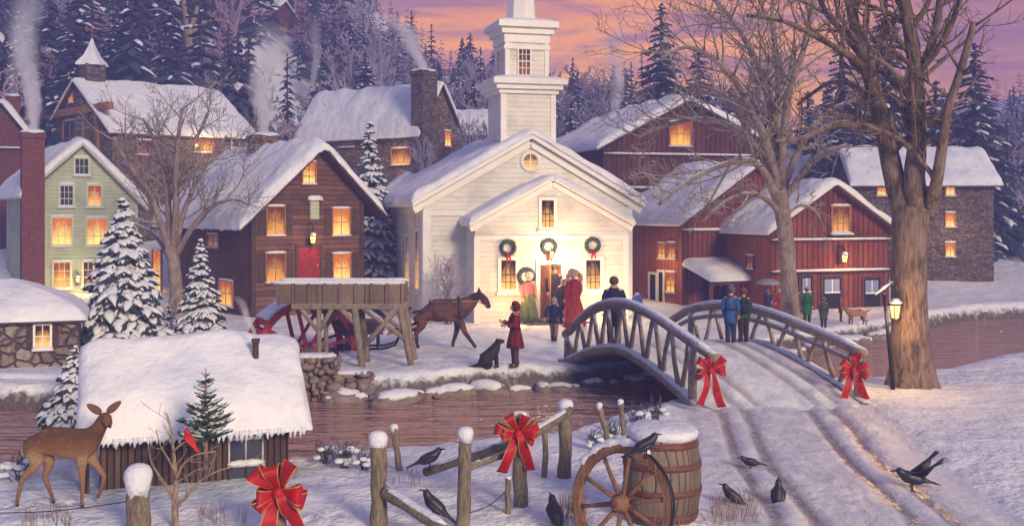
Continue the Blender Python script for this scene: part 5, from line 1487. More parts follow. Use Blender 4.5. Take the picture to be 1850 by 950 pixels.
Yf = 78.0; b = Vector(((343-CX)*Yf/FPX, Yf, land((343-CX)*Yf/FPX, Yf)))
tree_from_pixels('bare_tree', 'golden bare tree standing behind the long stone house at the top', 'tree', b, Yf,
    [(344, 175, 9), (344, 130, 8), (342, 80, 8), (340, 50, 9)],
    [[(338, 55, 5), (333, 10, 4), (328, -40, 3, .5), (320, -90, 2, 1)], [(345, 52, 5), (358, 10, 4), (364, -40, 3, -.5), (370, -80, 2, -1)],
     [(346, 60, 3), (375, 38, 2.5, 1), (410, 40, 2, 1.6), (435, 65, 1.6, 2)], [(346, 75, 3), (365, 68, 2.2, -1), (385, 85, 1.6, -1.5)],
     [(338, 60, 3), (318, 35, 2.4, .8), (290, 18, 2, 1.4), (265, 20, 1.5, 2)]],
    M['bark_far'], 13, rmin=.022, dens=.8, depth=2, auto_len=1.6, up=.05)
b = hit(318, 968); b = Vector(((318-CX)*12.6/FPX, 12.6, land((318-CX)*12.6/FPX, 12.6)))
tree_from_pixels('bare_sapling', 'small bare sapling with a red bird in it, in front of the shed', 'tree', b, 12.6,
    [(318, 962, 7), (316, 925, 6), (316, 900, 5.5)],
    [[(316, 905, 5), (318, 870, 4, .03), (314, 820, 3, .06), (308, 770, 2, .08), (300, 745, 1.2, .1)],
     [(318, 915, 4), (338, 895, 3, -.05), (362, 868, 2.4, -.1), (395, 850, 1.6, -.15), (425, 842, 1, -.2)],
     [(316, 905, 4), (302, 880, 3, .05), (285, 855, 2.2, .1), (272, 830, 1.4, .15), (268, 805, 1, .2)],
     [(318, 865, 3), (330, 840, 2, -.05), (352, 822, 1.5, -.1), (390, 815, 1, -.12)],
     [(316, 850, 2.5), (300, 822, 1.8, .1), (288, 800, 1.2, .14), (282, 775, .8, .2)],
     [(313, 815, 2), (330, 800, 1.4, -.04), (345, 795, 1.2, -.06), (362, 770, .8, -.1)]],
    M['bark_small'], 21, rmin=.0028, dens=.8, depth=2, auto_len=.16, up=.05)

# ================================================================= SNOWY SPRUCES
def spruce_mesh(h, Rb, tiers, seed, per=1.0, snow=.8, seg=5, n=6, lean=0, sprig=True, droop=.32, wid=.145):
    rng = random.Random(seed); fol, sn, tr = MB(), MB(), MB()
    tr.tube([(0, 0, -.3), (0, 0, h*.5), (0, 0, h*.97)], [Rb*.055+.01, Rb*.035, .006], 7)
    def bough(p0, e, L, w, dr, big=True):
        pts, sp = [], []
        for i in range(seg+1):
            s = i/seg
            z = p0.z+L*(.10*s-dr*s*s*1.2)+(.05*L*s**4)
            q = Vector((p0.x+e.x*L*s, p0.y+e.y*L*s, z)); pts.append(q); sp.append(q)
        rad = [w*(.45+.75*math.sin(math.pi*min(1, .15+s*.75)))*(1-.55*s**3)*rng.uniform(.8, 1.15) for s in [i/seg for i in range(seg+1)]]
        rad[-1] *= .35
        fol.tube(pts, rad, n, squash=.55, lump=.5, rng=rng)
        if rng.random() < snow:
            a = rng.uniform(.05, .25); b_ = rng.uniform(.85, 1.03)
            P = []; rr = []
            for i in range(seg+1):
                s = lerp(a, b_, i/seg); f = min(s, .999)*seg; k = int(f); q = pts[k].lerp(pts[k+1], f-k)
                r = lerp(rad[k], rad[k+1], f-k); P.append(q+Vector((0, 0, r*.42))); rr.append(r*rng.uniform(.75, 1.12))
            rr[0] *= .4; rr[-1] *= .5
            sn.tube(P, rr, n, squash=.5, lump=.35, rng=rng)
        if big and sprig:
            for s in (.45, .7):
                for sg in (-1, 1):
                    if rng.random() < .75:
                        f = s*seg; k = int(f); q = pts[k].lerp(pts[k+1], f-k)
                        a = math.atan2(e.y, e.x)+sg*rng.uniform(.5, .95)
                        bough(q, Vector((math.cos(a), math.sin(a), 0)), L*rng.uniform(.3, .45), w*.72, dr*1.2, False)
    for t in range(tiers):
        u = (t+.3)/tiers; z = h*(.05+.93*u); Rr = Rb*((1-u)**.9)*(1 if t % 2 else .88)
        k = max(4, int((5+9*(1-u))*per)); a0 = rng.uniform(0, 6.28)
        for i in range(k):
            a = a0+2*math.pi*i/k+rng.uniform(-.2, .2); L = Rr*rng.uniform(.72, 1.1)+h*.012
            bough(Vector((0, 0, z+rng.uniform(-.4, .4)*h/tiers)), Vector((math.cos(a), math.sin(a), 0)), L, max(wid*Rb*(.35+.65*(1-u)), .02*Rb), droop+.25*(1-u)*rng.random())
    return fol, sn, tr
def spruce(name, label, px, pyb, pyt, wpx_, Y, tiers, seed, mat='needle', group=None, **kw):
    X = (px-CX)*Y/FPX; zb = CAMZ-(pyb-HY)*Y/FPX; h = (pyb-pyt)*Y/FPX
    t = thing(name, label, 'tree', (X, Y, zb), 0, group)
    f, s, tr = spruce_mesh(h, wpx_/2*Y/FPX, tiers, seed, **kw)
    f.build('foliage', M[mat], t, False, False); s.build('tree_snow', M['snow_small'], t, True, False); tr.build('trunk', M['bark_mid'], t, True)
    return t
spruce('snowy_spruce', 'widest snow-laden spruce, behind the foreground shed roof', 222, 655, 352, 235, 29, 17, 31, per=1.45, snow=.95)
spruce('snowy_spruce', 'narrower snow-laden spruce right of the widest one, before the mill side', 362, 640, 425, 130, 29.5, 14, 32, per=1.35, snow=.95)
spruce('snowy_spruce', 'tall slim snowy spruce between the mill and the church', 668, 545, 212, 150, 42, 22, 33, per=1.2, snow=.9)
spruce('snowy_spruce', 'low snow-covered spruce at the water left of the shed', 135, 760, 620, 150, 20.8, 9, 34, per=1.3, snow=.95)
spruce('snowy_spruce', 'little snowy spruce between the two larger spruces', 305, 630, 535, 60, 30.5, 8, 35, per=.9)
spruce('young_pine', 'little green pine top sticking up in front of the shed roof', 372, 800, 660, 120, 13.35, 7, 36, mat='needle_green', per=1.0, snow=.8, droop=-.25, wid=.11)

# ---------------------------------------------------------------- wooded hill: individual firs
M['needle_dark'] = m_plain('dark_fir_needles', (.024, .040, .060), .8, .4, 3, .02)
PROTO = []
for i in range(6):
    f, s, tr = spruce_mesh(1.0, .19+.035*(i % 3), (15, 19, 22)[i % 3], 60+i, per=(.7, .95, .8)[i % 3], snow=(.15, .28, .10)[i//2], seg=3, n=4, sprig=i % 2 == 0, droop=.3+.05*i, wid=.13)
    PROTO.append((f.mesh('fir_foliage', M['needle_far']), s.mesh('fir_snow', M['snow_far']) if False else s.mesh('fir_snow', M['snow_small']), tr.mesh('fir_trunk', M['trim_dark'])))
BIGP = []
for i in range(2):
    f, s, tr = spruce_mesh(1.0, .20, 26, 160+i, per=1.0, snow=.16, seg=3, n=4, sprig=True, droop=.42, wid=.10)
    BIGP.append((f.mesh('fir_foliage', M['needle_dark']), s.mesh('fir_snow', M['snow_small']), tr.mesh('fir_trunk', M['trim_dark'])))
def fir(x, y, h, k, label, group, rz=0, wide=1.0, protos=None):
    t = thing('fir_tree', label, 'tree', (x, y, land(x, y)-.2), rz, group); t.scale = (h*wide, h*wide, h)
    for nm, me in zip(('foliage', 'tree_snow', 'trunk'), (protos or PROTO)[k % len(protos or PROTO)]):
        o = bpy.data.objects.new(nm, me); COL.objects.link(o); o.parent = t
    return t
rg = random.Random(77)
BIG = [(130, 30, 60, 15, 'tall dark fir right behind the cupola'), (40, -30, 62, 16, 'tall dark fir behind the smoke at the far left'),
       (205, 10, 66, 15, 'dark fir in the gap right of the cupola'), (1195, -10, 72, 17, 'dark fir left of the valley, above the dark barn'),
       (1262, 70, 66, 12, 'shorter dark fir over the dark barn roof'), (1130, 110, 70, 10, 'small fir just right of the steeple'),
       (1520, 60, 56, 13, 'dark fir seen through the fork of the big tree'), (1600, -30, 60, 18, 'tallest dark fir behind the big tree'),
       (1690, 130, 58, 10, 'dark fir right of the big tree trunk'), (1460, 150, 60, 9, 'short fir left of the big tree'), (1760, 60, 60, 14, 'dark fir by the right edge'), (840, 150, 76, 8, 'fir beside the belfry on its left')]
for i, (px, pyt, Y, h, lab) in enumerate(BIG):
    x = (px-CX)*Y/FPX; zt = CAMZ-(pyt-HY)*Y/FPX; hh = max(h*.6, zt-land(x, y := Y)); fir(x, Y, hh, i, lab, None, i*1.3, 1.5 if hh < 12 else 1.3, BIGP)
cnt = 0; tries = 0; placed = []
while cnt < 262 and tries < 14000:
    tries += 1
    y = rg.uniform(62, 118); s = rg.uniform(-.52, .52); x = s*y
    z = land(x, y); px = CX+x*FPX/y
    if abs(px-1350) < 130 and y > 70: continue
    if any((x-a)**2+(y-b)**2 < 3.6 for a, b in placed): continue
    if 560 < px < 830 and y < 72: continue
    if 330 < px < 360 and y < 80: continue
    if px > 860 and rg.random() < .35: continue
    h = rg.uniform(5, 12)*(1.15 if px < 560 else .72); tp = HY-(z+h-CAMZ)*FPX/y
    if (abs(px-505) < 52 and y < 108 and tp < 60) or (abs(px-435) < 45 and y < 128 and tp < 30): continue
    placed.append((x, y))
    fir(x, y, h, rg.randrange(6), 'snow-dusted fir tree in the wood on the hill behind the village', 'firs on the wooded hill', rg.uniform(0, 6.28), rg.uniform(.9, 1.3)); cnt += 1
# frosted leafless trees among the firs
def frost_proto(seed):
    mb = MB(); rng = random.Random(seed)
    for i in range(4):
        d = Vector((rng.uniform(-.5, .5), rng.uniform(-.5, .5), 1)); grow(mb, limb_path((0, 0, 0), d, .75, 5, rng, .15, .1), .028, .01, 3, rng, .006, 1.1, .8, .1, .55)
    return mb
FP = [frost_proto(90+i) for i in range(3)]
FM = [(FP[i].mesh('frosted_crown', M[m])) for i, m in enumerate(('frost', 'frost_pink', 'frost'))]
n_ = 0; tries = 0
while n_ < 130 and tries < 8000:
    tries += 1
    y = rg.uniform(60, 112); x = rg.uniform(-.50, .50)*y; px = CX+x*FPX/y
    if any((x-a)**2+(y-b)**2 < 2 for a, b in placed) or (560 < px < 820 and y < 72) or (abs(px-490) < 70 and y > 80): continue
    placed.append((x, y)); o = bpy.data.objects.new('frosted_tree', FM[rg.randrange(3)]); COL.objects.link(o)
    s = rg.uniform(4.5, 8); o.location = (x, y, land(x, y)-.1); o.scale = (s, s, s); o.rotation_euler.z = rg.uniform(0, 6.28)
    tag(o, 'frosted leafless tree among the firs on the hill', 'tree', 'frosted trees on the wooded hill'); n_ += 1
# the far wood: one mass
def far_wood():
    mb = MB(); rng = random.Random(5)
    lo = []
    for i in range(5):
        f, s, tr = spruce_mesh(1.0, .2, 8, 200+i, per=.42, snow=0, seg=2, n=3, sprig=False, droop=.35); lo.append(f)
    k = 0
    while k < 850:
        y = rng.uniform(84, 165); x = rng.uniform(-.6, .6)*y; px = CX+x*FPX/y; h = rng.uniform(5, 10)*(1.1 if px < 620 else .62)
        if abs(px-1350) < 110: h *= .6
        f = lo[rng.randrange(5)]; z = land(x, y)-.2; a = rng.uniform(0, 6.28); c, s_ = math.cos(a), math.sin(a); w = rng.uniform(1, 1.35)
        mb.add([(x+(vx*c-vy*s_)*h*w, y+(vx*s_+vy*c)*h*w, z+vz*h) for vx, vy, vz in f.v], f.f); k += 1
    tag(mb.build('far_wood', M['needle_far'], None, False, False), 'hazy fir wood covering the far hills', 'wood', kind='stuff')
far_wood()

# ================================================================= SHRUBS AND DRY GRASS
def shrub(name, label, p, h, n, mat, seed, spread=.5, depth=2, rmin=.004, group=None, up=.1):
    rng = random.Random(seed); mb = MB()
    for i in range(n):
        a = rng.uniform(0, 6.28); d = Vector((math.cos(a)*spread*rng.random(), math.sin(a)*spread*rng.random(), 1))
        grow(mb, limb_path((rng.uniform(-.1, .1)*h, rng.uniform(-.1, .1)*h, -.05), d, h*rng.uniform(.7, 1.05), 5, rng, .16, up), h*.012+.004, rmin, depth, rng, rmin, .9, .7, up, .5, 1.0)
    o = mb.build(name, M[mat], None, True, False); o.location = p
    return tag(o, label, 'shrub', group)
p = hit(806, 545); shrub('frosted_shrub', 'tall frosted lilac shrub against the left wall of the church', Vector(((806-CX)*34.6/FPX, 34.6, 0)), 2.0, 14, 'frost', 41, .42, 3, .007)
for i, (px, py, h, lab) in enumerate(((590, 838, .36, 'snowy bush on the near bank under the shed corner'), (625, 845, .42, 'twiggy bush on the near bank left of the fence'), (660, 850, .34, 'bush at the foot of the first fence post'),
        (1075, 812, .34, 'small bush on the bank behind the barrel'), (1105, 800, .40, 'dark bush by the pair of leaning stakes'), (1150, 775, .45, 'bush on the bank below the bridge end'), (1185, 760, .4, 'bush hugging the bank beside the bridge beam'),
        (30, 868, .42, 'snowy bush by the hind legs of the deer'), (870, 838, .25, 'low bush behind the fence rails'), (770, 300, 1.6, 'pale frosted shrub on the slope right of the chimney cottage'), (850, 262, 1.8, 'blue frosted shrub left of the steeple'))):
    if py < 400:
        Y = 54; X = (px-CX)*Y/FPX; shrub('frosted_shrub', lab, (X, Y, CAMZ-(py-HY)*Y/FPX-.6), h*1.1, 12, 'frost', 50+i, .7, 3, .012)
    else:
        q = hit(px, py); shrub('twiggy_bush', lab, q, h, 12, 'bush', 50+i, .8, 2, .004)
        rng = random.Random(i); mb = MB()
        for j in range(9): mb.ball((rng.uniform(-.4, .4)*h, rng.uniform(-.3, .3)*h, h*rng.uniform(.15, .65)), (h*.18, h*.16, h*.09), 8, 6, .3, rng)
        o = mb.build('bush_snow', M['snow_small'], bpy.context.scene.objects[-1] if False else None, True); par = [b for b in COL.objects if b.get('label') == lab][0]; o.parent = par
def grass(px0, px1, py0, py1, n, seed, h=.28):
    rng = random.Random(seed); mb = MB()
    for i in range(n):
        p = hit(rng.uniform(px0, px1), rng.uniform(py0, py1), 8); a = rng.uniform(0, 6.28); l = h*rng.uniform(.4, 1); k = rng.uniform(.15, .6)*l
        q = [p+Vector((0, 0, -.02)), p+Vector((math.cos(a)*k*.3, math.sin(a)*k*.3, l*.6)), p+Vector((math.cos(a)*k, math.sin(a)*k, l))]
        mb.tube(q, [.004, .003, .001], 3, cap=False)
    return mb
mb = MB()
for a in ((1010, 1060, 905, 955, 130, 1, .25), (1285, 1375, 905, 955, 150, 2, .26), (40, 130, 925, 955, 60, 3, .2), (360, 450, 925, 955, 50, 4, .2), (700, 760, 855, 880, 40, 5, .18), (1180, 1240, 930, 955, 40, 6, .2)):
    g = grass(*a); mb.add(g.v, g.f)
tag(mb.build('dry_grass', M['dry_grass'], None, True, False), 'dry grass tufts poking through the foreground snow', 'grass', kind='stuff')
# ================================================================= PEOPLE
M['skin'] = m_plain('skin', (.52, .30, .21), .6, .1, 8, .001)
M['hair_brown'] = m_plain('brown_hair', (.10, .05, .03), .7, .3, 20, .004)
M['hair_grey'] = m_plain('grey_hair', (.35, .32, .30), .7, .3, 20, .004)
M['wreath_red'] = m_plain('wreath_red', (.20, .07, .05), .8, .4, 14, .02)
M['eye'] = m_plain('eye_dark', (.015, .01, .01), .2, .1, 5, 0, .6)
CL = {}
def m_cloth(c):
    t = NT('cloth'); o = t.obj(); f = t.noise(t.mapv(o, (9, 9, 2)), 1.6, 4, .6, .5); n = t.noise(o, 30, 3)
    col = t.mix(t.rng(f, .3, .7), hsvary(c, .62), hsvary(c, 1.3))
    return t.bsdf(col, .92, t.bump(t.math('ADD', f, t.math('MULTIPLY', n, .12)), .045), .12)
def cloth(c):
    if c not in CL: CL[c] = m_cloth(c)
    return CL[c]
def hand_mb(mb, w, d, side, up, s):
    d = Vector(d).normalized(); up = Vector(up); sd = d.cross(up)
    sd = sd.normalized() if sd.length > .05 else Vector((1, 0, 0)); up = sd.cross(d).normalized()
    L = .055*s; mb.tube([w, w+d*L*.5, w+d*L], [.018*s, .025*s, .022*s], 8, squash=.55)
    for i, (o, l) in enumerate(((-.75, .85), (-.25, 1.0), (.25, .95), (.75, .75))):
        b = w+d*L*.92+sd*(o*.021*s); k = .05*s*l; mb.tube([b, b+d*k*.5-up*k*.06, b+d*k*.95-up*k*.3], [.0075*s, .007*s, .005*s], 5)
    b = w+d*L*.3+sd*(side*.022*s); mb.tube([b, b+d*.02*s+sd*(side*.018*s), b+d*.045*s+sd*(side*.022*s)-up*.008*s], [.009*s, .008*s, .006*s], 5)
def person(label, px, py, pytop, face, coat, legs, hem=.45, hat=None, hatc=None, hair='hair_brown', stride=.0, armL=None, armR=None, Y=None, group=None, pos=None, flare=.0, scarf=None, skirt=None, hgt=None, lean=0.0, boots=(.05, .035, .03)):
    p = Vector(pos) if pos else hit(px, py)
    h = hgt or (py-pytop)*p.y/FPX
    t = thing('person', label, 'person', p, R(face), group); s = h
    def V(x, y, z): return Vector((x, y, z))*s
    # joints
    aL = armL or ((.135, -.0, .64), (.125, -.045, .50)); aR = armR or ((-.135, .0, .64), (-.125, -.045, .50))
    kL = V(.055, -stride*.5-.01, .28); kR = V(-.055, stride*.35-.01, .28)
    fL = V(.055, -stride, .045); fR = V(-.055, stride*1.0, .045 if stride < .1 else .06)
    ln = lean
    J = [(0, 0, .52, .075, .06), (0, -.005-ln*.3, .63, .068, .055), (0, -.0-ln*.7, .745, .085, .06), (0, -.0-ln, .835, .034, .034), (0, -.012-ln, .885, .045, .05), (0, -.014-ln, .935, .052, .06), (0, -.004-ln, .975, .035, .042),
         (.098, -ln*.9, .795, .042, .042), (*aL[0], .032, .032), (*aL[1], .021, .021), (-.098, -ln*.9, .795, .042, .042), (*aR[0], .032, .032), (*aR[1], .021, .021),
         (.052, 0, .49, .062, .062), (kL.x/s, kL.y/s, .28, .042, .042), (fL.x/s, fL.y/s, fL.z/s, .026, .026), (fL.x/s, fL.y/s-.065, .022, .024, .024),
         (-.052, 0, .49, .062, .062), (kR.x/s, kR.y/s, .28, .042, .042), (fR.x/s, fR.y/s, fR.z/s, .026, .026), (fR.x/s, fR.y/s-.065, .022, .024, .024)]
    E = [(0, 1), (1, 2), (2, 3), (3, 4), (4, 5), (5, 6), (2, 7), (7, 8), (8, 9), (2, 10), (10, 11), (11, 12), (0, 13), (13, 14), (14, 15), (15, 16), (0, 17), (17, 18), (18, 19), (19, 20)]
    me = skin_mesh([tuple(q*s for q in j) for j in J], E, 0, 1)
    mb = MB(); mesh_to_mb(mb, me); bpy.data.meshes.remove(me)
    hd = Vector((0, -.014-ln, .925))*s
    mb.ball(hd+V(0, -.062, -.004), (.011*s, .016*s, .018*s), 8, 6)          # nose
    for sg in (-1, 1): mb.ball(hd+V(sg*.058, 0, 0), (.010*s, .016*s, .024*s), 8, 6)     # ears
    mb.tube([hd+V(-.02, -.053, -.034), hd+V(0, -.058, -.035), hd+V(.02, -.053, -.034)], .005*s, 6)
    for a, sd in ((aL, 1), (aR, -1)):
        w = Vector(a[1])*s; d = Vector(a[1])-Vector(a[0]); hand_mb(mb, w, d, -sd, (0, -1, .2), s)
    mb.build('body', M['skin'], t, True)
    for sg in (-1, 1):
        e = MB(); e.ball(hd+V(sg*.022, -.056, .012), .007*s, 8, 6); e.build('eye', M['eye'], t, True)
    # hair
    mb = MB(); mb.ball(hd+V(0, .012, .018), (.066*s, .070*s, .066*s), 14, 9)
    mb.v = [(x, max(y, (hd.y-.035*s) if z < hd.z+.03*s else -9), z) for x, y, z in mb.v]; mb.build('hair', M[hair], t, True)
    # legs
    if legs:
        for k, f, hx in ((kL, fL, .052), (kR, fR, -.052)):
            mb = MB(); mb.tube([V(hx, 0, .52), V(hx, k.y/s*.5, .40), k, (k+f)/2, f+V(0, 0, .005)], [.075*s, .066*s, .05*s, .045*s, .040*s], 10); mb.build('trouser_leg', cloth(legs), t, True)
    for f in (fL, fR):
        mb = MB(); mb.tube([f+V(0, .02, .07), f+V(0, .012, .01), f+V(0, .0, -.018)], [.034*s, .036*s, .032*s], 10); mb.tube([f+V(0, .03, -.022), f+V(0, -.03, -.02), f+V(0, -.085, -.026)], [.028*s, .033*s, .022*s], 10, squash=.75); mb.build('boot', cloth(boots), t, True)
    # coat with sleeves
    mb = MB(); f = flare
    rings = [(0, -ln, .845, .04, .045), (0, -ln*.95, .825, .075, .055), (0, -ln*.85, .79, .118, .070), (0, -ln*.6, .72, .112, .078), (0, -ln*.3, .62, .098, .075), (0, 0, .53, .108+f*.15, .088+f*.12)]
    z = .53
    nh = max(1, int((.53-hem)/.07))
    for i in range(1, nh+1):
        u = i/nh; rings.append((0, 0, lerp(.53, hem, u), .112+f*(.15+u*.85), .092+f*(.12+u*.8)))
    mb.loft([tuple(q*s for q in r) for r in rings], 20)
    if hem < .5:
        mb.v = [(x*(1+.05*math.sin(math.atan2(y, x)*6)*clamp((.55*s-z)/(.2*s))), y*(1+.05*math.sin(math.atan2(y, x)*6)*clamp((.55*s-z)/(.2*s))), z) for x, y, z in mb.v]
    for a, sg in ((aL, 1), (aR, -1)):
        A = V(sg*.09, -ln*.85, .80); mb.tube([A, V(*a[0]).lerp(A, .45)+V(sg*.012, 0, 0), V(*a[0]), V(*a[0]).lerp(V(*a[1]), .5), V(*a[0]).lerp(V(*a[1]), .93)], [.05*s, .046*s, .042*s, .037*s, .036*s], 10)
    mb.build('coat', cloth(coat), t, True)
    cc = tuple(min(1, q*.45+.012) for q in coat)
    mb = MB(); mb.torus((0, -ln*s, .826*s), .058*s, .018*s, 'z', 18, 8); mb.v = [(x, y*.85, z) for x, y, z in mb.v]; mb.build('collar', cloth(cc), t, True)
    if not skirt:
        mb = MB(); mb.loft([tuple(q*s for q in r) for r in ((0, -ln*.25, .585, .108, .084), (0, -ln*.25, .598, .112, .088), (0, -ln*.25, .612, .107, .084))], 20); mb.build('belt', cloth((.03, .02, .016)), t, True)
    if skirt:
        c, hz = skirt; mb = MB(); rr = [(0, 0, .60, .085, .07), (0, 0, .5, .125, .11), (0, .01, .35, .165, .15), (0, .02, .18, .195, .18), (0, .025, hz, .21, .195)]
        mb.loft([tuple(q*s for q in r) for r in rr], 24); mb.v = [(x*(1+.06*math.sin(math.atan2(y, x)*8)*clamp((.5*s-z)/(.4*s))), y*(1+.06*math.sin(math.atan2(y, x)*8)*clamp((.5*s-z)/(.4*s))), z) for x, y, z in mb.v]
        mb.build('skirt', cloth(c), t, True)
    if scarf:
        mb = MB(); mb.torus((0, -.005*s-ln*s, .852*s), .045*s, .02*s, 'z', 18, 8); mb.build('scarf', cloth(scarf), t, True)
    if hat:
        c = cloth(hatc or coat); mb = MB(); o = tuple(hd)
        if hat == 'brim': mb.lathe([(.115*s, .028*s), (.118*s, .036*s), (.07*s, .042*s), (.064*s, .09*s), (.045*s, .105*s), (.01*s, .107*s)], 20, o)
        elif hat == 'top': mb.lathe([(.10*s, .03*s), (.10*s, .038*s), (.064*s, .042*s), (.066*s, .12*s), (.01*s, .125*s)], 20, o)
        elif hat == 'knit': mb.lathe([(.073*s, .008*s), (.076*s, .03*s), (.07*s, .06*s), (.045*s, .085*s), (.01*s, .095*s)], 18, o); mb.ball((o[0], o[1], o[2]+.1*s), .022*s, 8, 6)
        elif hat == 'hood': mb.ball((o[0], o[1]+.012*s, o[2]+.012*s), (.082*s, .085*s, .09*s), 16, 10); mb.v = [(x, max(y, hd.y-.03*s), z) for x, y, z in mb.v]
        elif hat == 'bonnet': mb.ball((o[0], o[1]+.012*s, o[2]+.025*s), (.085*s, .085*s, .075*s), 16, 10); mb.v = [(x, max(y, hd.y-.045*s), z) for x, y, z in mb.v]; mb.torus((o[0], o[1]-.04*s, o[2]+.02*s), .075*s, .012*s, 'y', 20, 6)
        mb.build('hat', c, t, True)
    return t
def gz(x, y): return Vector((x, y, land(x, y)))
def CHP(px, dy, dz=0.0):
    x, _ = CH.fy(px, 500, CHC+dy); p = CH.world(x, CHC+dy, 0); p.z = max(land(p.x, p.y), dz); return p
person('child in a dark red coat and hood standing by the black dog', 931, 665, 549, -75, (.20, .022, .022), (.09, .06, .07), hem=.30, hat='hood', hatc=(.17, .02, .02), flare=.05,
       armL=((.13, -.05, .66), (.10, -.16, .66)), armR=((-.13, -.06, .66), (-.09, -.17, .70)), boots=(.10, .07, .06))
person('boy in a navy jacket and tan trousers walking to the church', 1001, 617, 537, 165, (.022, .028, .10), (.22, .15, .11), hem=.42, stride=.10, hair='hair_grey', flare=.02,
       armL=((.16, .03, .66), (.19, .05, .54)), armR=((-.16, -.03, .66), (-.19, -.06, .54)))
person('woman in a rose shawl, green skirt and white bonnet beside the large wreath', 957, 579, 489, 15, (.42, .16, .16), None, hem=.50, hat='bonnet', hatc=(.62, .58, .55), skirt=((.12, .15, .06), .03), pos=CHP(955, -.55), hgt=1.58)
person('man in a black overcoat and dark hat standing in the church doorway', 999, 575, 480, 10, (.025, .025, .03), (.03, .028, .032), hem=.30, hat='brim', hatc=(.05, .045, .04), flare=.02, pos=CHP(1002, -.3, .10), hgt=1.70)
person('man in a charcoal coat with a pale scarf outside the church door', 1019, 581, 502, -25, (.07, .068, .075), (.02, .02, .024), hem=.40, scarf=(.6, .58, .55), hair='hair_grey', pos=CHP(1018, -1.25, .02), hgt=1.42)
person('woman in a long red dress and straw bonnet right of the church door', 1036, 591, 488, -150, (.36, .035, .035), None, hem=.5, hat='bonnet', hatc=(.55, .42, .28), skirt=((.40, .045, .03), .02))
X_, Y_ = 2.33, 25.3
person('man in a navy jacket crossing the arched footbridge', 0, 0, 0, 170, (.022, .02, .055), (.016, .018, .035), hem=.44, pos=(X_, Y_, deck_z(X_, Y_)+.09), hgt=1.62, stride=.05, scarf=(.45, .35, .3))
person('person in a bright blue coat and dark cap beyond the footbridge, by the church corner', 1151, 583, 523, 20, (.05, .09, .33), (.03, .03, .06), hem=.3, hat='knit', hatc=(.02, .02, .03), scarf=(.6, .6, .62))
X_, Y_ = 4.72, 23.9
person('child in a blue coat standing on the footbridge at the far railing', 0, 0, 0, 155, (.04, .11, .30), (.035, .05, .13), hem=.35, pos=(X_, Y_, deck_z(X_, Y_)+.09), hgt=1.2, hat='knit', hatc=(.10, .14, .3))
X_, Y_ = 5.02, 24.0
person('child in a green jacket with a dark backpack on the footbridge', 0, 0, 0, 190, (.035, .10, .05), (.05, .035, .045), hem=.44, pos=(X_, Y_, deck_z(X_, Y_)+.09), hgt=1.16, hat='knit', hatc=(.22, .05, .06))
pb = bpy.context.scene.objects
bk = [o for o in COL.objects if o.get('label', '').startswith('child in a green jacket')][0]
mb = MB(); mb.ball((0, .13, .78), (.13, .08, .17), 12, 8); mb.build('backpack', cloth((.03, .03, .05)), bk, True)
person('person in a dark blue coat under the umbrella by the red barns', 1387, 568, 520, 10, (.025, .04, .12), (.02, .02, .05), hem=.2, flare=.04, armR=((-.13, -.04, .66), (-.05, -.10, .76)))
person('person in a red coat beside the umbrella by the red barns', 1408, 571, 522, -10, (.34, .03, .03), (.10, .03, .03), hem=.2, flare=.04, hair='hair_grey')
u = hit(1388, 568); um = thing('umbrella', 'open grey umbrella held up before the red barns', 'umbrella', (u.x-.04, u.y-.12, u.z+.86))
mb = MB(); prof = [(.40*math.cos(a), .20*math.sin(a)+.18) for a in [R(8*i) for i in range(0, 11)]]; mb.lathe(prof+[(.01, .385)], 16); mb.build('canopy', cloth((.30, .27, .36)), um, True)
mb = MB(); mb.tube([(0, 0, 0), (0, 0, .40)], .01, 6); mb.build('shaft', M['iron'], um, True)
person('person in a brown coat half behind the bare tree by the barns', 1443, 578, 522, 20, (.13, .06, .05), (.12, .03, .03), hem=.25, flare=.03, hat='brim', hatc=(.1, .07, .05))
person('person in a green coat and pale fur hat right of the bare tree', 1458, 585, 519, 160, (.03, .14, .05), (.03, .05, .04), hem=.26, hat='knit', hatc=(.42, .36, .26), flare=.02)
person('person in a grey-green coat and hat walking before the barn doors', 1488, 592, 538, 165, (.08, .09, .065), (.05, .05, .045), hem=.28, hat='brim', hatc=(.22, .18, .10), stride=.06, flare=.02)
person('child in a rust red coat next to the tan dog', 1519, 581, 538, 70, (.24, .05, .03), (.10, .05, .04), hem=.38, hat='hood', hatc=(.28, .12, .07), armL=((.13, -.06, .66), (.09, -.16, .58)))

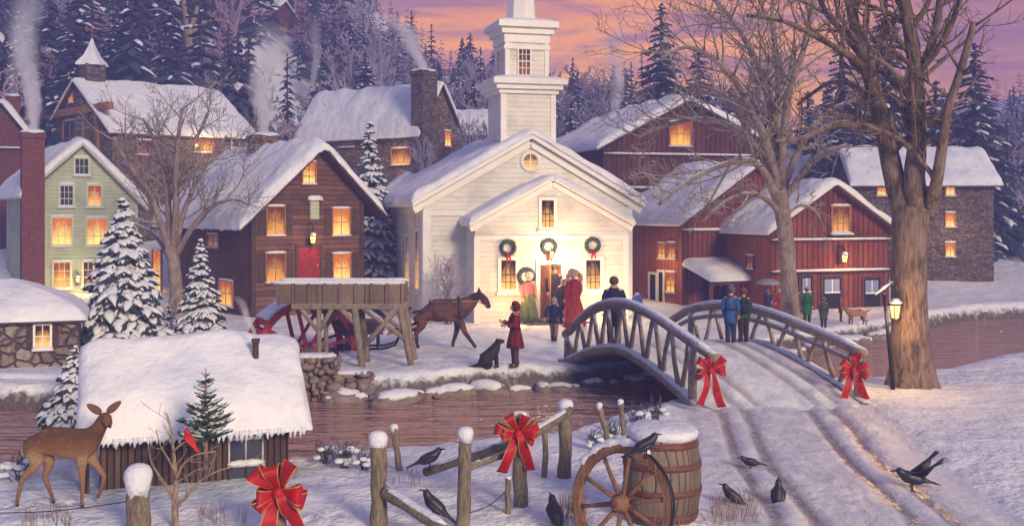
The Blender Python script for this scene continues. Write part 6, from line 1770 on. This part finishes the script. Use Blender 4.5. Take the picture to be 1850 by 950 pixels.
# ================================================================= ANIMALS
def animal(name, label, cat, p, rz, skel, edges, mats, paint=None, root=2, sub=2, extra=None, scale=1.0, fat=1.22):
    t = thing(name, label, cat, p, rz); t.scale = (scale,)*3
    me = skin_mesh([(*q[:3], q[3]*fat, q[4]*fat) for q in skel], edges, root, sub); mb = MB(); mesh_to_mb(mb, me)
    if extra: extra(mb)
    o = mb.build('body', mats, t, True); bpy.data.meshes.remove(me)
    if paint:
        for pg in o.data.polygons: pg.material_index = paint(pg.center, pg.normal)
    return t, o
def chain(S, E, start, pts):
    last = start
    for q in pts: S.append(q); E.append((last, len(S)-1)); last = len(S)-1
    return last
M['horse'] = m_plain('bay_coat', (.105, .038, .02), .62, .45, 3.2, .012, .3)
M['horse_dark'] = m_plain('dark_coat', (.035, .016, .012), .65, .3, 6, .004)
def m_deer():
    t = NT('deer_coat'); o = t.obj(); x, y, z = t.xyz(o); n = t.noise(t.mapv(o, (5, 12, 12)), 4, 6, .7); n3 = t.noise(o, 3.2, 4)
    zz = t.math('ADD', z, t.math('MULTIPLY', t.math('SUBTRACT', n3, .5), .22))
    col = t.ramp(zz, [(.0, (.10, .06, .035)), (.12, (.26, .14, .07)), (.45, (.36, .20, .10)), (.62, (.42, .27, .15)), (.74, (.24, .115, .052)), (.92, (.12, .058, .03)), (1.0, (.20, .10, .05))])
    col = t.mix(t.rng(n, .35, .7, 0, .55), col, (.10, .045, .02))
    sp = t.n('ShaderNodeTexVoronoi', {'Vector': o, 'Scale': 13.0}).outputs[0]
    col = t.mix(t.math('MULTIPLY', t.rng(sp, .30, .05, 0, .5), t.math('MULTIPLY', t.rng(zz, .72, .80), t.rng(x, .25, .05))), col, (.36, .22, .12))
    return t.bsdf(col, .85, t.bump(n, .014), .15)
M['deer'] = m_deer()
M['deer_dark'] = m_plain('deer_back', (.20, .08, .035), .8, .3, 9, .006, .2)
M['deer_pale'] = m_plain('deer_belly', (.55, .40, .26), .8, .2, 8, .006, .2)
M['hoof'] = m_plain('hoof', (.03, .022, .02), .5, .2, 8)
M['leather'] = m_plain('leather', (.045, .028, .02), .5, .3, 12, .002, .4)
M['brass'] = m_plain('brass_strap', (.42, .27, .09), .4, .2, 12, .002, .5)
M['dog_black'] = m_plain('black_fur', (.022, .018, .018), .7, .3, 14, .006, .3)
M['dog_tan'] = m_plain('tan_fur', (.40, .19, .09), .8, .25, 10, .006, .2)
def m_crow():
    t = NT('crow_feathers'); o = t.obj(); n = t.noise(t.mapv(o, (4, 14, 14)), 5, 4)
    return t.bsdf(t.mix(n, (.008, .008, .011), (.035, .035, .05)), .38, t.bump(n, .006), .5)
M['crow'] = m_crow()
M['cardinal'] = m_plain('red_feathers', (.55, .025, .015), .6, .25, 12, .004)

def horse():
    g = hit(815, 630); Yh = g.y
    S = [(-.62, 0, 1.02, .25, .25), (-.28, 0, 1.05, .25, .25), (.08, 0, 1.01, .28, .27), (.42, 0, 1.03, .25, .25), (.64, 0, 1.15, .17, .20), (.84, 0, 1.33, .10, .15), (1.00, 0, 1.47, .085, .11), (1.13, 0, 1.34, .075, .10), (1.24, 0, 1.15, .058, .065), (1.275, 0, 1.09, .05, .05)]
    E = [(i, i+1) for i in range(9)]
    for sg, (kx, fx, hz) in ((-1, (.62, .88, .02)), (1, (.38, .26, .02))):
        chain(S, E, 3, [(.44, sg*.12, .80, .13, .13), (lerp(.44, kx, .45), sg*.12, .66, .085, .085), (kx, sg*.12, .43, .055, .055), (lerp(kx, fx, .85), sg*.12, .13, .038, .038), (fx+.02, sg*.12, .035, .052, .052)])
    for sg, dx in ((-1, .0), (1, -.28)):
        chain(S, E, 0, [(-.60, sg*.13, .84, .17, .17), (-.52+dx*.4, sg*.13, .66, .11, .11), (-.72+dx*.8, sg*.13, .45, .058, .058), (-.68+dx*1.1, sg*.13, .14, .04, .04), (-.64+dx*1.1, sg*.13, .035, .052, .052)])
    def ex(mb):
        for sg in (-1, 1): mb.tube([(.985, sg*.05, 1.50), (.985, sg*.075, 1.585), (1.0, sg*.08, 1.66)], [.035, .036, .006], 8, squash=.6)
    def paint(c, n):
        if c.z < .075: return 2
        if c.z < .40 or (c.x > 1.21): return 1
        return 0
    k = .95
    x = (812-CX)*Yh/FPX
    t, o = animal('horse', 'brown horse in harness walking right from behind the flume', 'horse', (x-.18, Yh, land(x, Yh)), R(4), S, E, [M['horse'], M['horse_dark'], M['hoof']], paint, 2, 2, ex, k)
    for sg in (-1, 1):
        mb = MB(); mb.ball((1.09, sg*.075, 1.41), .022, 8, 6); mb.build('eye', M['eye'], t, True)
    rg = random.Random(3); mb = MB()
    for i in range(26):
        u = i/25; b = Vector((lerp(.60, 1.02, u), 0, lerp(1.33, 1.60, u)-.03)); sd = rg.choice((-1, 1, -1))
        mb.tube([b, b+Vector((-.02, sd*.09, -.03)), b+Vector((-.03+rg.uniform(-.02, .02), sd*.13, -.16-rg.random()*.06))], [.025, .026, .006], 5)
    mb.build('mane', M['horse_dark'], t, True)
    mb = MB()
    for i in range(10):
        a = rg.uniform(-.05, .05); mb.tube([(-.84, a*.5, 1.13), (-.96, a, 1.02), (-1.0+a, a*1.5, .75), (-.96, a*2, .45+rg.random()*.1)], [.03, .04, .035, .006], 6)
    mb.build('tail', M['horse_dark'], t, True)
    def ring(x0, x1, z, rx, rz, mat, name, r=.022):
        mb = MB(); n = 24; mb.tube([(lerp(x0, x1, .5+.5*math.sin(a)), math.cos(a)*rx, z+math.sin(a)*rz) for a in [2*math.pi*i/n for i in range(n+1)]], r, 8); mb.build(name, M[mat], t, True)
    ring(.50, .44, 1.05, .27, .33, 'leather', 'collar', .055)
    ring(.12, .12, 1.01, .29, .30, 'leather', 'girth'); ring(-.34, -.34, 1.05, .27, .28, 'leather', 'back_strap')
    for sg in (-1, 1):
        mb = MB(); mb.tube([(.46, sg*.27, 1.12), (.12, sg*.31, 1.07), (-.34, sg*.29, 1.05), (-.80, sg*.17, 1.0)], .02, 6); mb.build('trace', M['leather'], t, True)
        mb = MB(); mb.tube([(1.2, sg*.07, 1.17), (.9, sg*.14, 1.30), (.45, sg*.2, 1.30), (-.3, sg*.2, 1.29)], .011, 5); mb.build('rein', M['brass'], t, True)
    mb = MB(); mb.tube([(1.20, -.07, 1.26), (1.205, 0, 1.285), (1.20, .07, 1.26)], .014, 5); mb.tube([(1.0, -.09, 1.52), (1.04, 0, 1.56), (1.0, .09, 1.52)], .013, 5); mb.tube([(1.02, -.085, 1.5), (1.14, -.09, 1.34), (1.20, -.07, 1.25)], .012, 5); mb.tube([(1.02, .085, 1.5), (1.14, .09, 1.34), (1.20, .07, 1.25)], .012, 5); mb.build('bridle', M['leather'], t, True)
    # sleigh with shafts behind the trestle
    c = thing('horse_sleigh', 'wooden sleigh behind the flume legs with its shaft along the brown horse', 'sleigh', (x-2.2, Yh+.12, land(x-2.2, Yh)), R(4))
    mb = MB(); mb.grid(14, 4, lambda u, v: (lerp(-.75, .65, u), lerp(-.42, .42, v), .42+.30*abs(2*u-1)**2.5)); sb = mb.build('sleigh_body', M['sleigh'], c, True); sb.modifiers.new('t', 'SOLIDIFY').thickness = .06
    for sg in (-1, 1):
        mb = MB(); mb.box(-.6, .5, sg*.42-.025, sg*.42+.025, .40, .72); mb.build('side_panel', M['sleigh'], c)
        mb = MB(); mb.tube([(-.85, sg*.36, .04), (-.3, sg*.36, .03), (.5, sg*.36, .03), (.8, sg*.36, .12), (.92, sg*.36, .34), (.82, sg*.36, .5)], .03, 8); mb.build('runner', M['iron'], c, True)
        for xx in (-.45, .35):
            mb = MB(); mb.tube([(xx, sg*.36, .04), (xx, sg*.36, .5)], .025, 6); mb.build('strut', M['iron'], c, True)
        mb = MB(); mb.tube([(.6, sg*.34, .40), (1.4, sg*.36, .62), (2.2, sg*.36, .86), (2.75, sg*.33, 1.0)], [.035, .033, .03, .026], 8); mb.build('shaft', M['brass_wood'], c, True)
    mb = MB(); mb.box(-.55, -.15, -.38, .38, .5, .62); mb.box(-.6, -.52, -.38, .38, .6, 1.0); mb.build('seat', M['sleigh'], c)
M['sleigh'] = m_plain('sleigh_paint', (.08, .05, .075), .6, .3, 8)
M['brass_wood'] = m_plain('pale_shaft', (.40, .29, .16), .6, .25, 8)
horse()

def deer():
    S = [(-.34, 0, .83, .135, .15), (-.08, 0, .83, .125, .14), (.18, 0, .79, .13, .155), (.32, 0, .84, .11, .13), (.41, -.02, .95, .072, .085), (.49, -.05, 1.07, .062, .07), (.53, -.08, 1.145, .070, .07), (.59, -.14, 1.085, .050, .048), (.63, -.185, 1.03, .032, .03)]
    E = [(i, i+1) for i in range(8)]
    # fore legs: one straight, one lifted mid-step
    chain(S, E, 2, [(.24, -.075, .62, .075, .075), (.24, -.08, .50, .043, .043), (.25, -.08, .30, .026, .026), (.24, -.08, .08, .017, .017), (.255, -.08, .02, .022, .022)])
    chain(S, E, 2, [(.26, .075, .62, .075, .075), (.34, .08, .52, .042, .042), (.46, .08, .36, .026, .026), (.40, .08, .15, .017, .017), (.36, .08, .09, .022, .022)])
    chain(S, E, 0, [(-.35, -.085, .68, .105, .105), (-.30, -.085, .56, .066, .066), (-.50, -.085, .37, .028, .028), (-.565, -.085, .10, .018, .018), (-.56, -.085, .02, .022, .022)])
    chain(S, E, 0, [(-.33, .085, .68, .105, .105), (-.22, .085, .55, .066, .066), (-.30, .085, .35, .028, .028), (-.20, .085, .10, .018, .018), (-.18, .085, .02, .022, .022)])
    chain(S, E, 0, [(-.49, 0, .80, .04, .035), (-.53, 0, .70, .03, .025), (-.53, 0, .62, .012, .012)])
    def ex(mb):
        h = Vector((.515, -.07, 1.165)); sd = Vector((.82, .57, 0))
        for sg in (-1, 1):
            b = h+sd*sg*.04+Vector((0, 0, .02)); tip = b+sd*sg*.155+Vector((0, 0, .115)); mid = b.lerp(tip, .5)+Vector((0, -.015, .012))
            ax = (tip-b); L = ax.length; ax.normalize(); wd = ax.cross(Vector((.57, -.82, .1))).normalized(); th = ax.cross(wd); i0 = len(mb.v)
            mb.ball((0, 0, 0), (1, 1, 1), 10, 8); mb.v[i0:] = [tuple((b+tip)/2+ax*(q[2]*L*.56)+wd*(q[0]*.047*(1-.25*q[2]))+th*(q[1]*.018)) for q in mb.v[i0:]]
    def paint(c, n):
        if c.z < .05: return 3
        if (c-Vector((.625, -.185, 1.035))).length < .022: return 3
        if c.x < -.50 and c.z > .6 and c.z < .78: return 2
        return 0
    g = hit(118, 912); g.z -= .03
    t, o = animal('deer', 'brown doe stepping through the snow at the far left, head turned', 'deer', g, R(-2), S, E, [M['deer'], M['deer_dark'], M['deer_pale'], M['hoof']], paint, 1, 2, ex, .98)
    for q in ((.600, -.085, 1.142), (.530, -.152, 1.136)):
        mb = MB(); mb.ball(q, .014, 8, 6); mb.build('eye', M['eye'], t, True)
    mb = MB(); mb.ball((.645, -.205, 1.032), (.016, .016, .013), 8, 6); mb.build('nose', M['hoof'], t, True)
deer()

def dogs():
    # sitting
    S = [(-.16, 0, .16, .13, .12), (-.05, 0, .26, .12, .11), (.06, 0, .38, .10, .10), (.12, 0, .48, .07, .075), (.15, 0, .57, .065, .065), (.22, 0, .57, .045, .045), (.29, 0, .555, .03, .03)]
    E = [(i, i+1) for i in range(6)]
    for sg in (-1, 1):
        chain(S, E, 2, [(.09, sg*.07, .28, .05, .05), (.11, sg*.07, .13, .033, .033), (.11, sg*.07, .03, .032, .03), (.16, sg*.07, .02, .03, .022)])
        chain(S, E, 0, [(-.12, sg*.11, .14, .085, .085), (-.0, sg*.12, .10, .05, .05), (-.13, sg*.12, .03, .03, .03), (.0, sg*.12, .02, .028, .022)])
    chain(S, E, 0, [(-.28, 0, .06, .04, .04), (-.40, .02, .03, .026, .026), (-.50, .05, .025, .014, .014)])
    def ex(mb):
        for sg in (-1, 1): mb.tube([(.13, sg*.055, .615), (.125, sg*.085, .57), (.13, sg*.085, .50)], [.025, .035, .012], 8, squash=.5)
    g = hit(888, 667); t, o = animal('sitting_dog', 'black dog sitting on the snow beside the child in the dark red coat', 'dog', g, R(8), S, E, [M['dog_black']], None, 1, 2, ex, 1.02)
    S = [(-.28, 0, .44, .10, .10), (-.08, 0, .45, .10, .105), (.14, 0, .43, .10, .12), (.26, 0, .49, .075, .085), (.33, 0, .58, .06, .065), (.38, 0, .63, .06, .062), (.45, 0, .61, .042, .042), (.52, 0, .59, .028, .028)]
    E = [(i, i+1) for i in range(7)]
    for sg, d in ((-1, .04), (1, -.04)):
        chain(S, E, 2, [(.16, sg*.07, .32, .055, .055), (.15+d, sg*.07, .18, .033, .033), (.15+d, sg*.07, .04, .026, .026), (.19+d, sg*.07, .02, .027, .02)])
        chain(S, E, 0, [(-.29, sg*.07, .33, .075, .075), (-.25+d, sg*.07, .24, .045, .045), (-.36+d, sg*.07, .14, .026, .026), (-.33+d, sg*.07, .04, .024, .024), (-.29+d, sg*.07, .02, .026, .02)])
    chain(S, E, 0, [(-.38, 0, .47, .03, .03), (-.48, 0, .54, .024, .024), (-.56, 0, .56, .012, .012)])
    def ex2(mb):
        for sg in (-1, 1): mb.tube([(.36, sg*.05, .675), (.35, sg*.08, .64), (.36, sg*.085, .57)], [.022, .032, .012], 8, squash=.5)
    g = hit(1545, 588); t, o = animal('standing_dog', 'tan dog standing in front of the barn doors', 'dog', g, R(172), S, E, [M['dog_tan']], None, 1, 2, ex2, .85)
dogs()

def bird(name, label, p, rz, mat, size=1.0, pitch=0.0, wings=None, crest=False, beak='iron', group=None, legs=True, up=0.0):
    """facing +x; origin at the feet"""
    S = [(-.27, 0, .085, .010, .006), (-.20, 0, .10, .026, .012), (-.12, 0, .125, .034, .028), (-.02, 0, .15, .055, .055), (.06, 0, .172, .052, .055), (.115, 0, .215, .034, .036), (.145, 0, .245, .034, .034), (.172, 0, .245, .020, .020)]
    E = [(i, i+1) for i in range(7)]
    def rot(v):
        x, y, z = v[:3]; c, s = math.cos(pitch), math.sin(pitch); zz = z-.12; return (x*c-zz*s, y, x*s+zz*c+.12)
    S = [(*rot(q), q[3]*1.4, q[4]*1.4) for q in S]
    t = thing(name, label, 'bird', p, rz, group); t.scale = (size,)*3
    me = skin_mesh(S, E, 3, 2); mb = MB(); mesh_to_mb(mb, me); bpy.data.meshes.remove(me)
    if crest: mb.tube([rot((.135, 0, .26)), rot((.115, 0, .30)), rot((.085, 0, .325))], [.026, .018, .002], 8, squash=.6)
    # fan of tail feathers
    for i in (-2, -1, 0, 1, 2): mb.tube([rot((-.14, i*.008, .115)), rot((-.24, i*.016, .085)), rot((-.31, i*.019, .066))], [.016, .017, .006], 6, squash=.3)
    mb.build('body', M[mat], t, True)
    if wings is None:
        for sg in (-1, 1):
            w = MB(); w.tube([rot((.085, sg*.040, .185)), rot((.03, sg*.055, .168)), rot((-.06, sg*.052, .142)), rot((-.15, sg*.032, .112)), rot((-.225, sg*.014, .092))], [.025, .058, .055, .034, .004], 10, squash=.42); w.build('wing', M[mat], t, True)
    else:
        for sg in (-1, 1):
            w = MB(); root = Vector(rot((.04, sg*.03, .19)))
            for i in range(9):
                u = i/8; a = lerp(wings[0], wings[1], u); d = Vector((-math.cos(a)*.9, sg*.32, math.sin(a))).normalized(); l = lerp(.50, .30, u)
                b = root+Vector((-.02*i, sg*.01, -.004*i)); w.tube([b, b+d*l*.5, b+d*l], [.022, .034, .008], 6, squash=.25)
            w.build('wing', M[mat], t, True)
    b = MB(); b.tube([rot((.165, 0, .245)), rot((.20, 0, .242)), rot((.235, 0, .232))], [.016, .012, .002], 8, squash=.8); b.build('beak', M[beak], t, True)
    for sg in (-1, 1):
        e = MB(); e.ball(rot((.158, sg*.027, .254)), .006, 6, 5); e.build('eye', M['eye'], t, True)
    if legs:
        for sg in (-1, 1):
            l = MB(); l.tube([(-.01, sg*.03, .13), (.005, sg*.032, .06), (-.005, sg*.032, .006)], [.018, .007, .006], 6)
            for a in (-.5, 0, .5, math.pi): l.tube([(-.005, sg*.032, .006), (-.005+.04*math.cos(a), sg*.032+.04*math.sin(a), .003)], [.005, .003], 5)
            l.build('leg', M['iron'], t, True)
    return t
G_ = 'crows around the foreground'
def on(px, py, dz=0): v = hit(px, py, 8); v.z += dz; return v
bird('crow', 'crow perched on the fallen fence rail by the river', at(776, 848, 14.45)+Vector((0, 0, 0)), R(6), 'crow', 1.0, .12)
bird('crow', 'crow perched on the lowest fence rail between the two nearest posts', at(783, 936, 12.45), R(172), 'crow', 1.02, .40)
bird('crow', 'crow standing on the snow left of the wagon wheel', on(1001, 944), R(115), 'crow', .95, .55)
bird('crow', 'crow perched on top of the wagon wheel rim', at(1166, 827, 11.45), R(14), 'crow', .88, .15)
bird('crow', 'crow on the snow between barrel and road, farther from the viewer', on(1356, 850), R(178), 'crow', .80, -.08)
bird('crow', 'crow on the snow between barrel and road, nearer to the viewer', on(1322, 916), R(168), 'crow', .92, .32)
bird('crow', 'crow standing on the road in the left wheel rut', on(1406, 910), R(70), 'crow', .90, .75)
bird('crow', 'crow with raised wings landing on the right of the road', on(1648, 888), R(176), 'crow', 1.15, -.05, wings=(.45, .95))
bird('cardinal', 'red cardinal sitting in the bare sapling in front of the shed', at(341, 806, 12.57), R(150), 'cardinal', .62, .5, crest=True, beak='ribbon_edge')

# ================================================================= WREATHS
def wreath(label, px, py, rpx, mat='wreath', c=CHC):
    x, z = CH.fy(px, py, c-.08); k = 36.5/FPX; r = rpx*k; rng = random.Random(int(px))
    t = thing('wreath', label, 'wreath', CH.world(x, c-.07, z), CH.yaw, None)
    mb = MB(); mb.torus((0, 0, 0), r*.74, r*.20, 'y', 28, 8)
    for i in range(260):
        a = rng.uniform(0, 6.28); b = rng.uniform(0, 6.28); q = Vector((math.cos(a)*r*.74, 0, math.sin(a)*r*.74)); n = Vector((math.cos(a)*math.cos(b), math.sin(b), math.sin(a)*math.cos(b)))
        if n.y > .6: continue
        tg = Vector((-math.sin(a), 0, math.cos(a))); d = (n+tg*rng.uniform(-.2, .9)).normalized(); s = q+n*r*.15; mb.tube([s, s+d*r*rng.uniform(.12, .22)], [r*.04, r*.008], 4)
    mb.build('greenery', M[mat], t, True)
    mb = MB(); zz = -r*.72
    for sg in (-1, 1):
        mb.tube([(0, -r*.3, zz), (sg*r*.22, -r*.38, zz+r*.14), (sg*r*.40, -r*.34, zz+r*.04), (sg*r*.22, -r*.36, zz-r*.06), (0, -r*.3, zz)], r*.08, 6, squash=.6)
        mb.tube([(0, -r*.32, zz), (sg*r*.16, -r*.34, zz-r*.4), (sg*r*.24, -r*.3, zz-r*.8)], [r*.07, r*.11, r*.08], 6, squash=.4)
    mb.build('ribbon', M['ribbon'], t, True)
wreath('green wreath with a red ribbon above the left church window', 918, 448, 16)
wreath('green wreath with a red ribbon above the church door', 992, 446, 16)
wreath('green wreath with a red ribbon above the right church window', 1071, 443, 16)
wreath('large wreath on the wall left of the church door, behind the woman in a bonnet', 951, 500, 18)
wreath('reddish wreath on the wall right of the church door', 1037, 503, 16, 'wreath_red')
# ================================================================= CHIMNEY SMOKE
def smoke(label, p, hgt, r0, r1, drift, dens, pw=1.2, seed=0, yd=0.0):
    t = NT('smoke'); o = t.obj(); x, y, z = t.xyz(o)
    u = t.math('DIVIDE', z, hgt, cl=True)
    du = t.math('POWER', u, 1.5)
    wob = t.math('MULTIPLY', t.math('SINE', t.math('MULTIPLY_ADD', u, 7.5, seed)), t.math('MULTIPLY', u, r1*.35))
    xx = t.math('SUBTRACT', t.math('SUBTRACT', x, t.math('MULTIPLY', du, drift)), wob)
    yy = t.math('SUBTRACT', y, t.math('MULTIPLY', du, yd))
    rad = t.math('SQRT', t.math('ADD', t.math('MULTIPLY', xx, xx), t.math('MULTIPLY', yy, yy)))
    Rr = t.math('MULTIPLY_ADD', t.math('POWER', u, .8), r1-r0, r0)
    q = t.math('DIVIDE', rad, Rr)
    n = t.noise(t.mapv(o, (1, 1, .6), loc=(seed, seed*2, 0)), 2.6/r1, 5, .65, .9)
    q2 = t.math('ADD', q, t.math('MULTIPLY', t.math('SUBTRACT', n, .5), 2.6))
    f = t.rng(q2, .95, .1)
    f = t.math('MULTIPLY', f, t.rng(q, 1.0, .7))
    f = t.math('MULTIPLY', f, t.math('MULTIPLY', t.math('POWER', t.math('SUBTRACT', 1.0, u), pw), t.rng(n, .3, .62, .25, 1)))
    f = t.math('MULTIPLY', f, t.math('MULTIPLY', t.math('DIVIDE', r0+.2, t.math('ADD', Rr, .2)), dens*.8))
    v = t.n('ShaderNodeVolumePrincipled', {'Color': (.97, .97, .99), 'Density': f, 'Anisotropy': .0})
    t.t.links.new(v.outputs[0], t.out.inputs['Volume'])
    mb = MB(); N = 22; pts, rr = [], []
    for i in range(N+1):
        w = i/N; pts.append((w**1.5*drift+math.sin(w*7.5+seed)*w*r1*.35, w**1.5*yd, w*hgt)); rr.append((r0+(r1-r0)*w**.8)*1.12)
    mb.tube(pts, rr, 12); ob = mb.build('chimney_smoke', t.mat, None, True); ob.location = p
    return tag(ob, label, 'smoke', 'smoke plumes over the village')
smoke('pale smoke rising from the red brick chimney of the green house', GREEN_TOP-Vector((0, 0, .05)), 6.5, .22, 1.0, -.4, 14, 1.0, 1)
smoke('white smoke plume rising from the mill chimney', MILL_TOP-Vector((0, 0, .05)), 4.4, .24, .95, .1, 18, 1.0, 2)
smoke('smoke drifting left from the broad stone cottage chimney', STONE_TOP-Vector((0, 0, .05)), 3.0, .25, 1.0, -2.0, 17, .8, 3)
smoke('thin smoke at the far left above the brick cabin', LEFT_TOP-Vector((0, 0, .05)), 4.5, .16, 1.1, .3, 4, 1.0, 4)
smoke('thin faint smoke column between the two stone houses', at(566, 165, 70), 5.0, .18, .7, .4, 10, 1.0, 5)
smoke('blue smoke rising behind the left slope of the dark barn roof', at(1112, 205, 57), 5.0, .25, 1.1, .3, 8, .9, 6)
smoke('faint smoke behind the branches of the middle bare tree', at(1388, 250, 58), 3.6, .3, 1.0, .1, 9, .9, 7)
smoke('wisp of smoke from the shed stove pipe', SHED_TOP-Vector((0, 0, .02)), .62, .025, .11, -.30, 40, .8, 8)
